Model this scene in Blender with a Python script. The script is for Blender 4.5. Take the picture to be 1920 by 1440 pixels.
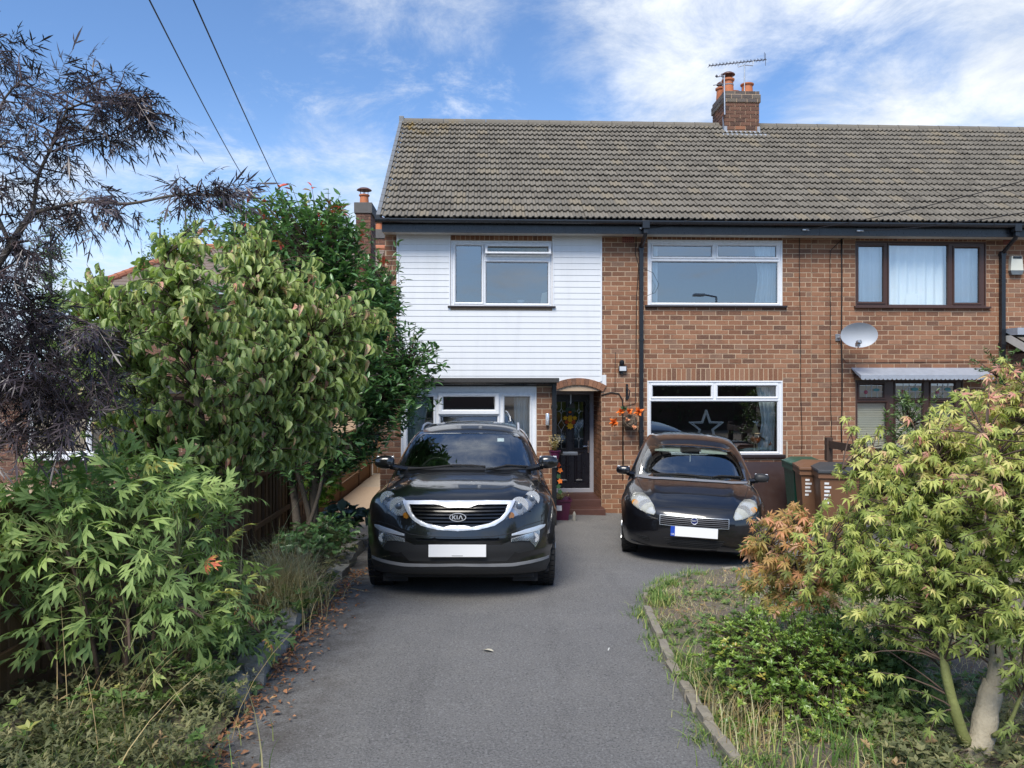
import bpy, bmesh, math, random
import numpy as np
from mathutils import Vector, Matrix, Quaternion
from mathutils.bvhtree import BVHTree
from mathutils.geometry import delaunay_2d_cdt
R = math.radians
for o in list(bpy.data.objects): bpy.data.objects.remove(o)
scene = bpy.context.scene
COL = scene.collection
# ------------------------------------------------------------------ camera
FPX, YAW = 1460.0, R(2.4)                    # focal length in photo pixels, yaw to the right
CAM = Vector((0.0, 0.0, 2.2))
cd = bpy.data.cameras.new('camera'); cam = bpy.data.objects.new('camera', cd); COL.objects.link(cam)
cam.location = CAM; cam.rotation_euler = (R(90), 0, -YAW)
cd.sensor_width = 36.0; cd.lens = 36.0 * FPX / 1920.0; cd.clip_end = 2000.0; cd.clip_start = 0.05
scene.camera = cam
# ------------------------------------------------------------------ sky and sun
SUN_EL, SUN_AZ = R(50), R(-162)              # azimuth from +Y towards +X: high on the left, softened by thin cloud
sun_dir = Vector((math.cos(SUN_EL) * math.sin(SUN_AZ), math.cos(SUN_EL) * math.cos(SUN_AZ), math.sin(SUN_EL)))
world = bpy.data.worlds.new('World'); scene.world = world; world.use_nodes = True
wn, wl = world.node_tree.nodes, world.node_tree.links
wn.clear()
def wnode(t, **kw):
    n = wn.new(t)
    for k, v in kw.items():
        if k.startswith('i_'): n.inputs[k[2:].replace('_', ' ')].default_value = v
        else: setattr(n, k, v)
    return n
wout = wnode('ShaderNodeOutputWorld'); wbg = wnode('ShaderNodeBackground')
wbg.inputs['Strength'].default_value = 0.09
sky = wnode('ShaderNodeTexSky', sky_type='NISHITA', sun_disc=False)
sky.sun_elevation = SUN_EL; sky.sun_rotation = SUN_AZ; sky.altitude = 0; sky.air_density = 1.0; sky.dust_density = 0.6; sky.ozone_density = 2.2
tc = wnode('ShaderNodeTexCoord')
def wmath(op, a, b=None, clamp=False):
    n = wn.new('ShaderNodeMath'); n.operation = op; n.use_clamp = clamp
    for i, s in enumerate((a, b)):
        if s is None: continue
        if isinstance(s, (int, float)): n.inputs[i].default_value = s
        else: wl.new(s, n.inputs[i])
    return n.outputs[0]
sep = wnode('ShaderNodeSeparateXYZ'); wl.new(tc.outputs['Generated'], sep.inputs[0])
zz = wmath('ADD', wmath('MAXIMUM', sep.outputs[2], 0.0), 0.16)
cx = wmath('DIVIDE', sep.outputs[0], zz); cy = wmath('DIVIDE', sep.outputs[1], zz)
comb = wnode('ShaderNodeCombineXYZ'); wl.new(cx, comb.inputs[0]); wl.new(cy, comb.inputs[1])
def wnoise(scale, detail, rough, off, dist=0.0):
    mp = wnode('ShaderNodeMapping'); mp.inputs['Location'].default_value = off; mp.inputs['Scale'].default_value = (scale, scale * 0.9, 1)
    wl.new(comb.outputs[0], mp.inputs[0])
    n = wnode('ShaderNodeTexNoise'); n.inputs['Scale'].default_value = 1.0; n.inputs['Detail'].default_value = detail
    n.inputs['Roughness'].default_value = rough; n.inputs['Distortion'].default_value = dist
    wl.new(mp.outputs[0], n.inputs['Vector']); return n.outputs['Fac']
n_big = wnoise(0.9, 10, 0.60, (2.2, 1.5, 0.0), 0.25)
n_wisp = wnoise(3.2, 12, 0.70, (4.0, 9.0, 2.0), 0.4)
n_shade = wnoise(1.9, 8, 0.6, (1.0, 3.0, 5.0), .3)
def pixdir(px, py):
    u, v = (px - 960) / FPX, (720 - py) / FPX
    d = Vector((math.sin(YAW) + u * math.cos(YAW), math.cos(YAW) - u * math.sin(YAW), v)); return d.normalized()
def blob(px, py, r0, r1):                     # where the big clouds of this sky stand: soft density by direction
    d = pixdir(px, py)
    vm = wnode('ShaderNodeVectorMath', operation='DOT_PRODUCT'); wl.new(tc.outputs['Generated'], vm.inputs[0]); vm.inputs[1].default_value = d
    mr = wnode('ShaderNodeMapRange', interpolation_type='SMOOTHSTEP')
    mr.inputs['From Min'].default_value = math.cos(r1); mr.inputs['From Max'].default_value = math.cos(r0)
    wl.new(vm.outputs['Value'], mr.inputs['Value']); return mr.outputs[0]
dens = wmath('ADD', wmath('MULTIPLY', n_big, .60), wmath('MULTIPLY', n_wisp, .40))
for (px, py, r0, r1, amt) in ((1120, 10, 0, .20, .09), (1380, 0, 0, .20, .10), (1760, 40, 0, .18, .08), (1920, 220, 0, .20, .11), (1600, 245, 0, .11, .12), (1250, 235, 0, .09, .09),
                              (630, 330, 0, .12, .16), (60, 520, 0, .25, .06), (560, -30, 0, .13, .12), (820, -10, 0, .12, .10), (180, 470, 0, .16, .10), (1690, 120, 0, .08, -.06), (860, 180, .03, .17, -.10), (330, 120, .08, .28, -.15), (1500, 160, 0, .10, -.07)):
    dens = wmath('ADD', dens, wmath('MULTIPLY', blob(px, py, r0, r1), amt))
def wrange(src, a, b, interp='SMOOTHSTEP'):
    mr = wnode('ShaderNodeMapRange', interpolation_type=interp); mr.inputs['From Min'].default_value = a; mr.inputs['From Max'].default_value = b
    wl.new(src, mr.inputs['Value']); return mr.outputs[0]
m1 = wrange(dens, .47, .74)
m2 = wmath('MULTIPLY', wrange(wmath('ADD', n_wisp, wmath('MULTIPLY', dens, .5)), .70, 1.05), .6)
mask = wmath('MAXIMUM', m1, m2, True)
cc = wnode('ShaderNodeMix', data_type='RGBA'); cc.inputs[6].default_value = (3.3, 3.7, 4.3, 1); cc.inputs[7].default_value = (5.4, 5.6, 5.8, 1)
wl.new(wrange(wmath('ADD', n_shade, wmath('MULTIPLY', n_wisp, .3)), .42, .82), cc.inputs[0])
hz = wnode('ShaderNodeMix', data_type='RGBA'); hz.inputs[7].default_value = (3.6, 4.9, 6.9, 1)      # pale air near the horizon
dk = wnode('ShaderNodeMix', data_type='RGBA', blend_type='MULTIPLY'); dk.inputs[0].default_value = 1; dk.inputs[7].default_value = (.66, .80, .96, 1); wl.new(sky.outputs[0], dk.inputs[6]); wl.new(dk.outputs[2], hz.inputs[6]); wl.new(wmath('MULTIPLY', wrange(sep.outputs[2], .36, .02), .6), hz.inputs[0])
mx = wnode('ShaderNodeMix', data_type='RGBA'); wl.new(mask, mx.inputs[0]); wl.new(hz.outputs[2], mx.inputs[6]); wl.new(cc.outputs[2], mx.inputs[7])
wl.new(mx.outputs[2], wbg.inputs['Color']); wl.new(wbg.outputs[0], wout.inputs[0])
sl = bpy.data.lights.new('sun', 'SUN'); sun = bpy.data.objects.new('sun', sl); COL.objects.link(sun)
sl.energy = 2.0; sl.angle = R(30); sl.color = (1.0, .93, .82)
sun.rotation_euler = sun_dir.to_track_quat('Z', 'Y').to_euler(); sun.location = (-20, 20, 30)
vs = scene.view_settings; vs.view_transform = 'Standard'; vs.look = 'None'; vs.gamma = 1.0; vs.use_curve_mapping = False; vs.exposure = 1.2
scene.render.engine = 'CYCLES'; scene.cycles.max_bounces = 8; scene.cycles.transparent_max_bounces = 16
rng = np.random.default_rng(7); random.seed(7)

# ------------------------------------------------------------------ helpers
D = 13.2                                     # distance of the facade plane (world y)
def F(px, py, Y=D):
    """pixel of the photo -> world (x, z) on the upright plane y = Y"""
    u, v = (px - 960) / FPX, (720 - py) / FPX
    dx, dy = math.sin(YAW) + u * math.cos(YAW), math.cos(YAW) - u * math.sin(YAW)
    return dx / dy * Y, CAM.z + v / dy * Y
def sstep(t): t = min(1, max(0, t)); return t * t * (3 - 2 * t)
def gz(x, y):
    """height of the ground: falls towards the house, and to the right in front of it"""
    yy = min(max(y, -4.0), 15.0)
    if yy < 12.2: a = .033 * (D - yy)
    else: a = .033 * (D - 12.2) * (1 - sstep((yy - 12.2) / 2.8))
    b = -.085 * sstep((x - 1.0) / 3.2) * sstep((y - 5.5) / 3.0) * (1 - sstep((y - 14) / 3))
    return a + b
def tag(o, label=None, cat=None, group=None, kind=None):
    if label: o['label'] = label
    if cat: o['category'] = cat
    if group: o['group'] = group
    if kind: o['kind'] = kind
    return o
def empty(name, loc, label=None, cat=None, group=None, rz=0.0, parent=None):
    o = bpy.data.objects.new(name, None); COL.objects.link(o); o.location = loc; o.rotation_euler = (0, 0, rz); o.empty_display_size = .1
    if parent: o.parent = parent
    return tag(o, label, cat, group)
def link(name, me, parent=None, loc=None, mat=None):
    o = bpy.data.objects.new(name, me); COL.objects.link(o)
    if parent: o.parent = parent
    if loc is not None: o.location = loc
    if mat is not None and not me.materials: me.materials.append(mat)
    return o
class MB:
    """collects shapes, then builds ONE mesh object"""
    def __init__(s): s.v = []; s.f = []; s.m = []; s.cur = 0
    def add(s, vs, fs):
        b = len(s.v); s.v += [tuple(v) for v in vs]; s.f += [tuple(b + i for i in f) for f in fs]; s.m += [s.cur] * len(fs); return s
    def box(s, x0, y0, z0, x1, y1, z1, c=0.0):
        if c <= 0:
            return s.add([(x0,y0,z0),(x1,y0,z0),(x1,y1,z0),(x0,y1,z0),(x0,y0,z1),(x1,y0,z1),(x1,y1,z1),(x0,y1,z1)],
                  [(0,3,2,1),(4,5,6,7),(0,1,5,4),(1,2,6,5),(2,3,7,6),(3,0,4,7)])
        bm = bmesh.new(); bmesh.ops.create_cube(bm, size=1.0)
        for v in bm.verts: v.co = Vector(((x0+x1)/2 + v.co.x*(x1-x0), (y0+y1)/2 + v.co.y*(y1-y0), (z0+z1)/2 + v.co.z*(z1-z0)))
        bmesh.ops.bevel(bm, geom=list(bm.edges), offset=c, segments=2, profile=.6, affect='EDGES')
        bm.verts.index_update(); s.add([v.co[:] for v in bm.verts], [[v.index for v in f.verts] for f in bm.faces]); bm.free(); return s
    def tube(s, pts, r, n=6, cap=True):
        pts = [Vector(p) for p in pts]; k = len(pts); rs = r if hasattr(r, '__len__') else [r] * k
        up = Vector((0, 0, 1)); rings = []; pn = None
        for i, p in enumerate(pts):
            t = (pts[min(i+1, k-1)] - pts[max(i-1, 0)])
            if t.length < 1e-9: t = Vector((0, 0, 1))
            t.normalize()
            if pn is None: pn = t.orthogonal().normalized()
            pn = (pn - t * pn.dot(t)); pn = pn.normalized() if pn.length > 1e-6 else t.orthogonal().normalized()
            b = t.cross(pn)
            rings.append([p + (pn * math.cos(a) + b * math.sin(a)) * rs[i] for a in [2*math.pi*j/n for j in range(n)]])
        vs = [v for ring in rings for v in ring]; fs = []
        for i in range(k-1):
            for j in range(n): fs.append((i*n+j, i*n+(j+1) % n, (i+1)*n+(j+1) % n, (i+1)*n+j))
        if cap: fs.append(tuple(range(n-1, -1, -1))); fs.append(tuple((k-1)*n+j for j in range(n)))
        return s.add(vs, fs)
    def lathe(s, prof, c=(0,0,0), n=16, axis='z'):
        vs, fs = [], []
        for r, h in prof:
            for j in range(n):
                a = 2*math.pi*j/n; x, y = r*math.cos(a), r*math.sin(a)
                vs.append((c[0]+x, c[1]+y, c[2]+h) if axis == 'z' else ((c[0]+x, c[1]+h, c[2]+y) if axis == 'y' else (c[0]+h, c[1]+x, c[2]+y)))
        for i in range(len(prof)-1):
            for j in range(n): fs.append((i*n+j, i*n+(j+1) % n, (i+1)*n+(j+1) % n, (i+1)*n+j))
        fs.append(tuple(range(n-1, -1, -1))); fs.append(tuple((len(prof)-1)*n+j for j in range(n)))
        return s.add(vs, fs)
    def prism(s, poly, d0, d1, axis='y'):
        n = len(poly)
        def P3(a, b, d): return (a, d, b) if axis == 'y' else ((d, a, b) if axis == 'x' else (a, b, d))
        vs = [P3(a, b, d0) for a, b in poly] + [P3(a, b, d1) for a, b in poly]
        fs = [tuple(range(n)), tuple(range(2*n-1, n-1, -1))] + [(i, n+i, n+(i+1) % n, (i+1) % n) for i in range(n)]
        return s.add(vs, fs)
    def ring(s, x0, z0, x1, z1, prof):
        """mitred rectangular frame in the xz plane; prof = (inset, y) points across the bar"""
        k = len(prof); vs = []; fs = []
        for i, y in prof: vs += [(x0+i, y, z0+i), (x1-i, y, z0+i), (x1-i, y, z1-i), (x0+i, y, z1-i)]
        for a in range(k-1):
            for j in range(4): fs.append((a*4+j, a*4+(j+1) % 4, (a+1)*4+(j+1) % 4, (a+1)*4+j))
        return s.add(vs, fs)
    def xform(s, M, start=0):
        for i in range(start, len(s.v)): s.v[i] = tuple(M @ Vector(s.v[i]))
        return s
    def mesh(s, name, mats, smooth=False, fixn=True):
        me = bpy.data.meshes.new(name); me.from_pydata(s.v, [], s.f)
        for m in (mats if isinstance(mats, (list, tuple)) else [mats]): me.materials.append(m)
        if any(s.m): me.polygons.foreach_set('material_index', s.m)
        if fixn:
            bm = bmesh.new(); bm.from_mesh(me); bmesh.ops.recalc_face_normals(bm, faces=bm.faces); bm.to_mesh(me); bm.free()
        if smooth is True: me.polygons.foreach_set('use_smooth', [True] * len(me.polygons))
        me.update()
        if smooth == 'auto':
            me.polygons.foreach_set('use_smooth', [True] * len(me.polygons)); me.set_sharp_from_angle(angle=R(35))
        return me
    def build(s, name, mats, parent=None, loc=None, smooth=False, fixn=True):
        return link(name, s.mesh(name, mats, smooth, fixn), parent, loc)
def np_mesh(name, V, Fs, mat, tint=None, smooth=False):
    """V (n,3) array; Fs list of face arrays (m,3)/(m,4); tint per vertex"""
    me = bpy.data.meshes.new(name); me.vertices.add(len(V)); me.vertices.foreach_set('co', np.asarray(V, np.float32).ravel())
    loops = np.concatenate([f.ravel() for f in Fs]); sizes = np.concatenate([np.full(len(f), f.shape[1]) for f in Fs])
    me.loops.add(len(loops)); me.loops.foreach_set('vertex_index', loops.astype(np.int32))
    me.polygons.add(len(sizes)); me.polygons.foreach_set('loop_start', np.concatenate([[0], np.cumsum(sizes)[:-1]]).astype(np.int32))
    me.update(calc_edges=True)
    me.polygons.foreach_set('use_smooth', np.full(len(sizes), bool(smooth)))
    if tint is not None:
        a = me.attributes.new('tint', 'FLOAT', 'POINT'); a.data.foreach_set('value', np.asarray(tint, np.float32))
    if mat: me.materials.append(mat)
    me.validate(); return me
def set_tint(me, t):
    a = me.attributes.new('tint', 'FLOAT', 'POINT'); a.data.foreach_set('value', np.full(len(me.vertices), t, np.float32)); return me
# ------------------------------------------------------------------ materials
MATS = {}
class NT:
    def __init__(s, name):
        s.m = bpy.data.materials.new(name); s.m.use_nodes = True; s.t = s.m.node_tree; s.n = s.t.nodes; s.l = s.t.links
        s.b = s.n['Principled BSDF']; s.out = s.n['Material Output']
    def node(s, t, **kw):
        n = s.n.new(t)
        for k, v in kw.items(): setattr(n, k, v)
        return n
    def put(s, sock, v):
        if isinstance(v, bpy.types.NodeSocket): s.l.new(v, sock)
        else: sock.default_value = v
    def pos(s):
        if not hasattr(s, '_p'): s._p = s.node('ShaderNodeNewGeometry').outputs['Position']
        return s._p
    def obj(s):
        return s.node('ShaderNodeTexCoord').outputs['Object']
    def noise(s, scale, detail=4, rough=.55, vec=None, dist=0, stretch=None):
        v = vec or s.pos()
        if stretch:
            mp = s.node('ShaderNodeMapping'); mp.inputs['Scale'].default_value = stretch; s.l.new(v, mp.inputs[0]); v = mp.outputs[0]
        n = s.node('ShaderNodeTexNoise'); n.inputs['Scale'].default_value = scale; n.inputs['Detail'].default_value = detail
        n.inputs['Roughness'].default_value = rough; n.inputs['Distortion'].default_value = dist; s.l.new(v, n.inputs['Vector']); return n.outputs['Fac']
    def vor(s, scale, feature='F1', vec=None):
        n = s.node('ShaderNodeTexVoronoi', feature=feature); n.inputs['Scale'].default_value = scale; s.l.new(vec or s.pos(), n.inputs['Vector']); return n
    def attr(s, name='tint'):
        return s.node('ShaderNodeAttribute', attribute_name=name).outputs['Fac']
    def ramp(s, fac, stops, interp='LINEAR'):
        r = s.node('ShaderNodeValToRGB'); r.color_ramp.interpolation = interp; e = r.color_ramp.elements
        while len(e) < len(stops): e.new(.5)
        for el, (p, c) in zip(e, stops): el.position = p; el.color = (*c, 1) if len(c) == 3 else c
        s.l.new(fac, r.inputs[0]); return r.outputs['Color']
    def mix(s, fac, a, b, blend='MIX'):
        n = s.node('ShaderNodeMix', data_type='RGBA', blend_type=blend)
        s.put(n.inputs[0], fac)
        for i, c in ((6, a), (7, b)):
            if isinstance(c, tuple): c = (*c, 1) if len(c) == 3 else c
            s.put(n.inputs[i], c)
        return n.outputs[2]
    def math(s, op, a, b=0.0, clamp=False):
        n = s.node('ShaderNodeMath', operation=op, use_clamp=clamp); s.put(n.inputs[0], a); s.put(n.inputs[1], b); return n.outputs[0]
    def rng(s, v, a, b, c=0.0, d=1.0):
        n = s.node('ShaderNodeMapRange'); n.inputs['From Min'].default_value = a; n.inputs['From Max'].default_value = b
        n.inputs['To Min'].default_value = c; n.inputs['To Max'].default_value = d; s.l.new(v, n.inputs['Value']); return n.outputs[0]
    def bump(s, h, dist=.002, strength=1.0):
        n = s.node('ShaderNodeBump'); n.inputs['Distance'].default_value = dist; n.inputs['Strength'].default_value = strength
        s.l.new(h, n.inputs['Height']); s.l.new(n.outputs[0], s.b.inputs['Normal']); return n.outputs[0]
    def col(s, c): s.put(s.b.inputs['Base Color'], (*c, 1) if isinstance(c, tuple) and len(c) == 3 else c); return s
    def set(s, **kw):
        for k, v in kw.items(): s.put(s.b.inputs[k.replace('_', ' ')], v)
        return s
def simple(name, c, rough=.5, metal=0.0, spec=.5, var=.12, nscale=6, bump=0.0, bscale=200, coat=0.0):
    if name in MATS: return MATS[name]
    t = NT(name); n = t.noise(nscale, 5, .6)
    t.col(t.mix(n, tuple(x * (1 - var) for x in c), tuple(min(1, x * (1 + var)) for x in c)))
    t.set(Roughness=t.rng(t.noise(nscale * 3, 4), 0.2, .8, max(.02, rough - .08), min(1, rough + .08)), Metallic=metal)
    t.b.inputs['Specular IOR Level'].default_value = spec
    if coat: t.set(Coat_Weight=coat, Coat_Roughness=.03)
    if bump: t.bump(t.noise(bscale, 3), bump)
    MATS[name] = t.m; return t.m
def leafmat(name, stops, trans=.35, rough=.45, spec=.4, fine=40, k=1.5):
    """leaf colour from the per-leaf 'tint', some light through the leaf"""
    stops = [(a, tuple(min(.7, x * k) for x in c)) for a, c in stops]; t = NT(name); tint = t.attr()
    k = t.math('ADD', tint, t.math('MULTIPLY', t.math('SUBTRACT', t.noise(fine, 3), .5), .25), True)
    c = t.ramp(k, stops); t.col(c); t.set(Roughness=rough); t.b.inputs['Specular IOR Level'].default_value = spec
    tr = t.node('ShaderNodeBsdfTranslucent'); t.l.new(t.mix(.5, c, (.55, .7, .1), 'OVERLAY'), tr.inputs['Color'])
    ms = t.node('ShaderNodeMixShader'); ms.inputs[0].default_value = trans
    t.l.new(t.b.outputs[0], ms.inputs[1]); t.l.new(tr.outputs[0], ms.inputs[2]); t.l.new(ms.outputs[0], t.out.inputs[0])
    MATS[name] = t.m; return t.m
def glassmat(name, refl=.16, tint=(.86, .92, .92), rough=0.0):
    t = NT(name); t.n.remove(t.b)
    tr = t.node('ShaderNodeBsdfTransparent'); tr.inputs['Color'].default_value = (*tint, 1)
    gl = t.node('ShaderNodeBsdfGlossy'); gl.inputs['Roughness'].default_value = rough; gl.inputs['Color'].default_value = (.96, .98, 1, 1)
    fr = t.node('ShaderNodeFresnel'); fr.inputs['IOR'].default_value = 1.5
    f = t.math('ADD', t.math('MULTIPLY', fr.outputs[0], 1.0), refl, True)
    ms = t.node('ShaderNodeMixShader'); t.l.new(f, ms.inputs[0]); t.l.new(tr.outputs[0], ms.inputs[1]); t.l.new(gl.outputs[0], ms.inputs[2])
    t.l.new(ms.outputs[0], t.out.inputs[0]); MATS[name] = t.m; return t.m
# brick: colour by the brick's own tint, weathering in the face
def brickmat(name, stops, dark=.25):
    t = NT(name); k = t.attr()
    c = t.ramp(k, stops)
    streak = t.noise(34, 5, .65, stretch=(1, 1, 2.6)); c = t.mix(t.rng(streak, .42, .78, 0, .55), c, (.34, .20, .13))
    c = t.mix(t.rng(t.noise(3.2, 5, .6), .52, .78, 0, dark), c, (.075, .05, .042))
    t.col(t.mix(t.rng(t.noise(160, 3), .55, .85, 0, .5), c, (.11, .066, .05))); t.set(Roughness=.88); t.b.inputs['Specular IOR Level'].default_value = .25
    t.bump(t.noise(75, 5, .6, stretch=(1, 1, 2.2)), .006, .9); MATS[name] = t.m; return t.m
M_brick = brickmat('brick_red_brown', dark=.45, stops= [(0, (.12, .066, .047)), (.2, (.19, .088, .052)), (.5, (.24, .113, .064)), (.75, (.28, .137, .078)), (.9, (.32, .165, .098)), (1, (.18, .118, .086))])
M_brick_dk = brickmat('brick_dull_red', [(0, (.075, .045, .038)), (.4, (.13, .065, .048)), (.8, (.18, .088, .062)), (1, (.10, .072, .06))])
t = NT('mortar'); t.col(t.mix(t.noise(30, 5), (.41, .30, .20), (.54, .41, .29))); t.set(Roughness=.95); t.bump(t.noise(220, 3), .003); M_mortar = t.m
M_upvc = simple('white_upvc', (.72, .74, .77), .28, var=.03)
t = NT('white_cladding_board'); t.col(t.mix(t.rng(t.noise(1.6, 6, .7, stretch=(3, 1, .5)), .45, .75, 0, .5), (.67, .69, .71), (.55, .565, .57))); t.set(Roughness=.42); M_clad = t.m
M_brown = simple('brown_woodgrain_upvc', (.062, .030, .022), .35, var=.25, nscale=25)
M_black = simple('black_upvc', (.013, .015, .019), .3, var=.2)
M_darksill = simple('dark_sill_paint', (.02, .014, .016), .45)
M_lead = simple('lead_sheet', (.30, .33, .38), .5, var=.25, nscale=9)
M_steel = simple('galvanised_steel', (.42, .44, .46), .38, metal=.8)
M_terra = simple('terracotta', (.46, .155, .065), .75, var=.2, nscale=12, bump=.002, bscale=90)
M_soffit = simple('cream_soffit', (.62, .60, .55), .5)
M_glass = glassmat('window_glass', .20)
M_glass_car = glassmat('car_glass', .20, (.72, .80, .79))
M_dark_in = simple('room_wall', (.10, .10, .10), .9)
M_curtain = simple('pale_curtain_cloth', (.60, .66, .70), .9, var=.08, nscale=30)
M_net = simple('net_curtain_cloth', (.86, .88, .92), .9, var=.05, nscale=30)
M_rubber = simple('black_rubber', (.012, .012, .013), .75)
M_cable = simple('black_cable', (.012, .011, .011), .6)
t = NT('roof_tile_concrete'); k = t.attr()
c = t.ramp(k, [(0, (.14, .126, .104)), (.5, (.175, .158, .13)), (.85, (.20, .18, .148)), (1, (.225, .19, .135))])
c = t.mix(t.rng(t.noise(1.1, 6, .62), .42, .72, 0, .4), c, (.16, .145, .12))
c = t.mix(t.rng(t.noise(45, 4, .7), .5, .8, 0, .3), c, (.34, .32, .28))
sp = t.vor(9.0); sp2 = t.rng(sp.outputs['Distance'], .05, .085, 1, 0); sp3 = t.math('GREATER_THAN', t.noise(5.5, 2), .60)
c = t.mix(t.math('MULTIPLY', t.math('MULTIPLY', sp2, sp3), .8), c, (.62, .62, .57))
sx = t.node('ShaderNodeSeparateXYZ'); t.l.new(t.pos(), sx.inputs[0])
moss = t.math('MULTIPLY', t.rng(t.noise(4, 5, .7), .48, .62), t.math('MULTIPLY', t.rng(sx.outputs[0], -1.0, -.3, 1, 0), t.rng(sx.outputs[2], 7.0, 7.6, 0, 1)))
c = t.mix(t.math('MULTIPLY', moss, .8), c, (.23, .15, .03))
t.col(c); t.set(Roughness=.9); t.b.inputs['Specular IOR Level'].default_value = .3; t.bump(t.noise(120, 4, .7), .005); M_tile = t.m
# ------------------------------------------------------------------ ground, drive, beds
def grid_axis(a, lo, hi, step):
    n = int(round((hi - lo) / step)); core = [lo + (hi - lo) * i / n for i in range(n + 1)]
    return [-a, -a * .4, -a * .12, lo - 12, lo - 4] + core + [hi + 4, hi + 12, a * .12, a * .4, a]
def sheet_poly(name, poly, step, off, mat, zf=None, noise=0.0):
    """a ground sheet filling an outline, following the ground height"""
    pts = []; n = len(poly)
    for i in range(n):
        a, b = Vector(poly[i]), Vector(poly[(i + 1) % n]); k = max(1, int((b - a).length / step))
        pts += [a + (b - a) * j / k for j in range(k)]
    nb = len(pts); xs = [p.x for p in pts]; ys = [p.y for p in pts]
    y = min(ys) + step / 2
    while y < max(ys):
        x = min(xs) + step / 2
        while x < max(xs):
            c = False; j = nb - 1
            for i in range(nb):
                if (ys[i] > y) != (ys[j] > y) and x < (xs[j] - xs[i]) * (y - ys[i]) / (ys[j] - ys[i] + 1e-12) + xs[i]: c = not c
                j = i
            if c: pts.append(Vector((x + random.uniform(-.1, .1) * step, y + random.uniform(-.1, .1) * step)))
            x += step
        y += step
    v, e, f, *_ = delaunay_2d_cdt(pts, [(i, (i + 1) % nb) for i in range(nb)], [], 1, 1e-5)
    zf = zf or gz
    V = [(p.x, p.y, zf(p.x, p.y) + off + (random.uniform(-noise, noise) if noise else 0)) for p in v]
    me = bpy.data.meshes.new(name); me.from_pydata(V, [], [tuple(q) for q in f]); me.materials.append(mat)
    bm = bmesh.new(); bm.from_mesh(me); bmesh.ops.recalc_face_normals(bm, faces=bm.faces)
    if bm.faces and sum(q.normal.z for q in bm.faces) < 0: bmesh.ops.reverse_faces(bm, faces=bm.faces)
    bm.to_mesh(me); bm.free(); me.polygons.foreach_set('use_smooth', [True] * len(me.polygons))
    return link(name, me)
t = NT('soil'); c = t.mix(t.noise(9, 6, .65), (.10, .08, .062), (.22, .18, .145)); c = t.mix(t.rng(t.noise(2.2, 5), .5, .66, 0, .5), c, (.13, .14, .055))
t.col(t.mix(t.rng(t.noise(110, 3), .5, .8), c, (.30, .25, .20))); t.set(Roughness=.97); t.bump(t.noise(60, 5, .7), .02); M_soil = t.m
t = NT('asphalt'); n1 = t.noise(.55, 5, .6); c = t.mix(t.rng(n1, .3, .7), (.145, .143, .140), (.19, .186, .18))
c = t.mix(t.rng(t.noise(1.7, 7, .72), .48, .72, 0, .5), c, (.23, .222, .208)); c = t.mix(t.rng(t.noise(1.1, 5, .65, stretch=(2.2, .5, 1)), .56, .74, 0, .45), c, (.085, .083, .082)); vo = t.vor(1.3); c = t.mix(t.math('MULTIPLY', t.rng(vo.outputs['Distance'], .03, .11, .55, 0), t.rng(t.noise(6, 4), .4, .6)), c, (.05, .05, .052))
c = t.mix(t.rng(t.noise(75, 4, .75), .48, .72, 0, .85), c, (.34, .34, .34)); g2 = t.noise(58, 4, .75, vec=t.node('ShaderNodeTexCoord').outputs['Generated'] if False else None, stretch=(1.3, 1.1, 1)); c = t.mix(t.rng(g2, .5, .3, 0, .9), c, (.04, .04, .043))
v = t.vor(15); wht = t.math('MULTIPLY', t.rng(v.outputs['Distance'], .06, .09, 1, 0), t.math('GREATER_THAN', t.noise(11, 1), .6)); c = t.mix(t.math('MULTIPLY', wht, .7), c, (.4, .4, .38))
sx = t.node('ShaderNodeSeparateXYZ'); t.l.new(t.pos(), sx.inputs[0])
edge = t.math('MULTIPLY', t.rng(sx.outputs[0], -1.1, -.7, 1, 0), t.rng(t.noise(5, 5, .7), .38, .62)); c = t.mix(t.math('MULTIPLY', edge, .55), c, (.05, .038, .03))
t.col(c); t.set(Roughness=.86); t.b.inputs['Specular IOR Level'].default_value = .35; t.bump(t.noise(260, 3, .6), .006); M_asph = t.m
xs, ys = grid_axis(700, -8, 12, .5), grid_axis(700, -8, 24, .5)
V = [(x, y, gz(x, y) - .03) for y in ys for x in xs]; nx = len(xs)
b = MB().add(V, [(j*nx+i, j*nx+i+1, (j+1)*nx+i+1, (j+1)*nx+i) for j in range(len(ys)-1) for i in range(nx-1)])
tag(b.build('ground', M_soil, smooth=True), 'bare brown soil ground around the drive and beds', 'ground', kind='structure')
L_EDGE = [(-1.36, 1.0), (-1.37, 3.8), (-1.40, 5.0), (-1.43, 6.0), (-1.44, 8.1), (-1.47, 10.4)]
R_EDGE = [(1.2, 1.0), (1.23, 3.8), (1.24, 4.65), (1.30, 5.5), (1.36, 6.1), (1.42, 6.7), (1.55, 7.3), (1.82, 7.75), (2.2, 8.1), (2.63, 8.42), (3.4, 8.8), (4.6, 9.1), (6.2, 9.2)]
drive_poly = [(-1.3, -3.0), (1.2, -3.0)] + R_EDGE + [(6.2, 13.45), (-1.47, 13.45)] + L_EDGE[::-1]
tag(sheet_poly('driveway', drive_poly, .3, .004, M_asph), 'grey asphalt driveway sloping down to the brick house', 'driveway', kind='structure')
def rbed_z(x, y): return gz(x, y) + .05 * min(1, max(0, (x - 1.3) / .4)) + .025 * math.sin(x * 3.1 + y * 2.3) * math.sin(y * 2.9 - x)
rb = R_EDGE + [(9.5, 9.2), (9.5, 1.0)]
tag(sheet_poly('planting_bed', rb, .22, .006, M_soil, rbed_z, .008), 'weedy soil bed with curved stone edging', 'bed', kind='structure')
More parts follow.
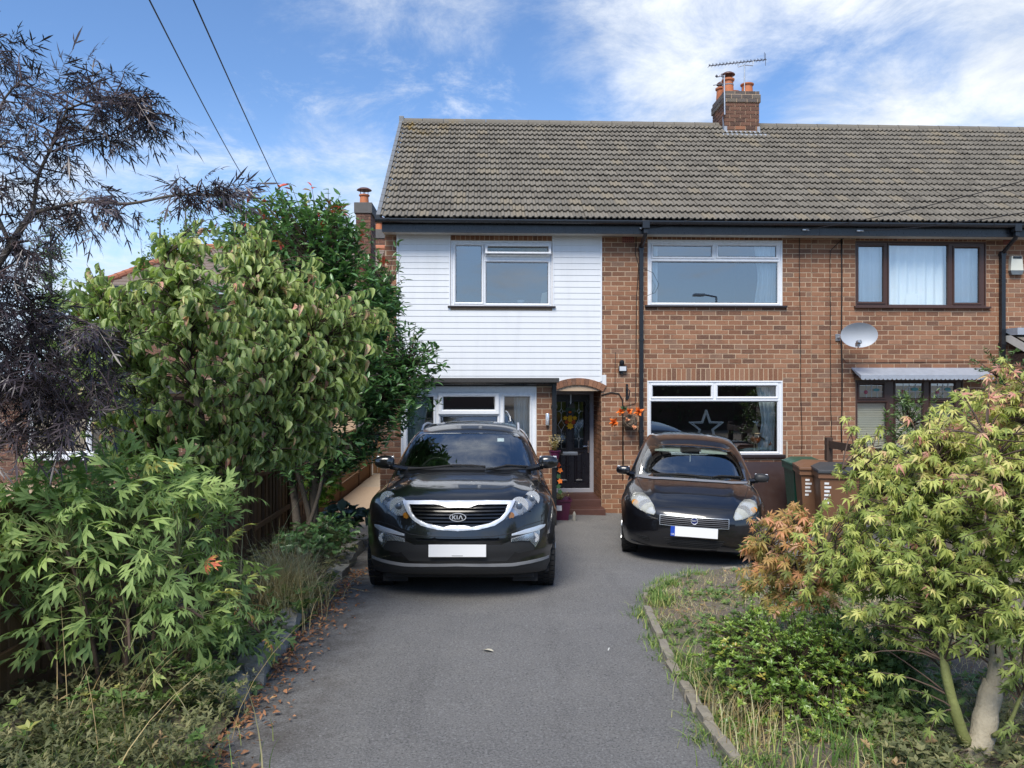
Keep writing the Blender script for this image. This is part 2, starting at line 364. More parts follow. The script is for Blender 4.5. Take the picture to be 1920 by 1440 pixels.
def lbed_z(x, y): return gz(x, y) + .10 * min(1, max(0, (-1.45 - x) / .3)) + .03 * math.sin(x * 4 + y * 3)
lb = [(p[0] - .005, p[1]) for p in L_EDGE] + [(-2.62, 10.4), (-2.62, 1.0)]
tag(sheet_poly('planting_bed', lb, .22, .006, M_soil, lbed_z, .008), 'dark soil bed between the timber fence and the drive', 'bed', kind='structure')
t = NT('pavement_asphalt'); t.col(t.mix(t.noise(3, 5), (.07, .07, .07), (.11, .108, .105))); t.set(Roughness=.9); t.bump(t.noise(200, 3), .005); M_pave = t.m
tag(sheet_poly('pavement', [(-60, -5.2), (60, -5.2), (60, -3.02), (-60, -3.02)], 3, .004, M_pave), 'grey asphalt footway along the street', 'pavement', kind='structure')
tag(sheet_poly('road', [(-60, -11.5), (60, -11.5), (60, -5.3), (-60, -5.3)], 3, -.004, M_pave), 'dark asphalt street behind the drive', 'road', kind='structure')
# paved side path: every slab a piece of its own
t = NT('buff_paving'); t.col(t.mix(t.noise(6, 5), (.36, .29, .21), (.50, .42, .32))); t.set(Roughness=.9); t.bump(t.noise(150, 3), .003); M_slab = t.m
pm = MB().box(-2.56, 10.42, -.02, -1.48, 20.0, 0.006); V = pm.v
for i, (x, y, z) in enumerate(V): V[i] = (x, y, z + gz(x, y))
path = tag(pm.build('path', M_mortar), 'path of buff paving slabs beside the house', 'path', kind='structure')
k = 0; y = 10.45
slab_me = MB().box(-.255, -.26, 0, .255, .26, .035, .006).mesh('slab', M_slab)
while y < 19.6:
    for x in (-2.28, -1.755):
        o = link('paving_slab', slab_me, path, (x + (.0), y + .27, gz(x, y + .27) + .004)); o.rotation_euler = (math.atan2(gz(x, y + .5) - gz(x, y), .5) + random.uniform(-.006, .006), random.uniform(-.006, .006), 0)
    y += .545
# kerb stones
M_stone = simple('edging_stone', (.25, .245, .22), .9, var=.35, nscale=22, bump=.012, bscale=45)
M_kerb = simple('concrete_edging', (.24, .215, .17), .92, var=.3, nscale=18, bump=.006, bscale=70)
def rough_stone(lx, ly, lz, seed):
    r = random.Random(seed); bm = bmesh.new(); bmesh.ops.create_cube(bm, size=1); bmesh.ops.subdivide_edges(bm, edges=bm.edges[:], cuts=2, use_grid_fill=True)
    for v in bm.verts:
        n = v.co.normalized(); v.co = v.co * .86 + n * .09
        v.co = Vector((v.co.x * lx, v.co.y * ly, v.co.z * lz)) + Vector((r.uniform(-1, 1) * lx, r.uniform(-1, 1) * ly, r.uniform(-1, 1) * lz)) * .045
    me = bpy.data.meshes.new('stone'); bm.to_mesh(me); bm.free(); return me
kr = empty('stone_edging', (1.3, 6, gz(1.3, 6)), 'curved line of small weathered edging stones around the weedy bed', 'edging')
pts = []
for (a, b) in zip(R_EDGE[1:-2], R_EDGE[2:-1]):
    a, b = Vector(a), Vector(b); n = max(1, int(round((b - a).length / .24))); pts += [(a + (b - a) * (j + .5) / n, (b - a)) for j in range(n)]
for i, (p, d) in enumerate(pts):
    if i in (5, 9, 14, 15, 20): continue
    o = link('stone', rough_stone(random.uniform(.16, .24), .06, .11, 100 + i), kr, None, M_kerb); o.matrix_parent_inverse = kr.matrix_world.inverted() if False else Matrix.Translation(-Vector(kr.location))
    o.location = (p.x + .03, p.y, gz(p.x, p.y) + .004 + random.uniform(-.02, .015)); o.rotation_euler = (random.uniform(-.1, .1), random.uniform(-.05, .05), math.atan2(d.y, d.x) + random.uniform(-.08, .08))
kl = empty('stone_edging', (-1.5, 5.6, gz(-1.5, 5.6)), 'row of big rough grey stones edging the fence-side bed', 'edging')
for i, y in enumerate([4.7, 5.2, 5.68, 6.25, 8.3, 8.9, 9.6]):
    o = link('stone', rough_stone(.17, random.uniform(.28, .44), .20, 200 + i), kl, None, M_stone); o.matrix_parent_inverse = Matrix.Translation(-Vector(kl.location))
    o.location = (-1.52 + random.uniform(-.04, .04), y, gz(-1.5, y) + .025 + random.uniform(-.02, .03)); o.rotation_euler = (random.uniform(-.06, .06), random.uniform(-.1, .1), random.uniform(-.12, .12))

# ------------------------------------------------------------------ brickwork
BH, BL, GAP = .0825, .225, .0135
brick_tpl = {}
def brick_mesh(mat, i):
    key = (mat.name, i)
    if key not in brick_tpl:
        b = MB().box(-(BL-GAP)/2, 0, -(BH-GAP)/2, (BL-GAP)/2, .03, (BH-GAP)/2)
        r = random.Random(i)
        b.v = [(x + r.uniform(-.0015, .0015), y + (r.uniform(-.0012, .0012) if y < .01 else 0), z + r.uniform(-.0015, .0015)) for x, y, z in b.v]
        brick_tpl[key] = set_tint(b.mesh('brick', mat), (i + .5) / 14)
    return brick_tpl[key]
class Bricks:
    """front-facing bricks of one wall (faces at y = Y looking to -y)"""
    def __init__(s): s.b = []
    def courses(s, x0, x1, z0, z1, Y, holes=(), zbase=0.0, shift=0.0):
        k0 = int(math.ceil((z0 - zbase) / BH - 1e-6)); 
        k = k0
        while zbase + (k + 1) * BH <= z1 + .02:
            za, zb = zbase + k * BH, zbase + (k + 1) * BH
            iv = [(x0, x1)]
            for (hx0, hz0, hx1, hz1) in holes:
                if zb > hz0 + .03 and za < hz1 - .03:
                    nv = []
                    for a, b in iv:
                        if hx1 <= a or hx0 >= b: nv.append((a, b)); continue
                        if hx0 > a: nv.append((a, hx0))
                        if hx1 < b: nv.append((hx1, b))
                    iv = nv
            off = (k % 2) * BL / 2 + shift + random.uniform(-.01, .01)
            for a, b in iv:
                j = math.floor((a - off) / BL)
                while off + j * BL < b:
                    xa, xb = max(a, off + j * BL), min(b, off + (j + 1) * BL)
                    if xb - xa > .035: s.b.append(((xa + xb) / 2, Y, (za + zb) / 2, xb - xa - GAP, BH - GAP, 0))
                    j += 1
            k += 1
    def soldiers(s, x0, x1, z0, z1, Y):
        n = int(round((x1 - x0) / .0825)); w = (x1 - x0) / n
        for i in range(n): s.b.append((x0 + (i + .5) * w, Y, (z0 + z1) / 2, w - GAP, z1 - z0 - GAP, 0))
    def build(s, parent, mat, limit=300, prefer=None, name='brick'):
        full = [i for i, q in enumerate(s.b) if abs(q[3] - (BL - GAP)) < .004 and abs(q[4] - (BH - GAP)) < .002]
        full.sort(key=prefer or (lambda i: (Vector(s.b[i][:3]) - CAM).length)) if prefer is None else full.sort(key=lambda i: prefer(s.b[i]))
        own = set(full[:limit])
        for i in own:
            q = s.b[i]; o = link('brick', brick_mesh(mat, int(rng.integers(0, 14))), parent)
            o.matrix_parent_inverse = Matrix.Translation(-parent_world(parent)); o.location = (q[0], q[1] + random.uniform(-.002, .002), q[2]); o.rotation_euler = (0, random.uniform(-.004, .004), 0)
        rest = np.array([q for i, q in enumerate(s.b) if i not in own])
        if len(rest) == 0: return
        n = len(rest); c = np.array([(x, y, z) for x in (-.5, .5) for y in (0, 1) for z in (-.5, .5)])
        V = np.repeat(rest[:, None, :3], 8, 1)
        V[:, :, 0] += c[:, 0] * rest[:, 3:4]; V[:, :, 1] += c[:, 1] * .03 + rng.uniform(-.002, .002, (n, 1)); V[:, :, 2] += c[:, 2] * rest[:, 4:5]
        V[:, :, 0] += rng.uniform(-.0015, .0015, (n, 8)); V[:, :, 2] += rng.uniform(-.0015, .0015, (n, 8))
        q = np.array([(0, 4, 5, 1), (0, 1, 3, 2), (4, 6, 7, 5), (1, 5, 7, 3), (0, 2, 6, 4)])
        Fc = (q[None] + np.arange(n)[:, None, None] * 8).reshape(-1, 4)
        me = np_mesh('brickwork', V.reshape(-1, 3), [Fc], mat, np.repeat(rng.random(n), 8))
        o = link('brickwork', me, parent); o.matrix_parent_inverse = Matrix.Translation(-parent_world(parent)); o['kind'] = 'stuff'; return o
def parent_world(p):
    v = Vector(p.location)
    while p.parent: p = p.parent; v += Vector(p.location)
    return v
def wall_sheet(x0, x1, z0, z1, Y, holes, depth=.12):
    """mortar face with openings and reveals"""
    xs = sorted(set([x0, x1] + [min(max(h[i], x0), x1) for h in holes for i in (0, 2)])); zs = sorted(set([z0, z1] + [min(max(h[i], z0), z1) for h in holes for i in (1, 3)]))
    b = MB()
    for i in range(len(xs) - 1):
        for j in range(len(zs) - 1):
            cx, cz = (xs[i] + xs[i+1]) / 2, (zs[j] + zs[j+1]) / 2
            if any(h[0] < cx < h[2] and h[1] < cz < h[3] for h in holes): continue
            b.add([(xs[i], Y, zs[j]), (xs[i+1], Y, zs[j]), (xs[i+1], Y, zs[j+1]), (xs[i], Y, zs[j+1])], [(0, 1, 2, 3)])
    for h in holes:
        c = [(h[0], h[1]), (h[2], h[1]), (h[2], h[3]), (h[0], h[3])]
        for i in range(4):
            a, d = c[i], c[(i+1) % 4]; b.add([(a[0], Y, a[1]), (d[0], Y, d[1]), (d[0], Y + depth, d[1]), (a[0], Y + depth, a[1])], [(0, 1, 2, 3)])
    return b
def rect(px0, py0, px1, py1, Y=D):
    x0, z1 = F(px0, py0, Y); x1, z0 = F(px1, py1, Y); return [x0, z0, x1, z1]
# ------------------------------------------------------------------ windows
def part2(b, name, mat, parent, smooth=False):
    """child with geometry given in world space under a translated parent"""
    off = parent_world(parent)
    b.v = [(x - off.x, y - off.y, z - off.z) for x, y, z in b.v]
    return b.build(name, mat, parent, smooth=smooth)
def part(b, name, mat, parent, smooth=False, label=None):
    o = part2(b, name, mat, parent, smooth)
    if label: o['label'] = label
    return o
def sub_empty(name, loc, parent):
    o = bpy.data.objects.new(name, None); COL.objects.link(o); o.parent = parent; o.location = Vector(loc) - parent_world(parent); o.empty_display_size = .1; return o
def window(house, name, outer, lights, Y, mat, sill=None, sillmat=None, label=None, glass=None):
    w = None
    xs = sorted(set([outer[0], outer[2]] + [l[i] for l in lights for i in (0, 2)])); zs = sorted(set([outer[1], outer[3]] + [l[i] for l in lights for i in (1, 3)]))
    b = MB()
    for i in range(len(xs) - 1):
        for j in range(len(zs) - 1):
            cx, cz = (xs[i] + xs[i+1]) / 2, (zs[j] + zs[j+1]) / 2
            if any(l[0] < cx < l[2] and l[1] < cz < l[3] for l in lights): continue
            b.add([(xs[i], Y + .012, zs[j]), (xs[i+1], Y + .012, zs[j]), (xs[i+1], Y + .012, zs[j+1]), (xs[i], Y + .012, zs[j+1])], [(0, 1, 2, 3)])
    b.ring(outer[0], outer[1], outer[2], outer[3], [(0, Y + .09), (0, Y), (.004, Y - .004), (.022, Y - .004), (.026, Y + .0122)])
    for l in lights:
        b.ring(l[0] - .035, l[1] - .035, l[2] + .035, l[3] + .035, [(0, Y + .0122), (.001, Y - .004), (.007, Y - .009), (.020, Y - .008), (.035, Y + .013), (.035, Y + .06)])
    w = part2(b, name, mat, house)                # the frame itself is the window part; panes, seals and sill hang on it
    if label: w['label'] = label
    for l in lights:
        g = MB().add([(l[0], Y + .03, l[1]), (l[2], Y + .03, l[1]), (l[2], Y + .03, l[3]), (l[0], Y + .03, l[3])], [(0, 1, 2, 3)]); part2(g, 'pane', glass or M_glass, w)
        part2(MB().ring(l[0], l[1], l[2], l[3], [(0, Y + .024), (.007, Y + .025), (.007, Y + .032)]), 'seal', M_rubber, w)
    if sill: part2(MB().box(sill[0], Y - .055, sill[1], sill[2], Y + .06, sill[3], .004), 'sill', sillmat or M_darksill, w)
    return w
# ------------------------------------------------------------------ roof tiles
TW, ROWS = .2, 18
EY, EZ, RY, RZ = 12.88, 4.93, 16.7, 7.80
PITCH = math.atan2(RZ - EZ, RY - EY); SL = math.hypot(RZ - EZ, RY - EY); GA = SL / ROWS
def tile_verts(L):
    """one double-roll interlocking tile, lying along +y (up the slope), lower edge at y=0"""
    pr = [(0, .0), (.012, .016), (.03, .026), (.046, .022), (.056, .004), (.060, 0), (.098, 0), (.1, .0), (.112, .016), (.13, .026), (.146, .022), (.156, .004), (.16, 0), (.1985, 0)]
    n = len(pr); th = .022; tilt = .040
    V = [(x, 0, h + tilt) for x, h in pr] + [(x, L, h) for x, h in pr] + [(x, .004, h + tilt - th) for x, h in pr]
    Fq = [(i, i + 1, n + i + 1, n + i) for i in range(n - 1)] + [(2*n + i, 2*n + i + 1, i + 1, i) for i in range(n - 1)]
    return np.array(V, float), np.array(Fq)
def roof_tiles(parent, x0, x1, side=1, own_rows=None, mat=None):
    Vt, Ft = tile_verts(GA + .03); n = len(Vt)
    cp, sp_ = math.cos(PITCH), math.sin(PITCH)
    cols = int(round((x1 - x0) / TW)); tl = []
    for r in range(ROWS):
        for c in range(cols): tl.append((x0 + c * TW, r))
    own = set(sorted(range(len(tl)), key=lambda i: (tl[i][1], abs(tl[i][0] - 2)))[:300]); acc, tints = [], []
    off = parent_world(parent); tpl = []
    for i in range(10):
        W = np.stack([Vt[:, 0], Vt[:, 1] * cp - Vt[:, 2] * sp_, Vt[:, 1] * sp_ + Vt[:, 2] * cp], 1)
        tpl.append(np_mesh('roof_tile', W, [Ft], mat or M_tile, np.full(n, (i + .5) / 10)))
    for i, (x, r) in enumerate(tl):
        s = r * GA + random.uniform(-.006, .006); base = np.array([x + random.uniform(-.003, .003), EY + s * cp, EZ + s * sp_ + random.uniform(-.003, .003)])
        if i in own:
            o = link('roof_tile', tpl[int(rng.integers(0, 10))], parent); o.location = Vector(base) - off; o.rotation_euler = (random.uniform(-.008, .008), random.uniform(-.006, .006), 0)
        else:
            W = np.stack([Vt[:, 0], Vt[:, 1] * cp - Vt[:, 2] * sp_, Vt[:, 1] * sp_ + Vt[:, 2] * cp], 1); acc.append(W + base - np.array(off)); tints.append(rng.random())
    if acc:
        m = len(acc); Fc = (Ft[None] + np.arange(m)[:, None, None] * n).reshape(-1, 4)
        o = link('roof_tiling', np_mesh('roof_tiling', np.concatenate(acc), [Fc], mat or M_tile, np.repeat(tints, n)), parent); o['kind'] = 'stuff'
def ridge(parent, x0, x1):
    x = x0
    while x < x1 - .01:
        L = min(.45, x1 - x); b = MB(); n = 8; vs = []
        for xx, s in ((x + .004, 1.0), (x + L - .004, .97)):
            vs += [(xx, RY + math.cos(a) * .125 * s, RZ - .055 + math.sin(a) * .125 * s) for a in [math.pi * j / n for j in range(n + 1)]]
        b.add(vs, [(j, j + 1, n + 2 + j, n + 1 + j) for j in range(n)] + [tuple(range(n + 1)), tuple(range(2*n+1, n, -1))])
        o = part(b, 'ridge_tile', M_tile, parent); set_tint(o.data, .1 + .5 * random.random()); x += L
def house_shell(parent, x0, x1, back=6.9):
    """gables, back wall, floors, underlay: the solid the openings look into"""
    b = MB()
    for x, w in ((x0 + .015, .2), (x1 - .215, .2)):
        b.prism([(D + .06, -.4), (D + back, -.4), (D + back, 5.0), (RY, RZ - .12), (D + .06, 5.12)], x, x + w, 'x')
    b.box(x0 + .215, D + back - .2, -.4, x1 - .215, D + back, 5.0)
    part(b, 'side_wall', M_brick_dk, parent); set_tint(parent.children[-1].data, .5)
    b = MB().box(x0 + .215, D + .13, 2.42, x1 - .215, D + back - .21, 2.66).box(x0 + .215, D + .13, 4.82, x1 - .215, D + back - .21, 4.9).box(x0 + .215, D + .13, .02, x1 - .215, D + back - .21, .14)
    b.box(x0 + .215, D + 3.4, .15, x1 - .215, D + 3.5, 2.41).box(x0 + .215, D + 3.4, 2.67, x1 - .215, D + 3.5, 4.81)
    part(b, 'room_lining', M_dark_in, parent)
    cp, sp_ = math.cos(PITCH), math.sin(PITCH)
    b = MB().add([(x0 + .02, EY + .05, EZ - .03), (x1, EY + .05, EZ - .03), (x1, RY, RZ - .05), (x0 + .02, RY, RZ - .05), (x0 + .02, 2*RY - EY, EZ - .03), (x1, 2*RY - EY, EZ - .03)], [(0, 1, 2, 3), (3, 2, 5, 4)])
    return part(b, 'roof', M_tile, parent)
def gutter(parent, x0, x1, y, z, brackets):
    b = MB(); pr = [(-.058, 0), (-.058, -.02), (-.05, -.048), (-.03, -.06), (.03, -.06), (.05, -.048), (.058, -.02), (.058, .0), (.05, .0), (.04, -.045), (-.04, -.045), (-.05, 0)]
    b.prism([(y + a, z + c) for a, c in pr], x0, x1, 'x')
    g = part(b, 'gutter', M_black, parent)
    for x in brackets: part(MB().prism([(y + a * 1.12, z + c * 1.1 + .004) for a, c in pr], x - .02, x + .02, 'x'), 'bracket', M_black, g)
    return g
def downpipe(parent, x, y, ztop, zbot, gy, gz_, w=.034):
    b = MB().box(x - w, y - w, zbot, x + w, y + w, ztop, .006)
    p = part(b, 'downpipe', M_black, parent)
    s = MB().box(x - .06, gy - .062, gz_ - .13, x + .06, gy + .06, gz_ + .006, .008).box(x - w, gy - w, gz_ - .2, x + w, gy + w, gz_ - .13)
    s.tube([(x, gy, gz_ - .18), (x, gy + .02, gz_ - .23), (x, y - .02, ztop - .02), (x, y, ztop - .08)], .036, 8); part2(s, 'swan_neck', M_black, p)
    z = ztop - .05
    while z > zbot + .2: part2(MB().box(x - w - .008, y - w - .006, z - .02, x + w + .008, D, z + .02), 'clip', M_black, p); z -= 1.55
    return p

# ------------------------------------------------------------------ the white-clad house
HX0, HX1 = -1.60, 5.72
house = empty('brick_house', (2.0, D, 0), 'two-storey brick house half clad in white boards with white windows and a black door', 'house')
r_ul = rect(845.2, 450.8, 1034.8, 574.2); r_ur = rect(1214.4, 449.3, 1467, 573.3); r_dr = rect(1213.7, 714, 1467.6, 852.3)
clx0, clx1 = F(745, 600)[0], F(1128, 600)[0]; clz0 = F(930, 716)[1]; clz1 = F(900, 437)[1]
dx0, dx1 = F(1043, 800)[0] - .12, clx1                # porch opening
arch_z = F(1128, 733)[1]
SOL_UR = [r_ur[0], r_ur[3], r_ur[2], r_ur[3] + .15]; SOL_DR = [r_dr[0], r_dr[3], r_dr[2], r_dr[3] + .215]
EXY = 11.87; ex0, ex1 = F(712, 850, EXY)[0], F(1042.5, 850, EXY)[0]
holes = [r_ul, r_ur, r_dr, [dx0, -.4, dx1, arch_z], [ex0 + .25, .15, ex1 - .3, 2.2]]
part(wall_sheet(HX0 + .01, HX1, -.4, 5.0, D + .004, holes), 'wall', M_mortar, house)
bk = Bricks(); zb = F(1340, 573.3)[1] % BH
bk.courses(clx1, HX1, -.3, 4.92, D, [r_ur, r_dr, SOL_UR, SOL_DR], zb)
bk.courses(HX0, clx0 - .004, -.3, 4.92, D, [], zb)
bk.soldiers(*[SOL_UR[i] for i in (0, 2, 1, 3)], D); bk.soldiers(*[SOL_DR[i] for i in (0, 2, 1, 3)], D)
bk.soldiers(r_ul[0], r_ul[2], r_ul[3] + .004, r_ul[3] + .14, D)
bk.build(house, M_brick, 300, lambda q: abs(q[0] - 3.4) + .6 * abs(q[2] - 2.6))
roof = house_shell(house, HX0, HX1)
roof_tiles(roof, -1.64, 5.76); ridge(roof, -1.66, 5.2 - .02)
# verge cap units, one per course, dry-verge style
cp, sp_ = math.cos(PITCH), math.sin(PITCH)
vm_ = simple('grey_verge_plastic', (.16, .17, .18), .5)
for r in range(ROWS):
    s = r * GA; L = GA + .02
    b = MB().box(-.05, 0, -.09, .018, L, .052, .006); b.xform(Matrix.Translation((-1.645, EY + s * cp, EZ + s * sp_ + .01)) @ Matrix.Rotation(PITCH - .03, 4, 'X')); part(b, 'verge_cap', vm_, roof)
b = MB().box(-1.70, RY - .12, RZ - .06, -1.60, RY + .12, RZ + .085, .01); part(b, 'ridge_end', vm_, roof)
# eaves
gy, gzt = 12.80, F(1100, 413.5, 12.80)[1]
part(MB().box(-1.60, 12.875, 4.70, 5.72, 12.9, 4.93), 'fascia', M_black, house)
part(MB().box(-1.60, 12.9, 4.715, 5.72, D + .02, 4.728), 'soffit', M_soffit, house)
gutter(house, -1.70, 5.72, gy, gzt, [F(p, 420, gy)[0] for p in (728, 842, 952, 1060, 1175, 1284, 1415, 1500)])
downpipe(house, F(1201, 600)[0], D - .05, 4.55, .1, gy, gzt)
# cladding boards
t_n = 25; bh = (clz1 - clz0) / t_n
acx = [dx0 + (dx1 - dx0) * i / 8 for i in range(9)]
for i in range(t_n):
    z0, z1 = clz0 + i * bh, clz0 + (i + 1) * bh - .003
    spans = [(clx0, clx1)]
    if z1 > r_ul[1] - .01: spans = [(clx0, r_ul[0] - .004), (r_ul[2] + .004, clx1)]
    for a, c in spans:
        b = MB().add([(a, D - .016, z0), (c, D - .016, z0), (c, D - .009, z1), (a, D - .009, z1), (a, D - .003, z0 - .006), (c, D - .003, z0 - .006)], [(0, 1, 2, 3), (4, 5, 1, 0)])
        part(b, 'cladding_board', M_clad, house)
part(MB().box(clx0 - .012, D - .026, clz0 - .01, clx0 + .02, D + .004, clz1 + .02, .004), 'corner_trim', M_upvc, house)
part(MB().box(clx1 - .022, D - .026, clz0 + .01, clx1 + .004, D + .004, clz1 + .02, .004), 'corner_trim', M_upvc, house)
for xx in (r_ul[0] - .03, r_ul[2] + .008): part(MB().box(xx, D - .03, r_ul[1] - .02, xx + .022, D + .004, clz1, .003), 'window_trim', M_upvc, house)
# windows
def gl(px0, py0, px1, py1, Y=D): return rect(px0, py0, px1, py1, Y)
w = window(house, 'window', r_ul, [gl(854.6, 460, 903, 566.7), gl(914, 461, 1027, 478), gl(911.5, 491.6, 1027.7, 569)], D, M_upvc, [r_ul[0] - .05, r_ul[1] - .03, r_ul[2] + .06, r_ul[1] - .002], label='white window with one top light tilted open')
# tilted-open sash
s0 = rect(909.6, 457.8, 1032.4, 480.3); b = MB(); b.ring(s0[0], s0[1], s0[2], s0[3], [(0, .02), (0, -.01), (.006, -.016), (.03, -.016), (.042, -.002), (.042, .02)])
mm = Matrix.Translation((0, D - .03, s0[3])) @ Matrix.Rotation(R(-24), 4, 'X') @ Matrix.Translation((0, 0, -s0[3])); b.xform(mm); sash = part2(b, 'open_sash', M_upvc, w)
g = MB().add([(s0[0]+.04, 0, s0[1]+.04), (s0[2]-.04, 0, s0[1]+.04), (s0[2]-.04, 0, s0[3]-.04), (s0[0]+.04, 0, s0[3]-.04)], [(0, 1, 2, 3)]); g.xform(mm); part2(g, 'sash_pane', M_glass, w)
window(house, 'window', r_ur, [gl(1224.9, 460.4, 1334.9, 481.6), gl(1346.7, 460.4, 1455.6, 481.6), gl(1222.7, 490.7, 1458.2, 568.2)], D, M_upvc, [r_ur[0] - .05, r_ur[1] - .035, r_ur[2] + .07, r_ur[1] - .002])
window(house, 'window', r_dr, [gl(1224, 723.5, 1333.6, 743.7), gl(1346, 723.5, 1455.5, 743.7), gl(1221, 753.3, 1457.8, 846.8)], D, M_upvc, [r_dr[0] - .05, r_dr[1] - .05, r_dr[2] + .03, r_dr[1] - .002])
# arch of soldier bricks over the porch
ac = []; n = 13; xm, hw = (F(1043, 730)[0] + dx1) / 2 - .02, (dx1 - F(1043, 730)[0]) / 2 + .04
rise = .115; rad = (hw * hw + rise * rise) / (2 * rise); a0 = math.asin(hw / rad); zc = arch_z + rise - rad - .01
for i in range(n):
    a1, a2 = -a0 + 2 * a0 * i / n + .0022, -a0 + 2 * a0 * (i + 1) / n - .0022
    pl = [(xm + math.sin(a) * rr, zc + math.cos(a) * rr) for a, rr in ((a1, rad), (a2, rad), (a2, rad + .115), (a1, rad + .115))]
    o = part(MB().prism(pl, D - .035, D + .12), 'arch_brick', M_brick, house); set_tint(o.data, random.random())
b = MB()
for i in range(16):
    a1, a2 = -a0 + 2 * a0 * i / 16, -a0 + 2 * a0 * (i + 1) / 16
    b.add([(xm + math.sin(a1) * rad, D + .02, zc + math.cos(a1) * rad), (xm + math.sin(a2) * rad, D + .02, zc + math.cos(a2) * rad), (xm + math.sin(a2) * rad, D + .02, clz0 + .2), (xm + math.sin(a1) * rad, D + .02, clz0 + .2)], [(0, 1, 2, 3)])
part(b, 'arch_backing', M_mortar, house)
b = MB(); re_ = rad + .118
for i in range(16):
    a1, a2 = -a0 + 2 * a0 * i / 16, -a0 + 2 * a0 * (i + 1) / 16
    b.add([(xm + math.sin(a1) * re_, D - .006, zc + math.cos(a1) * re_), (xm + math.sin(a2) * re_, D - .006, zc + math.cos(a2) * re_), (xm + math.sin(a2) * re_, D - .006, clz0 + .12), (xm + math.sin(a1) * re_, D - .006, clz0 + .12)], [(0, 1, 2, 3)])
part(b, 'arch_infill', M_clad, house)
# porch: reveal walls, ceiling, floor, steps
PY = 14.08
b = MB().box(dx1, D + .03, -.3, dx1 + .10, PY + .2, 2.5).box(dx0 - .2, D + .03, -.3, dx0, PY + .2, 2.5); part(b, 'porch_wall', M_mortar, house)
rv = Bricks(); rv.courses(D + .0, PY, -.3, 2.3, 0, [], zb, .06)
lst = rv.b; rv.b = []
m = len(lst); Vv = []; Ff = []
b = MB()
for q in lst:
    b.box(dx1 - .009, q[0] - q[3]/2, q[2] - q[4]/2, dx1 + .02, q[0] + q[3]/2, q[2] + q[4]/2)
o = part(b, 'porch_brickwork', M_brick, house); o['kind'] = 'stuff'
at = o.data.attributes.new('tint', 'FLOAT', 'POINT'); at.data.foreach_set('value', np.repeat(rng.random(m), 8).astype(np.float32))
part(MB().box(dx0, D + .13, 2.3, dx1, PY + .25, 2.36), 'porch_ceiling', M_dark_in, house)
M_quarry = simple('red_quarry_tile', (.085, .036, .028), .55, var=.3, nscale=9)
part(MB().box(dx0, D - .02, -.2, dx1 - .01, PY + .2, .235, .01), 'doorstep', M_quarry, house)
part(MB().box(dx0 - .1, D - .30, -.2, dx1 + .02, D - .022, .115, .01), 'doorstep', M_quarry, house)
# door
t = NT('black_door'); t.col((.010, .010, .016)); t.set(Roughness=t.rng(t.noise(9, 4), .3, .7, .22, .4)); M_door = t.m
M_grey = simple('grey_door_frame', (.36, .37, .42), .4, var=.05)
dr = [F(1030, 733, PY)[0], .235, F(1113, 733, PY)[0], F(1113, 732.5, PY)[1]]
door = part(MB().ring(dr[0], dr[1], dr[2], dr[3], [(0, PY + .08), (0, PY), (.06, PY), (.07, PY + .015), (.07, PY + .08)]), 'door', M_grey, house)
lx0, lz0, lx1, lz1 = dr[0] + .07, .25, dr[2] - .07, dr[3] - .07
def dpx(X, Yp): return F(1000 + X / 8, 700 + Yp / 8, PY)
g1 = [dpx(355, 430)[0], dpx(0, 1125)[1], dpx(490, 430)[0], dpx(0, 430)[1]]; g2 = [dpx(617, 430)[0], g1[1], dpx(755, 430)[0], g1[3]]
leaf = wall_sheet(lx0, lx1, lz0, lz1, PY + .03, [g1, g2], .03); part2(leaf, 'door_leaf', M_door, door)
for g in (g1, g2):
    b = MB().ring(g[0] - .03, g[1] - .03, g[2] + .03, g[3] + .03, [(0, PY + .031), (.006, PY + .012), (.02, PY + .010), (.03, PY + .028)]); part2(b, 'glazing_bead', M_door, door)
    part2(MB().add([(g[0], PY + .04, g[1]), (g[2], PY + .04, g[1]), (g[2], PY + .04, g[3]), (g[0], PY + .04, g[3])], [(0, 1, 2, 3)]), 'pane', glassmat('door_glass', .1, (.16, .24, .24), .06) if 'door_glass' not in MATS else MATS['door_glass'], door)
    cxg, w2 = (g[0] + g[2]) / 2, (g[2] - g[0]) / 2; zs3 = [g[3] - (g[3] - g[1]) * f for f in (.2, .5, .8)]; b = MB()
    for zq, s in zip(zs3, (.045, .1, .045)):
        dm = [(cxg, zq + s), (cxg + s * .62, zq), (cxg, zq - s), (cxg - s * .62, zq)]
        for i in range(4): b.tube([(dm[i][0], PY + .037, dm[i][1]), (dm[(i+1) % 4][0], PY + .037, dm[(i+1) % 4][1])], .0035, 4)
        b.tube([(g[0], PY + .037, zq), (cxg - s * .62, PY + .037, zq)], .003, 4); b.tube([(cxg + s * .62, PY + .037, zq), (g[2], PY + .037, zq)], .003, 4)
    ztops = [g[3]] + [z + s for z, s in zip(zs3, (.045, .1, .045))] ; zbots = [z - s for z, s in zip(zs3, (.045, .1, .045))]
    for a, c in zip([g[3]] + zbots, [z + s for z, s in zip(zs3, (.045, .1, .045))] + [g[1]]): b.tube([(cxg, PY + .037, a), (cxg, PY + .037, c)], .003, 4)
    part2(b, 'leading', M_steel, door)
for xa, xb in ((lx0 + .08, (lx0 + lx1) / 2 - .05), ((lx0 + lx1) / 2 + .05, lx1 - .1)):
    b = MB().ring(xa, .42, xb, .98, [(0, PY + .0305), (.012, PY + .012), (.03, PY + .014), (.05, PY + .024), (.06, PY + .018)]); b.add([(xa + .06, PY + .018, .48), (xb - .06, PY + .018, .48), (xb - .06, PY + .018, .92), (xa + .06, PY + .018, .92)], [(0, 1, 2, 3)]); part2(b, 'panel', M_door, door)
M_chrome = simple('polished_chrome', (.75, .76, .78), .12, metal=1.0, var=.03)
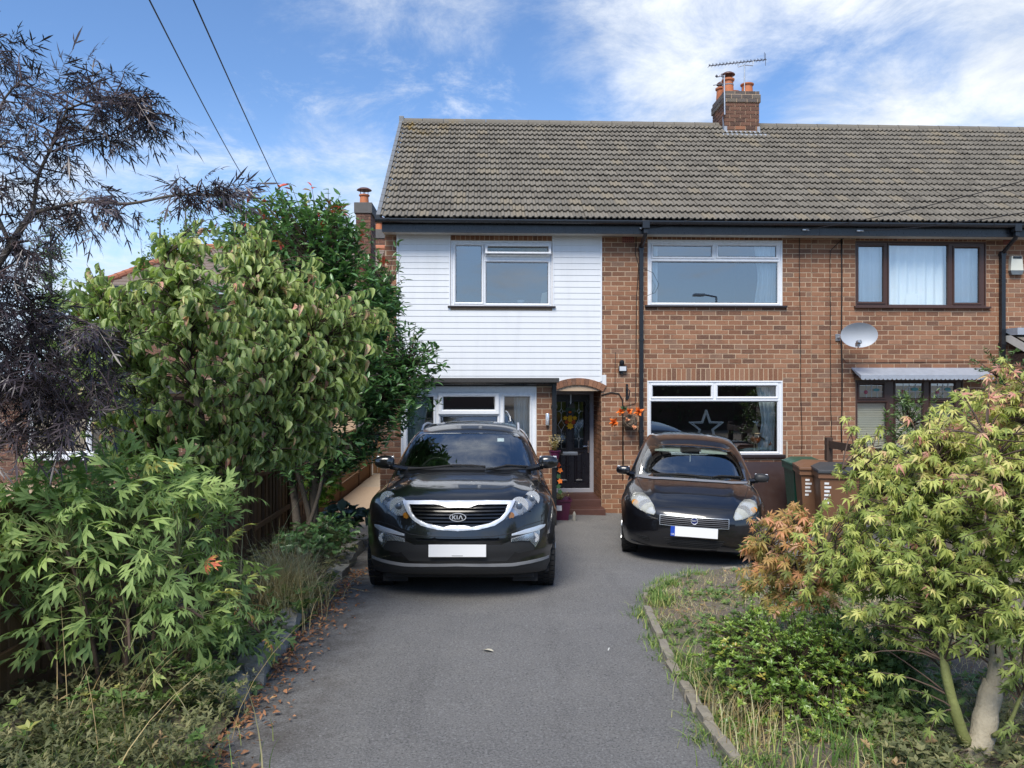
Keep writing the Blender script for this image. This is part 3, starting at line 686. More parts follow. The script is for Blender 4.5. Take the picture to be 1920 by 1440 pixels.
lb = [dpx(440, 0)[0], dpx(0, 1232)[1], dpx(668, 0)[0], dpx(0, 1178)[1]]
part2(MB().box(lb[0], PY + .012, lb[1], lb[2], PY + .03, lb[3], .004).box(lb[0] + .012, PY + .002, lb[1] + .018, lb[2] - .012, PY + .014, lb[3] - .012, .003), 'letterbox', M_steel, door)
hx, hz_ = dpx(770, 0)[0], dpx(0, 1098)[1]
part2(MB().box(hx + .055, PY + .012, hz_ - .12, hx + .085, PY + .03, hz_ + .1, .004).box(hx - .03, PY - .03, hz_ - .01, hx + .08, PY - .012, hz_ + .01, .004).tube([(hx + .07, PY + .02, hz_), (hx + .07, PY - .02, hz_)], .009, 8), 'handle', M_chrome, door)
# ------------------------------------------------------------------ flat-roofed front room under the cladding
zt = F(900, 724, EXY)[1]
e_w = [F(752, 800, EXY)[0], .95, F(1005.8, 800, EXY)[0], zt]
b = wall_sheet(ex0 + .008, ex1 - .008, -.4, zt + .02, EXY + .004, [e_w]); b.box(ex0 + .01, EXY + .13, -.4, ex0 + .16, D, zt + .02).box(ex1 - .16, EXY + .13, -.4, ex1 - .01, D, zt + .02)
part(b, 'front_room_wall', M_mortar, house)
eb = Bricks(); eb.courses(ex0, ex1, -.3, zt + .03, EXY, [e_w, [e_w[0], .9, e_w[2], 9]], F(720, 797.5, EXY)[1] % BH, ex0 + .1)
eb.build(house, M_brick, 60)
b = MB().box(F(700, 710, 11.6)[0], 11.62, F(900, 720, 11.62)[1] + .02, F(1049, 710, 11.6)[0], D + .0, F(900, 708.5, 11.62)[1], .012)
M_felt = simple('roof_felt', (.055, .053, .052), .95, var=.4, nscale=40, bump=.01, bscale=120)
part(b, 'flat_roof', M_felt, house, label='grey felt flat roof over the front room')
part(MB().box(ex0, EXY - .04, zt + .002, ex1 + .01, EXY - .012, zt + .10), 'fascia', M_black, house)
fg = gutter(house, F(700, 716, 11.75)[0], F(1030, 716, 11.75)[0], EXY - .10, F(900, 716, 11.77)[1] + .012, [F(p, 716, 11.77)[0] for p in (800, 937)])
xx = F(1038.5, 800, EXY)[0]; part(MB().box(xx - .034, EXY - .08, .05, xx + .034, EXY - .012, zt + .1, .006).box(xx - .045, EXY - .085, F(0 + 1038, 762, EXY)[1] - .02, xx + .045, EXY, F(1038, 762, EXY)[1] + .02), 'downpipe', M_black, house)
def ge(px0, py0, px1, py1): return rect(px0, py0, px1, py1, EXY)
def zpx(z): return 720 - (z - CAM.z) * FPX / EXY
w2 = window(house, 'window', e_w, [ge(764, 744, 812.5, zpx(1.05)), ge(831, 744, 927.5, 768), ge(826, 781, 932.5, zpx(1.05)), ge(945.8, 744, 993, zpx(1.05))], EXY, M_upvc, [e_w[0] - .03, e_w[1] - .04, e_w[2] + .03, e_w[1] - .002], M_upvc)
s0 = ge(822, 735.8, 935.8, 776.7); part2(MB().ring(s0[0], s0[1], s0[2], s0[3], [(0, EXY + .01), (0, EXY - .03), (.006, EXY - .036), (.05, EXY - .036), (.066, EXY - .018), (.066, EXY + .02)]), 'open_sash', M_upvc, w2)
part2(MB().box(*[F(858, 0, EXY)[0], EXY - .042, F(0, 741.5, EXY)[1]], *[F(902, 0, EXY)[0], EXY - .03, F(0, 739, EXY)[1]]), 'trickle_vent', M_upvc, w2)
part(MB().box(e_w[0] + .002, EXY - .006, zt - .085, e_w[2] - .002, EXY - .003, zt - .006), 'head_panel', M_upvc, house)
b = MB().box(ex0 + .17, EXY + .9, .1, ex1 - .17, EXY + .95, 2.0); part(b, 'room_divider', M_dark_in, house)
part(MB().box(ex0 + .17, EXY + .14, .85, ex1 - .17, EXY + .4, .9), 'window_board', M_upvc, house)
# ------------------------------------------------------------------ chimney on the ridge (part of the roof)
CX0, CX1, CY0, CY1 = 5.21, 5.96, 16.35, 17.2
M_blue = brickmat('brick_blue_grey', [(0, (.06, .06, .06)), (.5, (.10, .10, .10)), (1, (.14, .135, .11))], .2)
M_sootbrick = brickmat('brick_sooty', [(0, (.06, .035, .03)), (.3, (.10, .055, .042)), (.6, (.14, .07, .05)), (.85, (.16, .08, .055)), (1, (.33, .14, .075))], .35)
chim = part(MB().box(CX0 + .01, CY0 + .01, 6.9, CX1 - .01, CY1 - .01, 8.40), 'chimney', M_mortar, house)
def stack_bricks(parent, x0, x1, y0, y1, z0, n, mat, shift=0.0, cat='brick'):
    """courses of whole bricks round the front and left faces"""
    for k in range(n):
        za = z0 + k * BH + GAP / 2; zb_ = za + BH - GAP; off = (k % 2) * BL / 2 + shift
        for axis, a0_, a1_ in (('f', x0, x1), ('l', y0, y1)):
            j = -1
            while True:
                p, q = max(a0_, a0_ + off + j * BL), min(a1_, a0_ + off + (j + 1) * BL); j += 1
                if p >= a1_ - .01: break
                if q - p < .03: continue
                if axis == 'f': bb = MB().box(p + GAP/2, y0 - .004, za, q - GAP/2, y0 + .03, zb_)
                else: bb = MB().box(x0 - .004, p + GAP/2, za, x0 + .03, q - GAP/2, zb_)
                o = part2(bb, 'brick', mat, parent); set_tint(o.data, random.random())
stack_bricks(chim, CX0, CX1, CY0, CY1, 8.19 - 9 * BH, 9, M_sootbrick)
part2(MB().box(CX0 - .02, CY0 - .02, 8.19, CX1 + .02, CY1 + .02, 8.36), 'corbel', M_mortar, chim); part2(MB().box(CX0 - .0, CY0 - .0, 8.36, CX1, CY1, 8.43), 'corbel', M_mortar, chim)
stack_bricks(chim, CX0 - .025, CX1 + .025, CY0 - .025, CY1 + .025, 8.19, 2, M_blue, .05); stack_bricks(chim, CX0 - .004, CX1 + .004, CY0 - .004, CY1 + .004, 8.19 + 2 * BH, 1, M_blue)
b = MB().add([(CX0 - .1, CY0 - .16, 7.42), (CX1 + .2, CY0 - .16, 7.42), (CX1 + .05, CY0 - .006, 7.585), (CX0 - .02, CY0 - .006, 7.585)], [(0, 1, 2, 3)]).box(CX0 - .012, CY0 - .012, 7.5, CX0 + .05, CY0 - .006, 7.68).box(CX1 - .05, CY0 - .012, 7.5, CX1 + .012, CY0 - .006, 7.68)
b.add([(CX0 - .006, CY0 - .1, 7.45), (CX0 - .12, CY0 - .1, 7.47), (CX0 - .12, CY0 + .4, 7.83), (CX0 - .006, CY0 + .4, 7.85)], [(0, 1, 2, 3)]); b.add([(CX0 - .008, CY0, 7.5), (CX0 - .008, CY0 + .12, 7.62), (CX0 - .008, CY0 + .12, 7.95), (CX0 - .008, CY0, 7.7)], [(0, 1, 2, 3)])
b.add([(CX1 + .006, CY0 - .1, 7.45), (CX1 + .2, CY0 - .1, 7.47), (CX1 + .2, CY0 + .4, 7.83), (CX1 + .006, CY0 + .4, 7.85)], [(0, 1, 2, 3)])
part2(b, 'flashing', M_lead, chim)
def pot(parent, x, y, z, r, h, cowl=False, band=False):
    p = part2(MB().lathe([(r, 0), (r * .9, h * .55), (r * .86, h * .82), (r * 1.08, h * .88), (r * 1.1, h * .97), (r * .95, h), (r * .7, h), (r * .7, h * .8)], (x, y, z), 18), 'chimney_pot', M_terra, parent, 'auto')
    return p
pot(chim, 5.37, 16.62, 8.42, .125, .37); pot(chim, 5.78, 16.6, 8.42, .13, .26); pot(chim, 5.62, 17.0, 8.42, .12, .24); pot(chim, 5.36, 17.05, 8.42, .12, .34)
M_cowl = simple('dark_red_cowl', (.10, .045, .035), .5)
for (x, y, z, r) in ((5.37, 16.62, 8.80, .15), (5.36, 17.05, 8.76, .11)):
    b = MB().lathe([(r * 1.0, .07), (r * .96, .09), (r * .6, .125), (r * .05, .145)], (x, y, z), 16)
    for a in range(4): b.box(x + math.cos(a * 1.571 + .6) * r * .7 - .008, y + math.sin(a * 1.571 + .6) * r * .7 - .008, z - .12, x + math.cos(a * 1.571 + .6) * r * .7 + .008, y + math.sin(a * 1.571 + .6) * r * .7 + .008, z + .09)
    part2(b, 'cowl', M_cowl, chim, 'auto')
part2(MB().lathe([(.118, 0), (.122, .02)], (5.37, 16.62, 8.64), 16), 'pot_band', M_steel, chim)

# ------------------------------------------------------------------ the neighbour's house (brown windows)
NX0, NX1 = HX1 + .004, 13.2
nh = empty('brick_house', (8.5, D, 0), 'brick house with dark brown framed windows and a lead canopy, joined to the clad one', 'house')
n_up = rect(1604, 451.7, 1849, 575); n_dn = rect(1604, 712.8, 1806, 860)
SN = [n_up[0], n_up[3], n_up[2], n_up[3] + .12]
part(wall_sheet(NX0, NX1, -.4, 5.0, D + .0043, [n_up, n_dn]), 'wall', M_mortar, nh)
bn = Bricks(); bn.courses(HX1, NX1, -.3, 4.92, D, [n_up, n_dn, SN], zb, .1); bn.soldiers(SN[0], SN[2], SN[1], SN[3], D)
bn.build(nh, M_brick, 300, lambda q: abs(q[0] - 7.2) + .8 * abs(q[2] - 3.2))
nroof = house_shell(nh, NX0, NX1); roof_tiles(nroof, 5.76, 13.2); ridge(nroof, 5.98, 13.2)
part(MB().box(5.724, 12.875, 4.70, 13.2, 12.9, 4.93), 'fascia', M_black, nh); part(MB().box(5.724, 12.9, 4.715, 13.2, D + .02, 4.728), 'soffit', M_soffit, nh)
gutter(nh, 5.724, 13.2, gy, gzt, [F(p, 420, gy)[0] for p in (1590, 1648, 1752, 1862, 1930, 2000)])
downpipe(nh, F(1876, 600)[0], D - .05, 4.5, .1, gy, gzt, .037)
n4 = lambda a, b_, c, d: rect(1480 + a / 4, 400 + b_ / 4, 1480 + c / 4, 400 + d / 4)
window(nh, 'window', n_up, [n4(522, 247, 705, 665), n4(752, 237, 1188, 688), n4(1243, 258, 1425, 672)], D, M_brown, [n_up[0] - .03, n_up[1] - .035, n_up[2] + .06, n_up[1] - .002], M_brown)
n3 = lambda a, b_, c, d: rect(1380 + a / 3.13, 640 + b_ / 3.13, 1380 + c / 3.13, 640 + d / 3.13)
wd = window(nh, 'window', n_dn, [n3(727, 255, 867, 330), n3(940, 245, 1097, 335), n3(1148, 245, 1285, 335), n3(715, 362, 882, 680), n3(940, 362, 1097, 680), n3(1148, 362, 1285, 680)], D, M_brown, [n_dn[0] - .03, n_dn[1] - .04, n_dn[2] + .03, n_dn[1] - .002], M_brown)
# leaded flowers in the top lights
M_red = simple('red_stained_glass', (.30, .02, .05), .3); M_teal = simple('teal_stained_glass', (.05, .22, .22), .3)
for (a, b_, c, d) in ((727, 255, 867, 330), (940, 245, 1097, 335), (1148, 245, 1285, 335)):
    q = n3(a, b_, c, d); w_, h_ = q[2] - q[0], q[3] - q[1]; b = MB(); yy = D + .022
    for f in (.3, .52, .75): b.tube([(q[0] + w_ * f, yy, q[1]), (q[0] + w_ * f, yy, q[3])], .004, 4)
    b.tube([(q[0], yy, q[1] + h_ * .45), (q[2], yy, q[1] + h_ * .45)], .004, 4); b.tube([(q[0] + w_ * .28, yy, q[1] + h_ * .35), (q[0] + w_ * .5, yy, q[1] + h_ * .75), (q[0] + w_ * .72, yy, q[1] + h_ * .6)], .004, 4); part2(b, 'leading', M_steel, wd)
    part2(MB().lathe([(.035, 0), (.03, .004)], (q[0] + w_ * .28, yy - .003, q[1] + h_ * .42), 9, 'y'), 'glass_flower', M_red, wd)
    pl = [(q[0] + w_ * (.72 + .14 * math.cos(k)), q[1] + h_ * (.6 + .12 * math.sin(k) * (1 if abs(math.cos(k)) < .9 else .3))) for k in [2 * math.pi * j / 8 for j in range(8)]]
    part2(MB().prism(pl, yy - .003, yy + .001), 'glass_leaf', M_teal, wd)
# lead canopy with scalloped edge
cn = [F(1596, 689)[0], F(1840, 689)[0]]; zc0, zc1 = F(1600, 689.5)[1], F(1600, 703, 12.8)[1]
b = MB().add([(cn[0], D - .004, zc0), (cn[1], D - .004, zc0), (cn[1] + .02, D - .30, zc1), (cn[0] + .02, D - .30, zc1), (cn[0], D - .004, zc0 - .02), (cn[0] + .02, D - .30, zc1 - .06)], [(0, 1, 2, 3), (0, 3, 5, 4)])
n = 30; w_ = (cn[1] - cn[0]) / n
for i in range(n):
    x0 = cn[0] + .02 + i * w_; pl = [(x0, zc1)] + [(x0 + w_ / 2 - math.cos(math.pi * k / 6) * w_ / 2, zc1 - .055 - math.sin(math.pi * k / 6) * .028) for k in range(7)] + [(x0 + w_, zc1)]
    b.prism(pl, D - .306, D - .30)
part(b, 'canopy', M_lead, nh, label='scalloped lead canopy over the lower window')
part(MB().box(cn[0] + .04, D - .29, zc1 - .06, cn[1], D - .02, zc1 - .02), 'canopy_board', M_brown, nh)
# air bricks
M_air = simple('red_air_brick', (.22, .07, .05), .8)
for hs, (a, b_, c, d) in ((house, (1166.5, 441, 1189, 455)), (nh, (1881, 445, 1897, 459))):
    q = rect(a, b_, c, d); ab = part(MB().box(q[0], D - .006, q[1], q[2], D + .02, q[3], .002), 'air_brick', M_air, hs); bb = MB()
    for i in range(6):
        for j in range(4): bb.box(q[0] + (q[2]-q[0]) * (i + .3) / 6, D - .0075, q[1] + (q[3]-q[1]) * (j + .3) / 4, q[0] + (q[2]-q[0]) * (i + .75) / 6, D - .0062, q[1] + (q[3]-q[1]) * (j + .75) / 4)
    part2(bb, 'air_holes', M_rubber, ab)
# neighbour's porch roof corner at the frame edge
q0 = F(1884, 632, D); b = MB().add([(q0[0], D, q0[1] + .12), (q0[0] + 2.5, D, q0[1] + .12), (q0[0] + 2.5, 11.7, q0[1] - .55), (q0[0] + .0, 11.7, q0[1] - .55)], [(0, 1, 2, 3)]); pr = part(b, 'porch_roof', M_tile, nh); set_tint(pr.data, .2)
part2(MB().box(q0[0] - .02, D - .35, q0[1] + .02, q0[0] + 2.5, D, q0[1] + .14), 'flashing', M_lead, pr)
part2(MB().add([(q0[0] - .02, D, q0[1] + .10), (q0[0] - .02, 11.68, q0[1] - .57), (q0[0] - .02, 11.68, q0[1] - .72), (q0[0] - .02, D, q0[1] - .05)], [(0, 1, 2, 3)]), 'barge_board', M_soffit, pr)
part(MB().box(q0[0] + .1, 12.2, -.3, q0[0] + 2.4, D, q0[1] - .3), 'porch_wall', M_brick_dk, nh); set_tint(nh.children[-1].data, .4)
# ------------------------------------------------------------------ cars: a smooth implicit body, then parts laid on its surface
def smax(a, b, k): h = np.clip(.5 + .5 * (a - b) / k, 0, 1); return b + (a - b) * h + k * h * (1 - h)
def smin(a, b, k): return -smax(-a, -b, k)
def curve(x, pts):
    """smooth (monotone-ish cubic) interpolation through points"""
    px = np.array([p[0] for p in pts], float); py = np.array([p[1] for p in pts], float)
    d = np.gradient(py, px); s = np.diff(py) / np.diff(px); m = d.copy()
    for i in range(1, len(px) - 1): m[i] = 0 if s[i-1] * s[i] <= 0 else 2 * s[i-1] * s[i] / (s[i-1] + s[i])
    xc = np.clip(x, px[0], px[-1]); i = np.clip(np.searchsorted(px, xc, 'right') - 1, 0, len(px) - 2)
    h = px[i+1] - px[i]; t = (xc - px[i]) / h
    return ((2*t**3 - 3*t**2 + 1) * py[i] + (t**3 - 2*t**2 + t) * h * m[i] + (-2*t**3 + 3*t**2) * py[i+1] + (t**3 - t**2) * h * m[i+1])
def surface_net(fn, lo, hi, h):
    """dual-grid mesh of fn = 0 over x >= 0, mirrored; vertices pulled onto the surface; normals from the field"""
    ax = [np.arange(lo[i], hi[i] + h, h) for i in range(3)]
    X, Y, Z = np.meshgrid(*ax, indexing='ij'); Fv = fn(X, Y, Z); S = Fv < 0
    n = np.array(Fv.shape) - 1; idx = -np.ones(n, int)
    cs = [(i, j, k) for i in (0, 1) for j in (0, 1) for k in (0, 1)]
    sub = lambda A, c: A[c[0]:c[0]+n[0], c[1]:c[1]+n[1], c[2]:c[2]+n[2]]
    cnt = sum(sub(S, c).astype(int) for c in cs); act = (cnt > 0) & (cnt < 8)
    P = np.zeros((*n, 3)); W = np.zeros(n)
    for a in cs:
        for d in range(3):
            if a[d]: continue
            b = list(a); b[d] = 1; fa, fb = sub(Fv, a), sub(Fv, tuple(b)); cr = (fa < 0) != (fb < 0)
            t = np.where(cr, fa / np.where(np.abs(fa - fb) < 1e-12, 1, fa - fb), 0)
            for e in range(3): P[..., e] += np.where(cr, a[e] + (t if e == d else 0), 0)
            W += cr
    ii = np.argwhere(act); idx[act] = np.arange(len(ii))
    V = (P[act] / W[act][:, None] + ii) * h + np.array(lo)
    for _ in range(4):                                     # Newton steps onto the surface
        e = 1e-3; f0 = fn(V[:, 0], V[:, 1], V[:, 2])
        G = np.stack([fn(V[:, 0] + e * (d == 0), V[:, 1] + e * (d == 1), V[:, 2] + e * (d == 2)) - f0 for d in range(3)], 1) / e
        V -= np.clip(f0 / np.maximum((G ** 2).sum(1), .05), -.6 * h, .6 * h)[:, None] * G * .8
    quads = []
    for d in range(3):
        o1, o2 = [(1, 2), (2, 0), (0, 1)][d]
        sl0 = [slice(1, n[k]) if k != d else slice(0, n[k]) for k in range(3)]
        A = S[:n[0]+1, :n[1]+1, :n[2]+1]
        s0 = tuple(sl0); s1 = tuple(slice(q.start + (1 if k == d else 0), q.stop + (1 if k == d else 0)) for k, q in enumerate(sl0))
        a_, b_ = A[s0], A[s1]; ed = np.argwhere(a_ != b_); flip = a_[a_ != b_]
        if len(ed) == 0: continue
        base = ed + np.array([q.start for q in sl0])
        def cell(do1, do2):
            c = base.copy(); c[:, o1] -= do1; c[:, o2] -= do2; return idx[c[:, 0], c[:, 1], c[:, 2]]
        q = np.stack([cell(1, 1), cell(0, 1), cell(0, 0), cell(1, 0)], 1); q[~flip] = q[~flip][:, ::-1]
        quads.append(q[(q >= 0).all(1)])
    return V, np.concatenate(quads)
class Car:
    def __init__(s, name, label, fn, L, hw, H, front_px, front_t, heading, roll, paint, h=.024):
        s.fn = fn
        u = (front_px - 960) / FPX; dx, dy = math.sin(YAW) + u * math.cos(YAW), math.cos(YAW) - u * math.sin(YAW)
        X0, Y0 = dx * front_t, dy * front_t
        c, sn = math.cos(heading), math.sin(heading)
        p = lambda x, y: Vector((X0 + c * x + sn * y, Y0 - sn * x + c * y, 0))
        hgt = lambda v: gz(v.x, v.y) + .004
        a, b, d, e = [p(x, y) for x, y in ((-.75, .88), (.75, .88), (-.75, .88 + s.WB), (.75, .88 + s.WB))]
        zf, zr = (hgt(a) + hgt(b)) / 2, (hgt(d) + hgt(e)) / 2
        yv = (Vector((sn, c, (zr - zf) / s.WB))).normalized()
        xv = Vector((c, -sn, -math.tan(roll))); xv = (xv - yv * xv.dot(yv)).normalized(); zv = xv.cross(yv)
        org = Vector((X0, Y0, zf + (zf - zr) / s.WB * .88))
        s.M = Matrix(((xv.x, yv.x, zv.x, org.x), (xv.y, yv.y, zv.y, org.y), (xv.z, yv.z, zv.z, org.z), (0, 0, 0, 1)))
        s.root = bpy.data.objects.new(name, None); COL.objects.link(s.root); s.root.matrix_world = s.M; s.root.empty_display_size = .1
        tag(s.root, label, 'car'); s.Mi = s.M.inverted(); s.camL = s.Mi @ CAM
        V, Q = surface_net(fn, (-h * .5 - hw - .06 + (-h*0), -.08, .1), (hw + .06, L + .08, H + .08), h)
        s.V, s.Q = V, Q
        s.bvh = BVHTree.FromPolygons([tuple(v) for v in V], [tuple(int(i) for i in q) for q in Q])
    def px(s, x, y):
        """photo pixel -> body-local point where the sight line meets the body"""
        d = (s.Mi.to_3x3() @ pixdir(x, y)).normalized(); hit = s.bvh.ray_cast(s.camL, d)
        return hit[0]
    def xz(s, x, y):
        p = s.px(x, y)
        return None if p is None else (p.x, p.z)
    def poly(s, pts, conv):
        out = []
        for a in pts:
            q = s.xz(*conv(*a))
            if q: out.append(q)
        return out
    def dense(s, poly, step):
        out = []; n = len(poly)
        for i in range(n):
            a, b = Vector(poly[i]), Vector(poly[(i+1) % n]); k = max(1, int((b - a).length / step)); out += [tuple(a + (b - a) * j / k) for j in range(k)]
        return out
    def smooth_poly(s, poly, it=1):
        for _ in range(it):
            o = []
            for i in range(len(poly)):
                a, b = Vector(poly[i]), Vector(poly[(i+1) % len(poly)]); o += [tuple(a * .75 + b * .25), tuple(a * .25 + b * .75)]
            poly = o
        return poly
    def patch(s, name, poly, mat, off=.004, step=.02, axis='y', parent=None, thick=.01, sgn=1, inset=0.0, dome=0.0, smooth=True, push=0.0):
        """fill a front-view (x,z) or side-view (y,z) outline and lay it on the body"""
        bd = s.dense(poly, step); nb = len(bd); pts = [Vector(p) for p in bd]
        xs = [p[0] for p in bd]; zs = [p[1] for p in bd]
        def inside(x, z):
            c = False; j = nb - 1
            for i in range(nb):
                if (zs[i] > z) != (zs[j] > z) and x < (xs[j] - xs[i]) * (z - zs[i]) / (zs[j] - zs[i] + 1e-12) + xs[i]: c = not c
                j = i
            return c
        z = min(zs) + step * .6
        while z < max(zs):
            x = min(xs) + step * .6
            while x < max(xs):
                if inside(x, z) and min((x - a) ** 2 + (z - b) ** 2 for a, b in bd) > (step * .45) ** 2: pts.append(Vector((x, z)))
                x += step
            z += step
        v, e, f, *_ = delaunay_2d_cdt(pts, [(i, (i+1) % nb) for i in range(nb)], [], 1, 1e-6)
        top = []; last = None
        for p in v:
            if axis == 'y': o, d = Vector((p.x, -1.0 if sgn > 0 else 6.0, p.y)), Vector((0, sgn, 0))
            else: o, d = Vector((sgn * 2.0, p.x, p.y)), Vector((-sgn, 0, 0))
            h = s.bvh.ray_cast(o, d)
            if h[0] is None:
                q = s.bvh.find_nearest(Vector((p.x, .5, p.y)) if axis == 'y' else Vector((sgn * .85, p.x, p.y))); h = q
            nrm = h[1] if h[1].dot(-d) > 0 else -h[1]
            dm = 0.0
            if dome: dm = dome * min(1.0, math.sqrt(min((p.x - a) ** 2 + (p.y - b) ** 2 for a, b in bd)) / .05)
            top.append(h[0] + nrm * (off + dm) - d * 0 + d * push)
        n = len(top); back = Vector((0, sgn, 0)) if axis == 'y' else Vector((-sgn, 0, 0))
        vs = top + [t + back * thick for t in top]; fs = [tuple(q) for q in f]
        ec = {}
        for q in fs:
            for i in range(len(q)):
                k = (q[i], q[(i+1) % len(q)]); ec[k] = ec.get(k, 0) + 1
        side = [(a, b, n + b, n + a) for (a, b) in ec if (b, a) not in ec]
        b = MB().add(vs, fs + side)
        me = b.mesh(name, mat, 'auto' if smooth else False)
        o = link(name, me, parent or s.root); return o
    def mirror(s, poly): return [(-x, z) for x, z in poly][::-1]
    def part(s, b, name, mat, parent=None, smooth=False): return b.build(name, mat, parent or s.root, smooth=smooth)
    def finish_body(s, cuts, mats, zsplit):
        """cut the window openings out of the shell and link it"""
        C = s.V[s.Q].mean(1)
        def inpoly(P, poly):
            c = np.zeros(len(P), bool); n = len(poly); j = n - 1
            for i in range(n):
                (xi, zi), (xj, zj) = poly[i], poly[j]
                t = ((zi > P[:, 1]) != (zj > P[:, 1])) & (P[:, 0] < (xj - xi) * (P[:, 1] - zi) / (zj - zi + 1e-12) + xi); c ^= t; j = i
            return c
        keep = np.ones(len(C), bool)
        for kind, poly in cuts:
            if kind == 'front': keep &= ~(inpoly(C[:, [0, 2]], poly) & (C[:, 1] < 2.45))
            elif kind == 'rear': keep &= ~(inpoly(C[:, [0, 2]], poly) & (C[:, 1] > 3.2))
            else: keep &= ~(inpoly(C[:, [1, 2]], poly) & (np.abs(C[:, 0]) > .45))
        Q = s.Q[keep]; me = np_mesh('body', s.V, [Q], None, smooth=True)
        for m in mats: me.materials.append(m)
        mi = (C[keep][:, 2] < zsplit(C[keep])).astype(np.int32); me.polygons.foreach_set('material_index', mi)
        e = 2e-3; f0 = s.fn(s.V[:, 0], s.V[:, 1], s.V[:, 2])
        G = np.stack([s.fn(s.V[:, 0] + e * (d == 0), s.V[:, 1] + e * (d == 1), s.V[:, 2] + e * (d == 2)) - f0 for d in range(3)], 1)
        G /= np.maximum(np.linalg.norm(G, axis=1), 1e-9)[:, None]
        try: me.normals_split_custom_set_from_vertices([tuple(g) for g in G])
        except Exception as ex: print('normals', ex)
        return link('body', me, s.root)
    def wheel(s, x, y, r, w, rim=True):
        o = empty('wheel', (0, 0, 0), parent=s.root); o.location = (x, y, r)
        k = 1 if x > 0 else -1
        pr = [(r * .66, -w/2 * .95), (r * .9, -w/2), (r * .975, -w/2 * .86), (r, -w/2 * .6), (r, w/2 * .6), (r * .975, w/2 * .86), (r * .9, w/2), (r * .66, w/2 * .95)]
        b = MB().lathe(pr, (0, 0, 0), 40, 'x'); 
        for a in range(40):                                 # tread blocks
            an = 2 * math.pi * a / 40
            for xx in (-.36, -.12, .12, .36):
                st = len(b.v); b.box(-w * .095, -.018, r - .006, w * .095, .018, r + .007); b.xform(Matrix.Rotation(an + (.07 if xx in (-.12, .36) else 0), 4, 'X') @ Matrix.Translation((xx * w, 0, 0)), st)
        s.part(b, 'tyre', M_rubber, o, 'auto')
        b = MB().lathe([(r * .66, 0), (r * .64, .03), (r * .5, .045), (r * .5, -.05), (r * .1, -.05)], (k * w * .33, 0, 0), 30, 'x') if k > 0 else MB().lathe([(r * .66, 0), (r * .64, -.03), (r * .5, -.045), (r * .5, .05), (r * .1, .05)], (k * w * .33, 0, 0), 30, 'x')
        for a in range(5):
            st = len(b.v); b.box(-.02, -.035, .03, .02, .035, r * .62, .006); b.xform(Matrix.Rotation(2 * math.pi * a / 5, 4, 'X') @ Matrix.Identity(4), st); 
            for i in range(st, len(b.v)): b.v[i] = (b.v[i][0] + k * (w * .33 + .03), b.v[i][1], b.v[i][2])
        s.part(b, 'rim', M_alloy, o, 'auto')
def paintmat(name, c, flake=.0):
    t = NT(name); t.col(tuple(c)); t.set(Roughness=.28, Metallic=.25, Coat_Weight=1.0, Coat_Roughness=.025); t.b.inputs['Coat IOR'].default_value = 1.55
    d = t.noise(3.0, 6, .7); t.set(Coat_Roughness=t.rng(d, .4, .75, .02, .07))
    t.col(t.mix(t.rng(t.noise(25, 5, .7), .55, .8, 0, .06), tuple(c), (.2, .18, .15))); return t.m
M_pk = paintmat('black_metallic_paint', (.008, .0085, .0095)); M_pf = paintmat('black_paint', (.006, .006, .008))
M_plastic = simple('grey_black_plastic', (.022, .023, .025), .5, var=.15, nscale=30)
M_gloss = simple('gloss_black_plastic', (.006, .006, .007), .18)
M_alloy = simple('alloy_rim', (.38, .39, .40), .35, metal=.9)
M_satin = simple('satin_chrome', (.80, .82, .85), .38, metal=.7, var=.03)
M_cloth = simple('dark_seat_cloth', (.03, .03, .033), .9)
M_plate = simple('white_number_plate', (.78, .79, .80), .35, var=.02)
M_band = simple('blue_plate_band', (.01, .06, .42), .4)
M_visor = simple('pale_sun_visor', (.55, .60, .55), .8)
M_amber = simple('amber_lens', (.65, .26, .03), .2)
M_silverpl = simple('silver_reflector', (.85, .87, .9), .28, metal=.75, var=.1, nscale=40)
t = NT('headlamp_lens'); t.n.remove(t.b); tr = t.node('ShaderNodeBsdfTransparent'); tr.inputs[0].default_value = (.93, .95, .97, 1); gl_ = t.node('ShaderNodeBsdfGlossy'); gl_.inputs['Roughness'].default_value = .02
fr = t.node('ShaderNodeFresnel'); fr.inputs[0].default_value = 1.5; ms = t.node('ShaderNodeMixShader'); t.l.new(t.math('ADD', fr.outputs[0], .05, True), ms.inputs[0]); t.l.new(tr.outputs[0], ms.inputs[1]); t.l.new(gl_.outputs[0], ms.inputs[2]); t.l.new(ms.outputs[0], t.out.inputs[0]); M_lens = t.m
t = NT('cloudy_headlamp_lens'); tr = t.node('ShaderNodeBsdfTransparent'); t.col(t.mix(t.noise(12, 4), (.55, .56, .48), (.72, .73, .66))); t.set(Roughness=.15); ms = t.node('ShaderNodeMixShader'); t.l.new(t.rng(t.noise(7, 4), .3, .7, .22, .6), ms.inputs[0]); t.l.new(tr.outputs[0], ms.inputs[1]); t.l.new(t.b.outputs[0], ms.inputs[2]); t.l.new(ms.outputs[0], t.out.inputs[0]); M_lens_c = t.m
def text_mesh(txt, size, mat, name, parent, Mloc, extrude=.002, bold=0.0):
    cu = bpy.data.curves.new(name, 'FONT'); cu.body = txt; cu.size = size; cu.extrude = extrude; cu.offset = bold; cu.align_x = 'CENTER'; cu.align_y = 'CENTER'
    o = bpy.data.objects.new('tmp', cu); COL.objects.link(o); dg = bpy.context.evaluated_depsgraph_get(); me = bpy.data.meshes.new_from_object(o.evaluated_get(dg)); bpy.data.objects.remove(o); bpy.data.curves.remove(cu)
    me.transform(Mloc); me.materials.clear(); me.materials.append(mat); return link(name, me, parent)
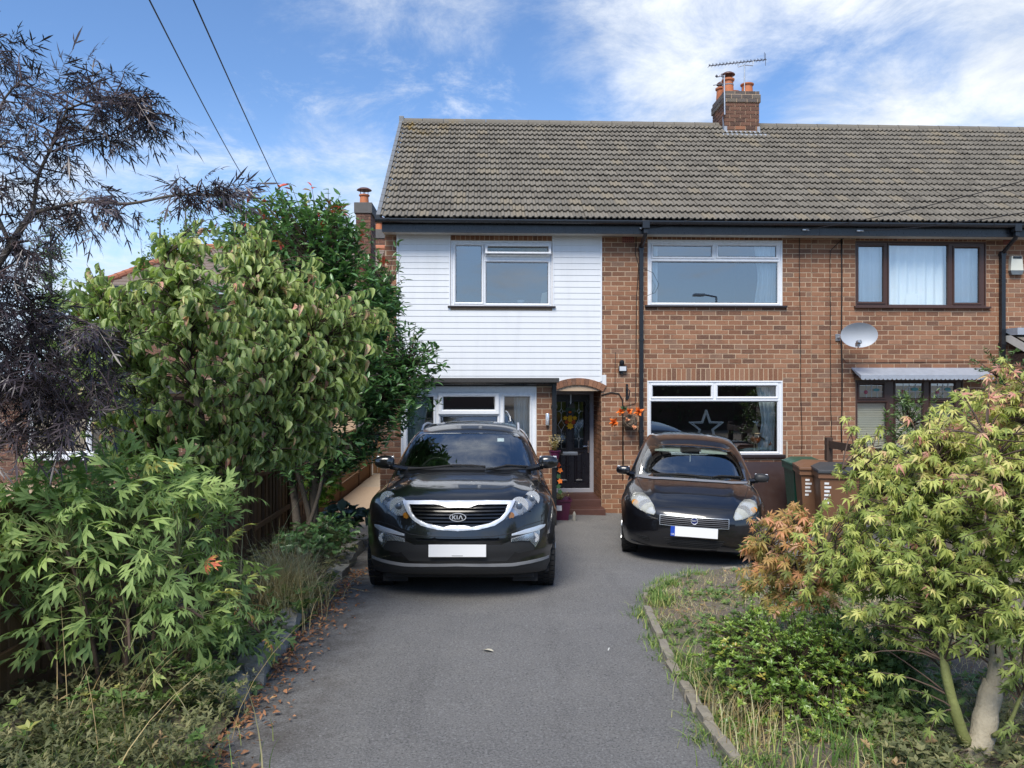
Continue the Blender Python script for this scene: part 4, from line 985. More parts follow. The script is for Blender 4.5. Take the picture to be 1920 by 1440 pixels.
# upright text facing the front of a car: text x -> local x, text y -> local z
def facing(c, tilt=0.0): return Matrix.Translation(c) @ Matrix.Rotation(R(90) - tilt, 4, 'X')
def interior(car, yb, zb, hw, ztop, visor_mat, roofy, rhd=-1):
    """dash, seats, wheel, mirror, visors"""
    z = zb
    b = MB().box(-hw + .06, yb + .1, z - .35, hw - .06, yb + .55, z - .03, .04); car.part(b, 'dashboard', M_plastic, smooth='auto')
    for x in (-.36, .36):
        st = MB().box(x - .25, yb + 1.25, z - .55, x + .25, yb + 1.42, z + .02, .05); st.box(x - .12, yb + 1.3, z + .05, x + .12, yb + 1.4, z + .24, .035); st.box(x - .25, yb + .8, z - .65, x + .25, yb + 1.35, z - .45, .05); car.part(st, 'seat', M_cloth, smooth='auto')
    rs = MB().box(-hw + .12, yb + 2.1, z - .6, hw - .12, yb + 2.25, z - .02, .05)
    for x in (-.4, 0, .4): rs.box(x - .12, yb + 2.12, z, x + .12, yb + 2.2, z + .13, .03)
    car.part(rs, 'rear_seat', M_cloth, smooth='auto')
    pts = [Vector((.18 * math.cos(a), 0, .18 * math.sin(a))) for a in [2 * math.pi * i / 24 for i in range(25)]]
    w = MB().tube(pts, .014, 8, False).box(-.15, -.01, -.03, .15, .02, .03, .01); w.xform(Matrix.Translation((rhd * .36, yb + .62, z - .05)) @ Matrix.Rotation(R(-22), 4, 'X')); car.part(w, 'steering_wheel', M_rubber, smooth='auto')
    car.part(MB().box(-.12, roofy - .06, ztop - .17, .12, roofy - .03, ztop - .10, .015), 'rear_view_mirror', M_gloss, smooth='auto')
    for x in (-.34, .34):
        v = MB().box(-.17, 0, -.12, .17, .012, 0, .005); v.xform(Matrix.Translation((x * .9, roofy - .04, ztop - .06)) @ Matrix.Rotation(R(-40), 4, 'X')); car.part(v, 'sun_visor', visor_mat)
# ================================================================== SUV
def f_suv(x, y, z):
    ax = np.sqrt(x * x + 1e-6)
    yf = curve(z, [(.1, .16), (.24, .09), (.34, .035), (.40, .03), (.47, .005), (.56, 0), (.64, .012), (.72, .03), (.82, .06), (.90, .105), (.97, .18), (1.05, .32), (1.15, .6)])
    yf = yf + .15 * (ax / .75) ** 2 + .34 * (ax / .93) ** 6
    fr = (yf - y) * .72
    zt = curve(y, [(0, .90), (.12, .955), (.25, .995), (.5, 1.045), (.8, 1.075), (1.1, 1.095), (1.4, 1.105), (2.2, 1.09), (3.5, 1.07), (4.44, 1.05)])
    zt = zt - .028 * (ax / .6) ** 2 - .10 * (ax / .90) ** 6 + .016 * np.exp(-((ax - .50) / .07) ** 2) * np.clip((y - .1) / .3, 0, 1) * np.clip((1.5 - y) / .4, 0, 1)
    tp = (z - zt) * .92
    xs = curve(z, [(.1, .84), (.2, .865), (.35, .895), (.55, .922), (.72, .928), (.85, .918), (.95, .895), (1.05, .862), (1.15, .82)])
    xs = xs - .05 * np.clip((y - 3.3) / 1.2, 0, 1) ** 2 - .03 * np.clip((.6 - y) / .6, 0, 1)
    flare = .018 * (np.exp(-((np.hypot(y - .88, z - .345) - .42) / .05) ** 2) + np.exp(-((np.hypot(y - 3.52, z - .345) - .42) / .05) ** 2)) * np.clip((.85 - z) / .1, 0, 1)
    sd = ax - xs - flare
    bt = curve(y, [(0, .26), (.3, .22), (.6, .2), (4.0, .22), (4.44, .34)]) - z
    rr = y - curve(z, [(.2, 4.28), (.4, 4.40), (.8, 4.44), (1.0, 4.36), (1.2, 4.3)])
    low = smax(smax(smax(fr, tp, .06), sd, .09), smax(bt, rr, .08), .06)
    ws = (z - curve(y, [(.5, .70), (.8, .88), (1.0, 1.00), (1.3, 1.13), (1.6, 1.31), (1.9, 1.465), (2.1, 1.545), (2.35, 1.595), (2.8, 1.618), (3.3, 1.60), (3.8, 1.535), (4.1, 1.47), (4.4, 1.2)]) + .045 * (ax / .6) ** 2 + .05 * (ax / .66) ** 6) * .85
    gs = (ax - curve(z, [(.95, .865), (1.05, .85), (1.2, .79), (1.4, .70), (1.5, .655), (1.6, .60), (1.7, .55)]) + .06 * np.clip((y - 3.2) / 1.1, 0, 1) ** 2) * .92
    gr = (y - curve(z, [(1.0, 4.36), (1.2, 4.22), (1.45, 4.02), (1.6, 3.9)])) * .9
    gh = smax(smax(ws, gs, .07), smax(gr, .9 - z, .05), .06)
    b = smin(low, gh, .035)
    for yc in (.88, 3.52): b = smax(b, -(np.maximum(np.hypot(y - yc, z - .345) - .395, (.58 - ax))), .012)
    return b
Car.WB = 2.64
suv = Car('suv_car', 'black SUV with chrome-rimmed grille parked on the drive by the hedge, facing the street', f_suv, 4.44, .95, 1.66, 857.5, 7.03, R(2.3), R(0), M_pk)
kc = lambda X, Y: (660 + X / 4, 760 + Y / 4)
sym = lambda poly: poly + [(-x, z) for x, z in poly[::-1]]
def L(pts): return suv.poly(pts, kc)
def shrink(poly, k, dz=0.0):
    cx, cz = sum(p[0] for p in poly) / len(poly), sum(p[1] for p in poly) / len(poly); return [(cx + (x - cx) * k, cz + (z - cz) * k + dz) for x, z in poly]
def halfsym(car, pts, conv, first=True, last=True):
    """left half traced in the photo -> symmetric outline (first/last point on the centre line)"""
    p = car.poly(pts, conv); c0 = p[:]
    if first: c0[0] = (0.0, c0[0][1])
    if last: c0[-1] = (0.0, c0[-1][1])
    return c0, c0 + [(-x, z) for x, z in c0[::-1][(1 if last else 0):(-1 if first else None)]]
def at_y(car, px, py, y):
    d = (car.Mi.to_3x3() @ pixdir(px, py)); t = (y - car.camL.y) / d.y; p = car.camL + d * t; return p
def on_body(car, px, py, off=.004):
    d = (car.Mi.to_3x3() @ pixdir(px, py)).normalized(); h = car.bvh.ray_cast(car.camL, d)
    return None if h[0] is None else h[0] + (h[1] if h[1].dot(d) < 0 else -h[1]) * off
def line_on(car, pts, conv, r=.004, off=0.0, name='shut_line', mat=None, both=False, sub=6):
    full = []
    for a, b in zip(pts[:-1], pts[1:]):
        full += [(a[0] + (b[0] - a[0]) * i / sub, a[1] + (b[1] - a[1]) * i / sub) for i in range(sub)]
    full.append(pts[-1]); P = [on_body(car, *conv(*q), off) for q in full]; P = [p for p in P if p is not None]
    b = MB().tube(P, r, 6)
    if both: car.part(MB().tube([Vector((-p.x, p.y, p.z)) for p in P], r, 6), name, mat or M_rubber, smooth='auto')
    return car.part(b, name, mat or M_rubber, smooth='auto')
def mirror_unit(car, cx, cz, y, sx, sy, sz, side, paint):
    bm = bmesh.new(); bmesh.ops.create_icosphere(bm, subdivisions=3, radius=1)
    for v in bm.verts:
        v.co = Vector([math.copysign(abs(c) ** .75, c) for c in v.co]); v.co.y = max(v.co.y, -1) if v.co.y < .55 else .55
        f = 1 - .18 * (v.co.x * side + 1) / 2; v.co = Vector((cx + v.co.x * sx, y + v.co.y * sy * f, cz + v.co.z * sz * f))
    me = bpy.data.meshes.new('wing_mirror'); bm.to_mesh(me); bm.free(); me.polygons.foreach_set('use_smooth', [True] * len(me.polygons)); me.materials.append(paint); o = link('wing_mirror', me, car.root)
    car.part(MB().box(cx - sx * .86, y + sy * .52, cz - sz * .8, cx + sx * .86, y + sy * .57, cz + sz * .8, .004), 'mirror_glass', M_silverpl, o)
    x1 = cx - side * sx * .55; x2 = cx - side * (sx + .09); car.part(MB().tube([(x1, y, cz - sz * .55), (x2, y + .03, cz - sz * .95), (x2 - side * .06, y + .05, cz - sz * 1.1)], [.035, .032, .03], 8), 'mirror_arm', M_gloss, o, 'auto')
def reflector(car, parent, c, r, depth=.03, lens=True):
    b = MB().lathe([(r * 1.1, -.002), (r * 1.12, .004), (r, .004), (r * .8, depth * .5), (r * .4, depth), (r * .05, depth)], (c.x, c.y, c.z), 20, 'y'); o = car.part(b, 'reflector', M_silverpl, parent, 'auto')
    if lens:
        b = MB().lathe([(r * .62, depth * .55), (r * .55, depth * .1), (r * .3, -depth * .2), (r * .03, -depth * .3)], (c.x, c.y, c.z), 18, 'y'); car.part(b, 'projector_lens', M_lensball, o, True)
t = NT('projector_glass'); t.col((.12, .14, .17)); t.set(Roughness=.03); t.b.inputs['Specular IOR Level'].default_value = 1.0; t.set(Coat_Weight=1.0, Coat_Roughness=.02); M_lensball = t.m

M_housing = simple('grey_lamp_housing', (.55, .57, .60), .35, metal=.6)
# ---- SUV parts
wsL, ws = halfsym(suv, [(802, 207), (600, 210), (530, 214), (505, 232), (420, 390), (397, 435), (402, 458), (600, 469), (802, 466)], kc)
grO, gro = halfsym(suv, [(802, 719), (600, 718), (382, 718), (415, 800), (455, 858), (520, 903), (640, 934), (802, 944)], kc)
grI, gri = halfsym(suv, [(802, 770), (710, 768), (650, 746), (432, 745), (446, 800), (482, 848), (560, 888), (690, 916), (735, 904), (802, 904)], kc)
hl = L([(258, 615), (290, 660), (330, 693), (385, 722), (412, 780), (440, 858), (390, 846), (330, 822), (268, 790), (234, 740), (230, 690), (238, 650)])
lwL, lw = halfsym(suv, [(802, 993), (460, 993), (492, 1026), (802, 1026)], kc)
fogS = L([(174, 893), (290, 935), (398, 972), (402, 1020), (462, 1042), (395, 1092), (345, 1107), (245, 1084), (200, 1030), (180, 950)])
fogC = L([(174, 893), (205, 898), (300, 930), (397, 966), (396, 979), (300, 962), (215, 938), (180, 912)])
fogL = L([(206, 936), (300, 968), (396, 1000), (398, 1024), (330, 1012), (268, 1016), (232, 1062), (208, 1012)])
botL, bot = halfsym(suv, [(802, 1046), (480, 1046), (430, 1052), (372, 1104), (430, 1166), (802, 1166)], kc)
side_win = [(1.62, 1.14), (1.95, 1.36), (2.3, 1.455), (2.9, 1.49), (3.4, 1.46), (3.75, 1.39), (3.86, 1.30), (3.7, 1.2), (2.6, 1.135)]
rear_win = [(-.52, 1.17), (.52, 1.17), (.47, 1.44), (-.47, 1.44)]
body = suv.finish_body([('front', shrink(ws, .95)), ('front', gri), ('front', shrink(hl, .93)), ('front', suv.mirror(shrink(hl, .93))), ('side', shrink(side_win, .96)), ('rear', shrink(rear_win, .95)), ('front', shrink(lw, .95))], [M_pk, M_plastic], lambda C: np.where(C[:, 1] < .7, .355, .40))
wso = suv.patch('windscreen', ws, M_glass_car, .004, .035, thick=.004)
ringp = lambda a, k: a + shrink(a, k)[::-1]
# frit border of the windscreen: left and right halves
fl = wsL + [(x * .955, z + (.018 if z < 1.25 else -.016)) for x, z in wsL][::-1]
for pl in (fl, suv.mirror(fl)): suv.patch('frit_border', pl, M_gloss, .002, .03, thick=.003, parent=wso)
for pl in (grO + grI[::-1], suv.mirror(grO + grI[::-1])): suv.patch('grille_surround', pl, M_satin, .012, .02, thick=.05, dome=.006)
suv.patch('grille_backing', gri, M_rubber, 0, .04, push=.07)
zg = sorted(p[1] for p in gri); z0, z1 = zg[0], zg[-1]
def span_at(poly, z):
    xs = []
    for i in range(len(poly)):
        (xa, za), (xb, zb_) = poly[i], poly[(i+1) % len(poly)]
        if (za > z) != (zb_ > z): xs.append(xa + (xb - xa) * (z - za) / (zb_ - za))
    return (min(xs), max(xs)) if xs else None
for i in range(1, 7):
    z = z0 + (z1 - z0) * (i - .35) / 6.3; sp1 = span_at(gri, z)
    if sp1: a, c = sp1; suv.patch('grille_slat', [(a, z - .007), (c, z - .007), (c, z + .007), (a, z + .007)], M_gloss, -.012, .03, thick=.03)
bc = suv.px(857.5, 969.5); by, bz = bc.y - .012, bc.z
el = [(.077 * math.cos(a), bz + .039 * math.sin(a)) for a in [2 * math.pi * i / 28 for i in range(28)]]
bo = suv.part(MB().prism(el, by - .006, by + .03), 'badge', M_gloss)
eo, ei = el, [(x * .90, bz + (z - bz) * .84) for x, z in el]; b = MB()
for i in range(28):
    j = (i + 1) % 28; b.prism([eo[i], eo[j], ei[j], ei[i]], by - .011, by - .004)
suv.part(b, 'badge_rim', M_satin, bo)
def strokes(parent, car, segs, cx, cz, y, w, mat, name):
    b = MB()
    for (xa, za, xb, zb_) in segs:
        d = Vector((xb - xa, zb_ - za)).normalized(); n = Vector((-d.y, d.x)) * w / 2
        b.prism([(cx + xa + n.x, cz + za + n.y), (cx + xb + n.x, cz + zb_ + n.y), (cx + xb - n.x, cz + zb_ - n.y), (cx + xa - n.x, cz + za - n.y)], y - .004, y)
    car.part(b, name, mat, parent)
strokes(bo, suv, [(-.046, -.018, -.046, .018), (-.043, -.002, -.022, .018), (-.038, .002, -.021, -.018), (-.006, -.018, -.006, .018), (.010, -.018, .026, .018), (.026, .018, .044, -.018)], 0, bz, by - .006, .0085, M_satin, 'badge_letters')
for sgn in (-1, 1):
    hp = hl if sgn < 0 else suv.mirror(hl); hpo = suv.patch('headlight', hp, M_lens, .004, .022, thick=.004)
    suv.patch('housing', shrink(hp, .99), M_housing, 0, .03, push=.055, parent=hpo)
    for (px, py, r) in ((265, 702, .066), (348, 758, .078)):
        c = suv.px(*kc(px, py)); c = Vector((sgn * abs(c.x), c.y + .02, c.z)); reflector(suv, hpo, c, r)
    c = suv.px(*kc(402, 828)); suv.part(MB().lathe([(.03, 0), (.028, .02), (.005, .025)], (sgn * abs(c.x), c.y + .022, c.z), 12, 'y'), 'indicator', M_amber, hpo, 'auto')
    drl = [hp[k] for k in range(len(hp))]
    fs = suv.patch('fog_surround', fogS if sgn < 0 else suv.mirror(fogS), M_plastic, .003, .025, thick=.02)
    suv.patch('chrome_strip', fogC if sgn < 0 else suv.mirror(fogC), M_satin, .012, .015, thick=.02, dome=.004, parent=fs)
    fo = suv.patch('fog_lamp', fogL if sgn < 0 else suv.mirror(fogL), M_silverpl, .007, .018, thick=.01, parent=fs)
    c = suv.px(*kc(236, 990)); reflector(suv, fs, Vector((sgn * abs(c.x), c.y - .008, c.z)), .04, .02)
    suv.patch('fog_lens', shrink(fogL if sgn < 0 else suv.mirror(fogL), .98), M_lens, .012, .02, thick=.002, parent=fs)
    suv.patch('side_window', side_win, M_glass_car, .004, .05, 'x', sgn=sgn, thick=.004)
    m = at_y(suv, *kc(245, 425), 1.42); mirror_unit(suv, sgn * abs(m.x + .0), m.z, 1.42, .108, .085, .078, sgn, M_pk)
    suv.wheel(sgn * .80, .88, .345, .235); suv.wheel(sgn * .80, 3.52, .345, .235)
    pts = [Vector((sgn * .575, y, 0)) for y in np.linspace(2.2, 3.7, 10)]
    for p in pts: h = suv.bvh.ray_cast(Vector((p.x, p.y, 3)), Vector((0, 0, -1))); p.z = h[0].z + (.035 if 2.3 < p.y < 3.6 else .0)
    suv.part(MB().tube(pts, .014, 8), 'roof_rail', M_satin, smooth='auto')
suv.patch('lower_grille', lw, M_rubber, 0, .03, push=.03); b = MB()
suv.patch('bumper_insert', bot, M_plastic, .003, .03, thick=.01)
pc = suv.px(*kc(790, 1088)); pz = pc.z; py_ = min(suv.px(*kc(x, 1088)).y for x in (600, 790, 980)) - .018
pl = suv.part(MB().box(-.26, py_ - .006, pz - .0555, .26, py_, pz + .0555, .002), 'number_plate', M_plate)
suv.part(MB().box(-.05, py_ - .0068, pz - .047, .05, py_ - .0061, pz - .043), 'plate_print', M_rubber, pl)
suv.patch('rear_window', rear_win, M_glass_car, .004, .05, sgn=-1, thick=.004)
suv.patch('skid_strip', halfsym(suv, [(802, 1186), (400, 1184), (250, 1158), (152, 1124), (152, 1142), (250, 1180), (395, 1206), (802, 1206)], kc)[1], simple('grey_skid_plastic', (.22, .225, .235), .4), .006, .03, thick=.012, dome=.004)
line_on(suv, [(1222, 719), (1110, 712), (802, 712), (490, 712), (384, 716), (330, 690), (290, 655), (262, 612), (275, 590), (318, 500), (345, 470)], kc, .0045)
line_on(suv, [(384, 716), (330, 690), (290, 655), (262, 612), (275, 590), (318, 500), (345, 470)], kc, .0045, both=True)
line_on(suv, [(160, 860), (300, 900), (430, 965), (560, 985), (802, 990), (1040, 985), (1170, 965), (1300, 900), (1440, 860)], kc, .003, name='bumper_crease')
line_on(suv, [(425, 486), (600, 478), (760, 459), (900, 461), (1000, 470)], kc, .011, .018, 'wiper'); line_on(suv, [(1010, 492), (1090, 478), (1160, 459), (1320, 468)], kc, .011, .018, 'wiper')
suv.patch('cowl', halfsym(suv, [(802, 466), (600, 469), (402, 460), (398, 476), (600, 486), (802, 484)], kc)[1], M_plastic, .004, .03, thick=.01)
c = suv.poly([(1090, 246), (1140, 246), (1140, 272), (1090, 272)], kc); suv.patch('sticker', c, M_plate, .001, .03, thick=.001, parent=wso)
b = MB().box(-.70, .35, .17, .70, .5, .26, .01); suv.part(b, 'undertray', M_rubber)
for sgn in (-1, 1): suv.part(MB().box(sgn * .62 - .12, .42, .12, sgn * .62 + .12, .44, .24, .004), 'air_deflector', M_rubber)
suv.part(MB().box(-.85, .5, .2, .85, 4.2, .3), 'floor_pan', M_rubber)
interior(suv, 1.2, 1.09, .78, 1.50, M_cloth, 2.05)

# ================================================================== hatchback
def f_hat(x, y, z):
    ax = np.sqrt(x * x + 1e-6)
    yf = curve(z, [(.1, .16), (.2, .07), (.29, .02), (.40, 0), (.5, .004), (.58, .022), (.65, .06), (.71, .12), (.78, .25), (.9, .55), (1.0, .95)])
    yf = yf + .13 * (ax / .65) ** 2 + .30 * (ax / .84) ** 6; fr = (yf - y) * .72
    zt = curve(y, [(0, .60), (.1, .68), (.25, .755), (.5, .84), (.8, .915), (1.0, .95), (1.3, .965), (4.03, .97)])
    zt = zt - .03 * (ax / .6) ** 2 - .06 * (ax / .82) ** 8 + .014 * np.exp(-((ax - .46) / .06) ** 2) * np.clip((y - .1) / .25, 0, 1) * np.clip((1.2 - y) / .3, 0, 1)
    tp = (z - zt) * .92
    xs = curve(z, [(.1, .76), (.25, .80), (.45, .834), (.62, .842), (.78, .828), (.9, .80), (1.0, .765), (1.1, .72)]) - .06 * np.clip((y - 3.0) / 1.0, 0, 1) ** 2 - .025 * np.clip((.6 - y) / .6, 0, 1)
    flare = .016 * (np.exp(-((np.hypot(y - .87, z - .30) - .37) / .05) ** 2) + np.exp(-((np.hypot(y - 3.38, z - .30) - .37) / .05) ** 2)) * np.clip((.78 - z) / .1, 0, 1)
    sd = ax - xs - flare; bt = curve(y, [(0, .20), (.3, .17), (.6, .165), (3.6, .2), (4.03, .3)]) - z
    rr = y - curve(z, [(.2, 3.9), (.4, 4.0), (.7, 4.03), (1.0, 3.94), (1.2, 3.85)])
    low = smax(smax(smax(fr, tp, .06), sd, .08), smax(bt, rr, .08), .05)
    ws = (z - curve(y, [(.6, .80), (.95, .955), (1.2, 1.085), (1.5, 1.235), (1.8, 1.365), (2.0, 1.428), (2.3, 1.472), (2.7, 1.482), (3.2, 1.45), (3.6, 1.38), (3.9, 1.2)]) + .04 * (ax / .6) ** 2 + .04 * (ax / .62) ** 6) * .85
    gs = (ax - curve(z, [(.85, .81), (.95, .785), (1.1, .725), (1.25, .665), (1.38, .605), (1.46, .56), (1.55, .51)]) + .05 * np.clip((y - 3.0) / .9, 0, 1) ** 2) * .92
    gr = (y - curve(z, [(.9, 3.97), (1.1, 3.86), (1.3, 3.72), (1.45, 3.6)])) * .9
    gh = smax(smax(ws, gs, .06), smax(gr, .8 - z, .05), .06)
    b = smin(low, gh, .03)
    for yc in (.87, 3.38): b = smax(b, -(np.maximum(np.hypot(y - yc, z - .30) - .345, (.52 - ax))), .012)
    return b
Car.WB = 2.51
hat = Car('hatchback_car', 'small black hatchback with cloudy headlights parked by the downpipe and lower window', f_hat, 4.03, .86, 1.52, 1298.5, 8.80, R(13.0), R(2.3), M_pf)
fc = lambda X, Y: (1120 + X / 5.142, 780 + Y / 5.142)
wsL, ws = halfsym(hat, [(872, 272), (700, 273), (600, 277), (505, 292), (470, 350), (440, 440), (404, 560), (430, 575), (650, 592), (893, 604)], fc)
hl = hat.poly([(330, 810), (336, 770), (352, 745), (395, 735), (450, 742), (500, 790), (545, 862), (566, 930), (548, 955), (480, 936), (400, 896), (350, 858)], fc)
grL, gr_ = halfsym(hat, [(926, 972), (605, 958), (603, 1050), (926, 1066)], fc)
lgL, lg = halfsym(hat, [(925, 1180), (632, 1166), (660, 1215), (700, 1250), (925, 1268)], fc)
vent = hat.poly([(376, 1128), (430, 1140), (485, 1152), (500, 1200), (440, 1195), (395, 1165)], fc)
side_win = [(1.5, 1.02), (1.75, 1.2), (2.0, 1.32), (2.5, 1.37), (3.0, 1.34), (3.35, 1.26), (3.45, 1.16), (3.2, 1.06), (2.4, 1.0)]
rear_win = [(-.5, 1.05), (.5, 1.05), (.45, 1.34), (-.45, 1.34)]
hat.finish_body([('front', shrink(ws, .95)), ('front', shrink(hl, .92)), ('front', hat.mirror(shrink(hl, .92))), ('front', shrink(gr_, .97)), ('side', shrink(side_win, .95)), ('rear', shrink(rear_win, .95))], [M_pf, M_pf], lambda C: np.zeros(len(C)))
wso = hat.patch('windscreen', ws, M_glass_car, .004, .035, thick=.004)
fl = wsL + [(x * .965, z + (.014 if z < 1.1 else -.014)) for x, z in wsL][::-1]
for q in (fl, hat.mirror(fl)): hat.patch('frit_border', q, M_gloss, .002, .03, thick=.003, parent=wso)
hat.patch('cowl', halfsym(hat, [(893, 606), (650, 593), (420, 575), (380, 572), (395, 590), (650, 612), (893, 628)], fc)[1], simple('grey_cowl_plastic', (.20, .21, .23), .5), .006, .03, thick=.012)
M_slat = simple('dull_grey_slat', (.13, .13, .14), .45, metal=.4)
hat.patch('grille_backing', gr_, M_rubber, 0, .04, push=.03)
gx = [p[0] for p in grL]; zt_, zb_ = (grL[0][1] + grL[1][1]) / 2, (grL[2][1] + grL[3][1]) / 2; gw = abs(grL[1][0])
for i in range(6):
    z = zb_ + (zt_ - zb_) * i / 5; hat.patch('grille_slat', [(-gw, z - .0035), (gw, z - .0035), (gw, z + .0035), (-gw, z + .0035)], M_steel if i in (0, 5) else M_slat, .004, .04, thick=.02)
for sx in (-1, 1): hat.patch('grille_slat', [(sx * gw - .004, zb_), (sx * gw + .004, zb_), (sx * gw + .004, zt_), (sx * gw - .004, zt_)], M_steel, .004, .04, thick=.02)
bc = hat.px(*fc(926, 1012)); by, bz = bc.y - .012, bc.z
bo = hat.part(MB().lathe([(.040, 0), (.040, -.008), (.036, -.012), (.033, -.011), (.033, -.002)], (0, by + .008, bz), 28, 'y'), 'badge', M_satin, smooth='auto')
hat.part(MB().lathe([(.0335, .0), (.0335, -.002), (.001, -.003)], (0, by + .004, bz), 24, 'y'), 'badge_disc', simple('blue_enamel', (.012, .02, .12), .2), bo, 'auto')
text_mesh('FIAT', .026, M_satin, 'badge_letters', bo, facing((0, by - .0005, bz)), .0015, .0008)
for sgn in (-1, 1):
    hp = hl if sgn < 0 else hat.mirror(hl); hpo = hat.patch('headlight', hp, M_lens_c, .006, .02, thick=.004, dome=.006)
    hat.patch('housing', shrink(hp, .98), M_silverpl, 0, .03, push=.045, parent=hpo)
    c = hat.px(*fc(470, 870)); reflector(hat, hpo, Vector((sgn * abs(c.x), c.y + .016, c.z)), .075, .02, False)
    c = hat.px(*fc(362, 830)); hat.part(MB().lathe([(.036, 0), (.034, .02), (.005, .03)], (sgn * abs(c.x), c.y + .012, c.z), 12, 'y'), 'indicator', M_amber, hpo, 'auto')
    vo = hat.patch('bumper_vent', vent if sgn < 0 else hat.mirror(vent), M_rubber, .003, .02, thick=.01)
    zs_ = [p[1] for p in vent]
    for k in range(1, 4):
        z = min(zs_) + (max(zs_) - min(zs_)) * k / 4; q = span_at(vent, z)
        if q: a, c = q if sgn < 0 else (-q[1], -q[0]); hat.patch('vent_slat', [(a, z - .004), (c, z - .004), (c, z + .004), (a, z + .004)], M_plastic, .008, .03, parent=vo)
    hat.patch('side_window', side_win, M_glass_car, .004, .05, 'x', sgn=sgn, thick=.004)
    m = at_y(hat, *fc(250, 518), 1.22); mirror_unit(hat, sgn * abs(m.x), m.z, 1.22, .092, .075, .062, sgn, M_pf if sgn < 0 else M_plastic)
    hat.wheel(sgn * .735, .87, .30, .195); hat.wheel(sgn * .735, 3.38, .30, .195)
hat.patch('lower_grille', lg, M_rubber, .002, .04)
zs_ = sorted(p[1] for p in lg)
for k in range(1, 6):
    z = zs_[0] + (zs_[-1] - zs_[0]) * k / 6; q = span_at(lg, z)
    if q: hat.patch('lower_slat', [(q[0], z - .003), (q[1], z - .003), (q[1], z + .003), (q[0], z + .003)], M_plastic, .006, .04)
pc = hat.px(*fc(921, 1117)); pz = pc.z; py_ = pc.y - .035
pl = hat.part(MB().box(-.26, py_ - .006, pz - .0555, .26, py_, pz + .0555, .002), 'number_plate', M_plate)
hat.part(MB().box(-.26, py_ - .0075, pz - .0555, -.212, py_ - .0061, pz + .0555), 'plate_band', M_band, pl)
text_mesh('GB', .026, M_plate, 'band_letters', pl, facing((-.236, py_ - .0085, pz - .036)), .0006)
hat.patch('rear_window', rear_win, M_glass_car, .004, .05, sgn=-1, thick=.004)
line_on(hat, [(565, 885), (760, 876), (925, 880), (1100, 892), (1290, 910)], fc, .003); line_on(hat, [(566, 930), (545, 862), (500, 790), (450, 740), (400, 640), (380, 585)], fc, .0035, both=True)
line_on(hat, [(540, 572), (700, 568), (860, 576), (1000, 595), (1100, 605)], fc, .010, .016, 'wiper'); line_on(hat, [(1110, 600), (1180, 586), (1280, 590), (1375, 597)], fc, .010, .016, 'wiper')
line_on(hat, [(330, 1190), (420, 1225), (560, 1262), (700, 1275), (925, 1292), (1150, 1300)], fc, .006, .002, 'splitter_lip', M_gloss)
hat.part(MB().box(-.75, .5, .17, .75, 3.8, .25), 'floor_pan', M_rubber)
interior(hat, .95, .95, .72, 1.38, M_visor, 1.80)
hat.part(MB().tube([(0, 1.76, 1.24), (0, 1.765, 1.10)], .006, 5), 'hanging_ribbon', M_plate)
# ------------------------------------------------------------------ things on and by the houses
def thing_mesh(b, name, mat, label, cat, group=None, smooth=False): return tag(b.build(name, mat, smooth=smooth), label, cat, group)
def wire(pts, r, label, name='cable', cat='cable', mat=None, group=None): return thing_mesh(MB().tube(pts, r, 5), name, mat or M_cable, label, cat, group, True)
def fx(px, py, Y=D, dy=0.0): x, z = F(px, py, Y); return Vector((x, Y + dy, z))
# satellite dish
c = fx(1608, 628, D - .42); M_dish = simple('grey_dish_paint', (.40, .43, .47), .45, var=.06)
sd = empty('satellite_dish', fx(1572, 633), 'grey oval satellite dish on the wall of the brown-windowed house', 'satellite dish')
b = MB(); n, m = 28, 6; vs = [(0, 0, 0)]; rx, rz = .305, .208
for i in range(1, m + 1):
    for j in range(n): a = 2 * math.pi * j / n; f = i / m; vs.append((rx * f * math.cos(a), -.075 * f * f, rz * f * math.sin(a)))
fs = [(0, 1 + j, 1 + (j + 1) % n) for j in range(n)] + [(1 + i*n + j, 1 + i*n + (j+1) % n, 1 + (i+1)*n + (j+1) % n, 1 + (i+1)*n + j) for i in range(m-1) for j in range(n)]
k = len(vs); b.add(vs, fs).add([(x, y + .008, z) for x, y, z in vs], fs); b.add([vs[1 + (m-1)*n + j] for j in range(n)] + [(vs[1 + (m-1)*n + j][0], vs[1 + (m-1)*n + j][1] + .008, vs[1 + (m-1)*n + j][2]) for j in range(n)], [(j, (j+1) % n, n + (j+1) % n, n + j) for j in range(n)])
b.xform(Matrix.Translation(c) @ Matrix.Rotation(R(6), 4, 'X') @ Matrix.Rotation(R(-6), 4, 'Z')); part2(b, 'reflector', M_dish, sd, True)
lnb = fx(1610, 645, D - .85); part2(MB().tube([c + Vector((0, -.03, -.2)), lnb + Vector((0, .05, -.02))], .011, 6), 'arm', M_steel, sd)
part2(MB().lathe([(.02, 0), (.034, -.02), (.036, -.09), (.02, -.11)], lnb + Vector((0, .05, .03)), 12, 'y').box(lnb.x - .025, lnb.y - .01, lnb.z - .04, lnb.x + .025, lnb.y + .07, lnb.z + .02, .006), 'receiver_head', M_steel, sd, 'auto')
q = fx(1570, 633); part2(MB().box(q.x - .04, D - .02, q.z - .06, q.x + .04, D, q.z + .06, .004).tube([(q.x, D - .01, q.z), (q.x + .06, D - .2, q.z - .02), (c.x, c.y + .02, c.z)], .018, 8), 'wall_bracket', M_steel, sd)
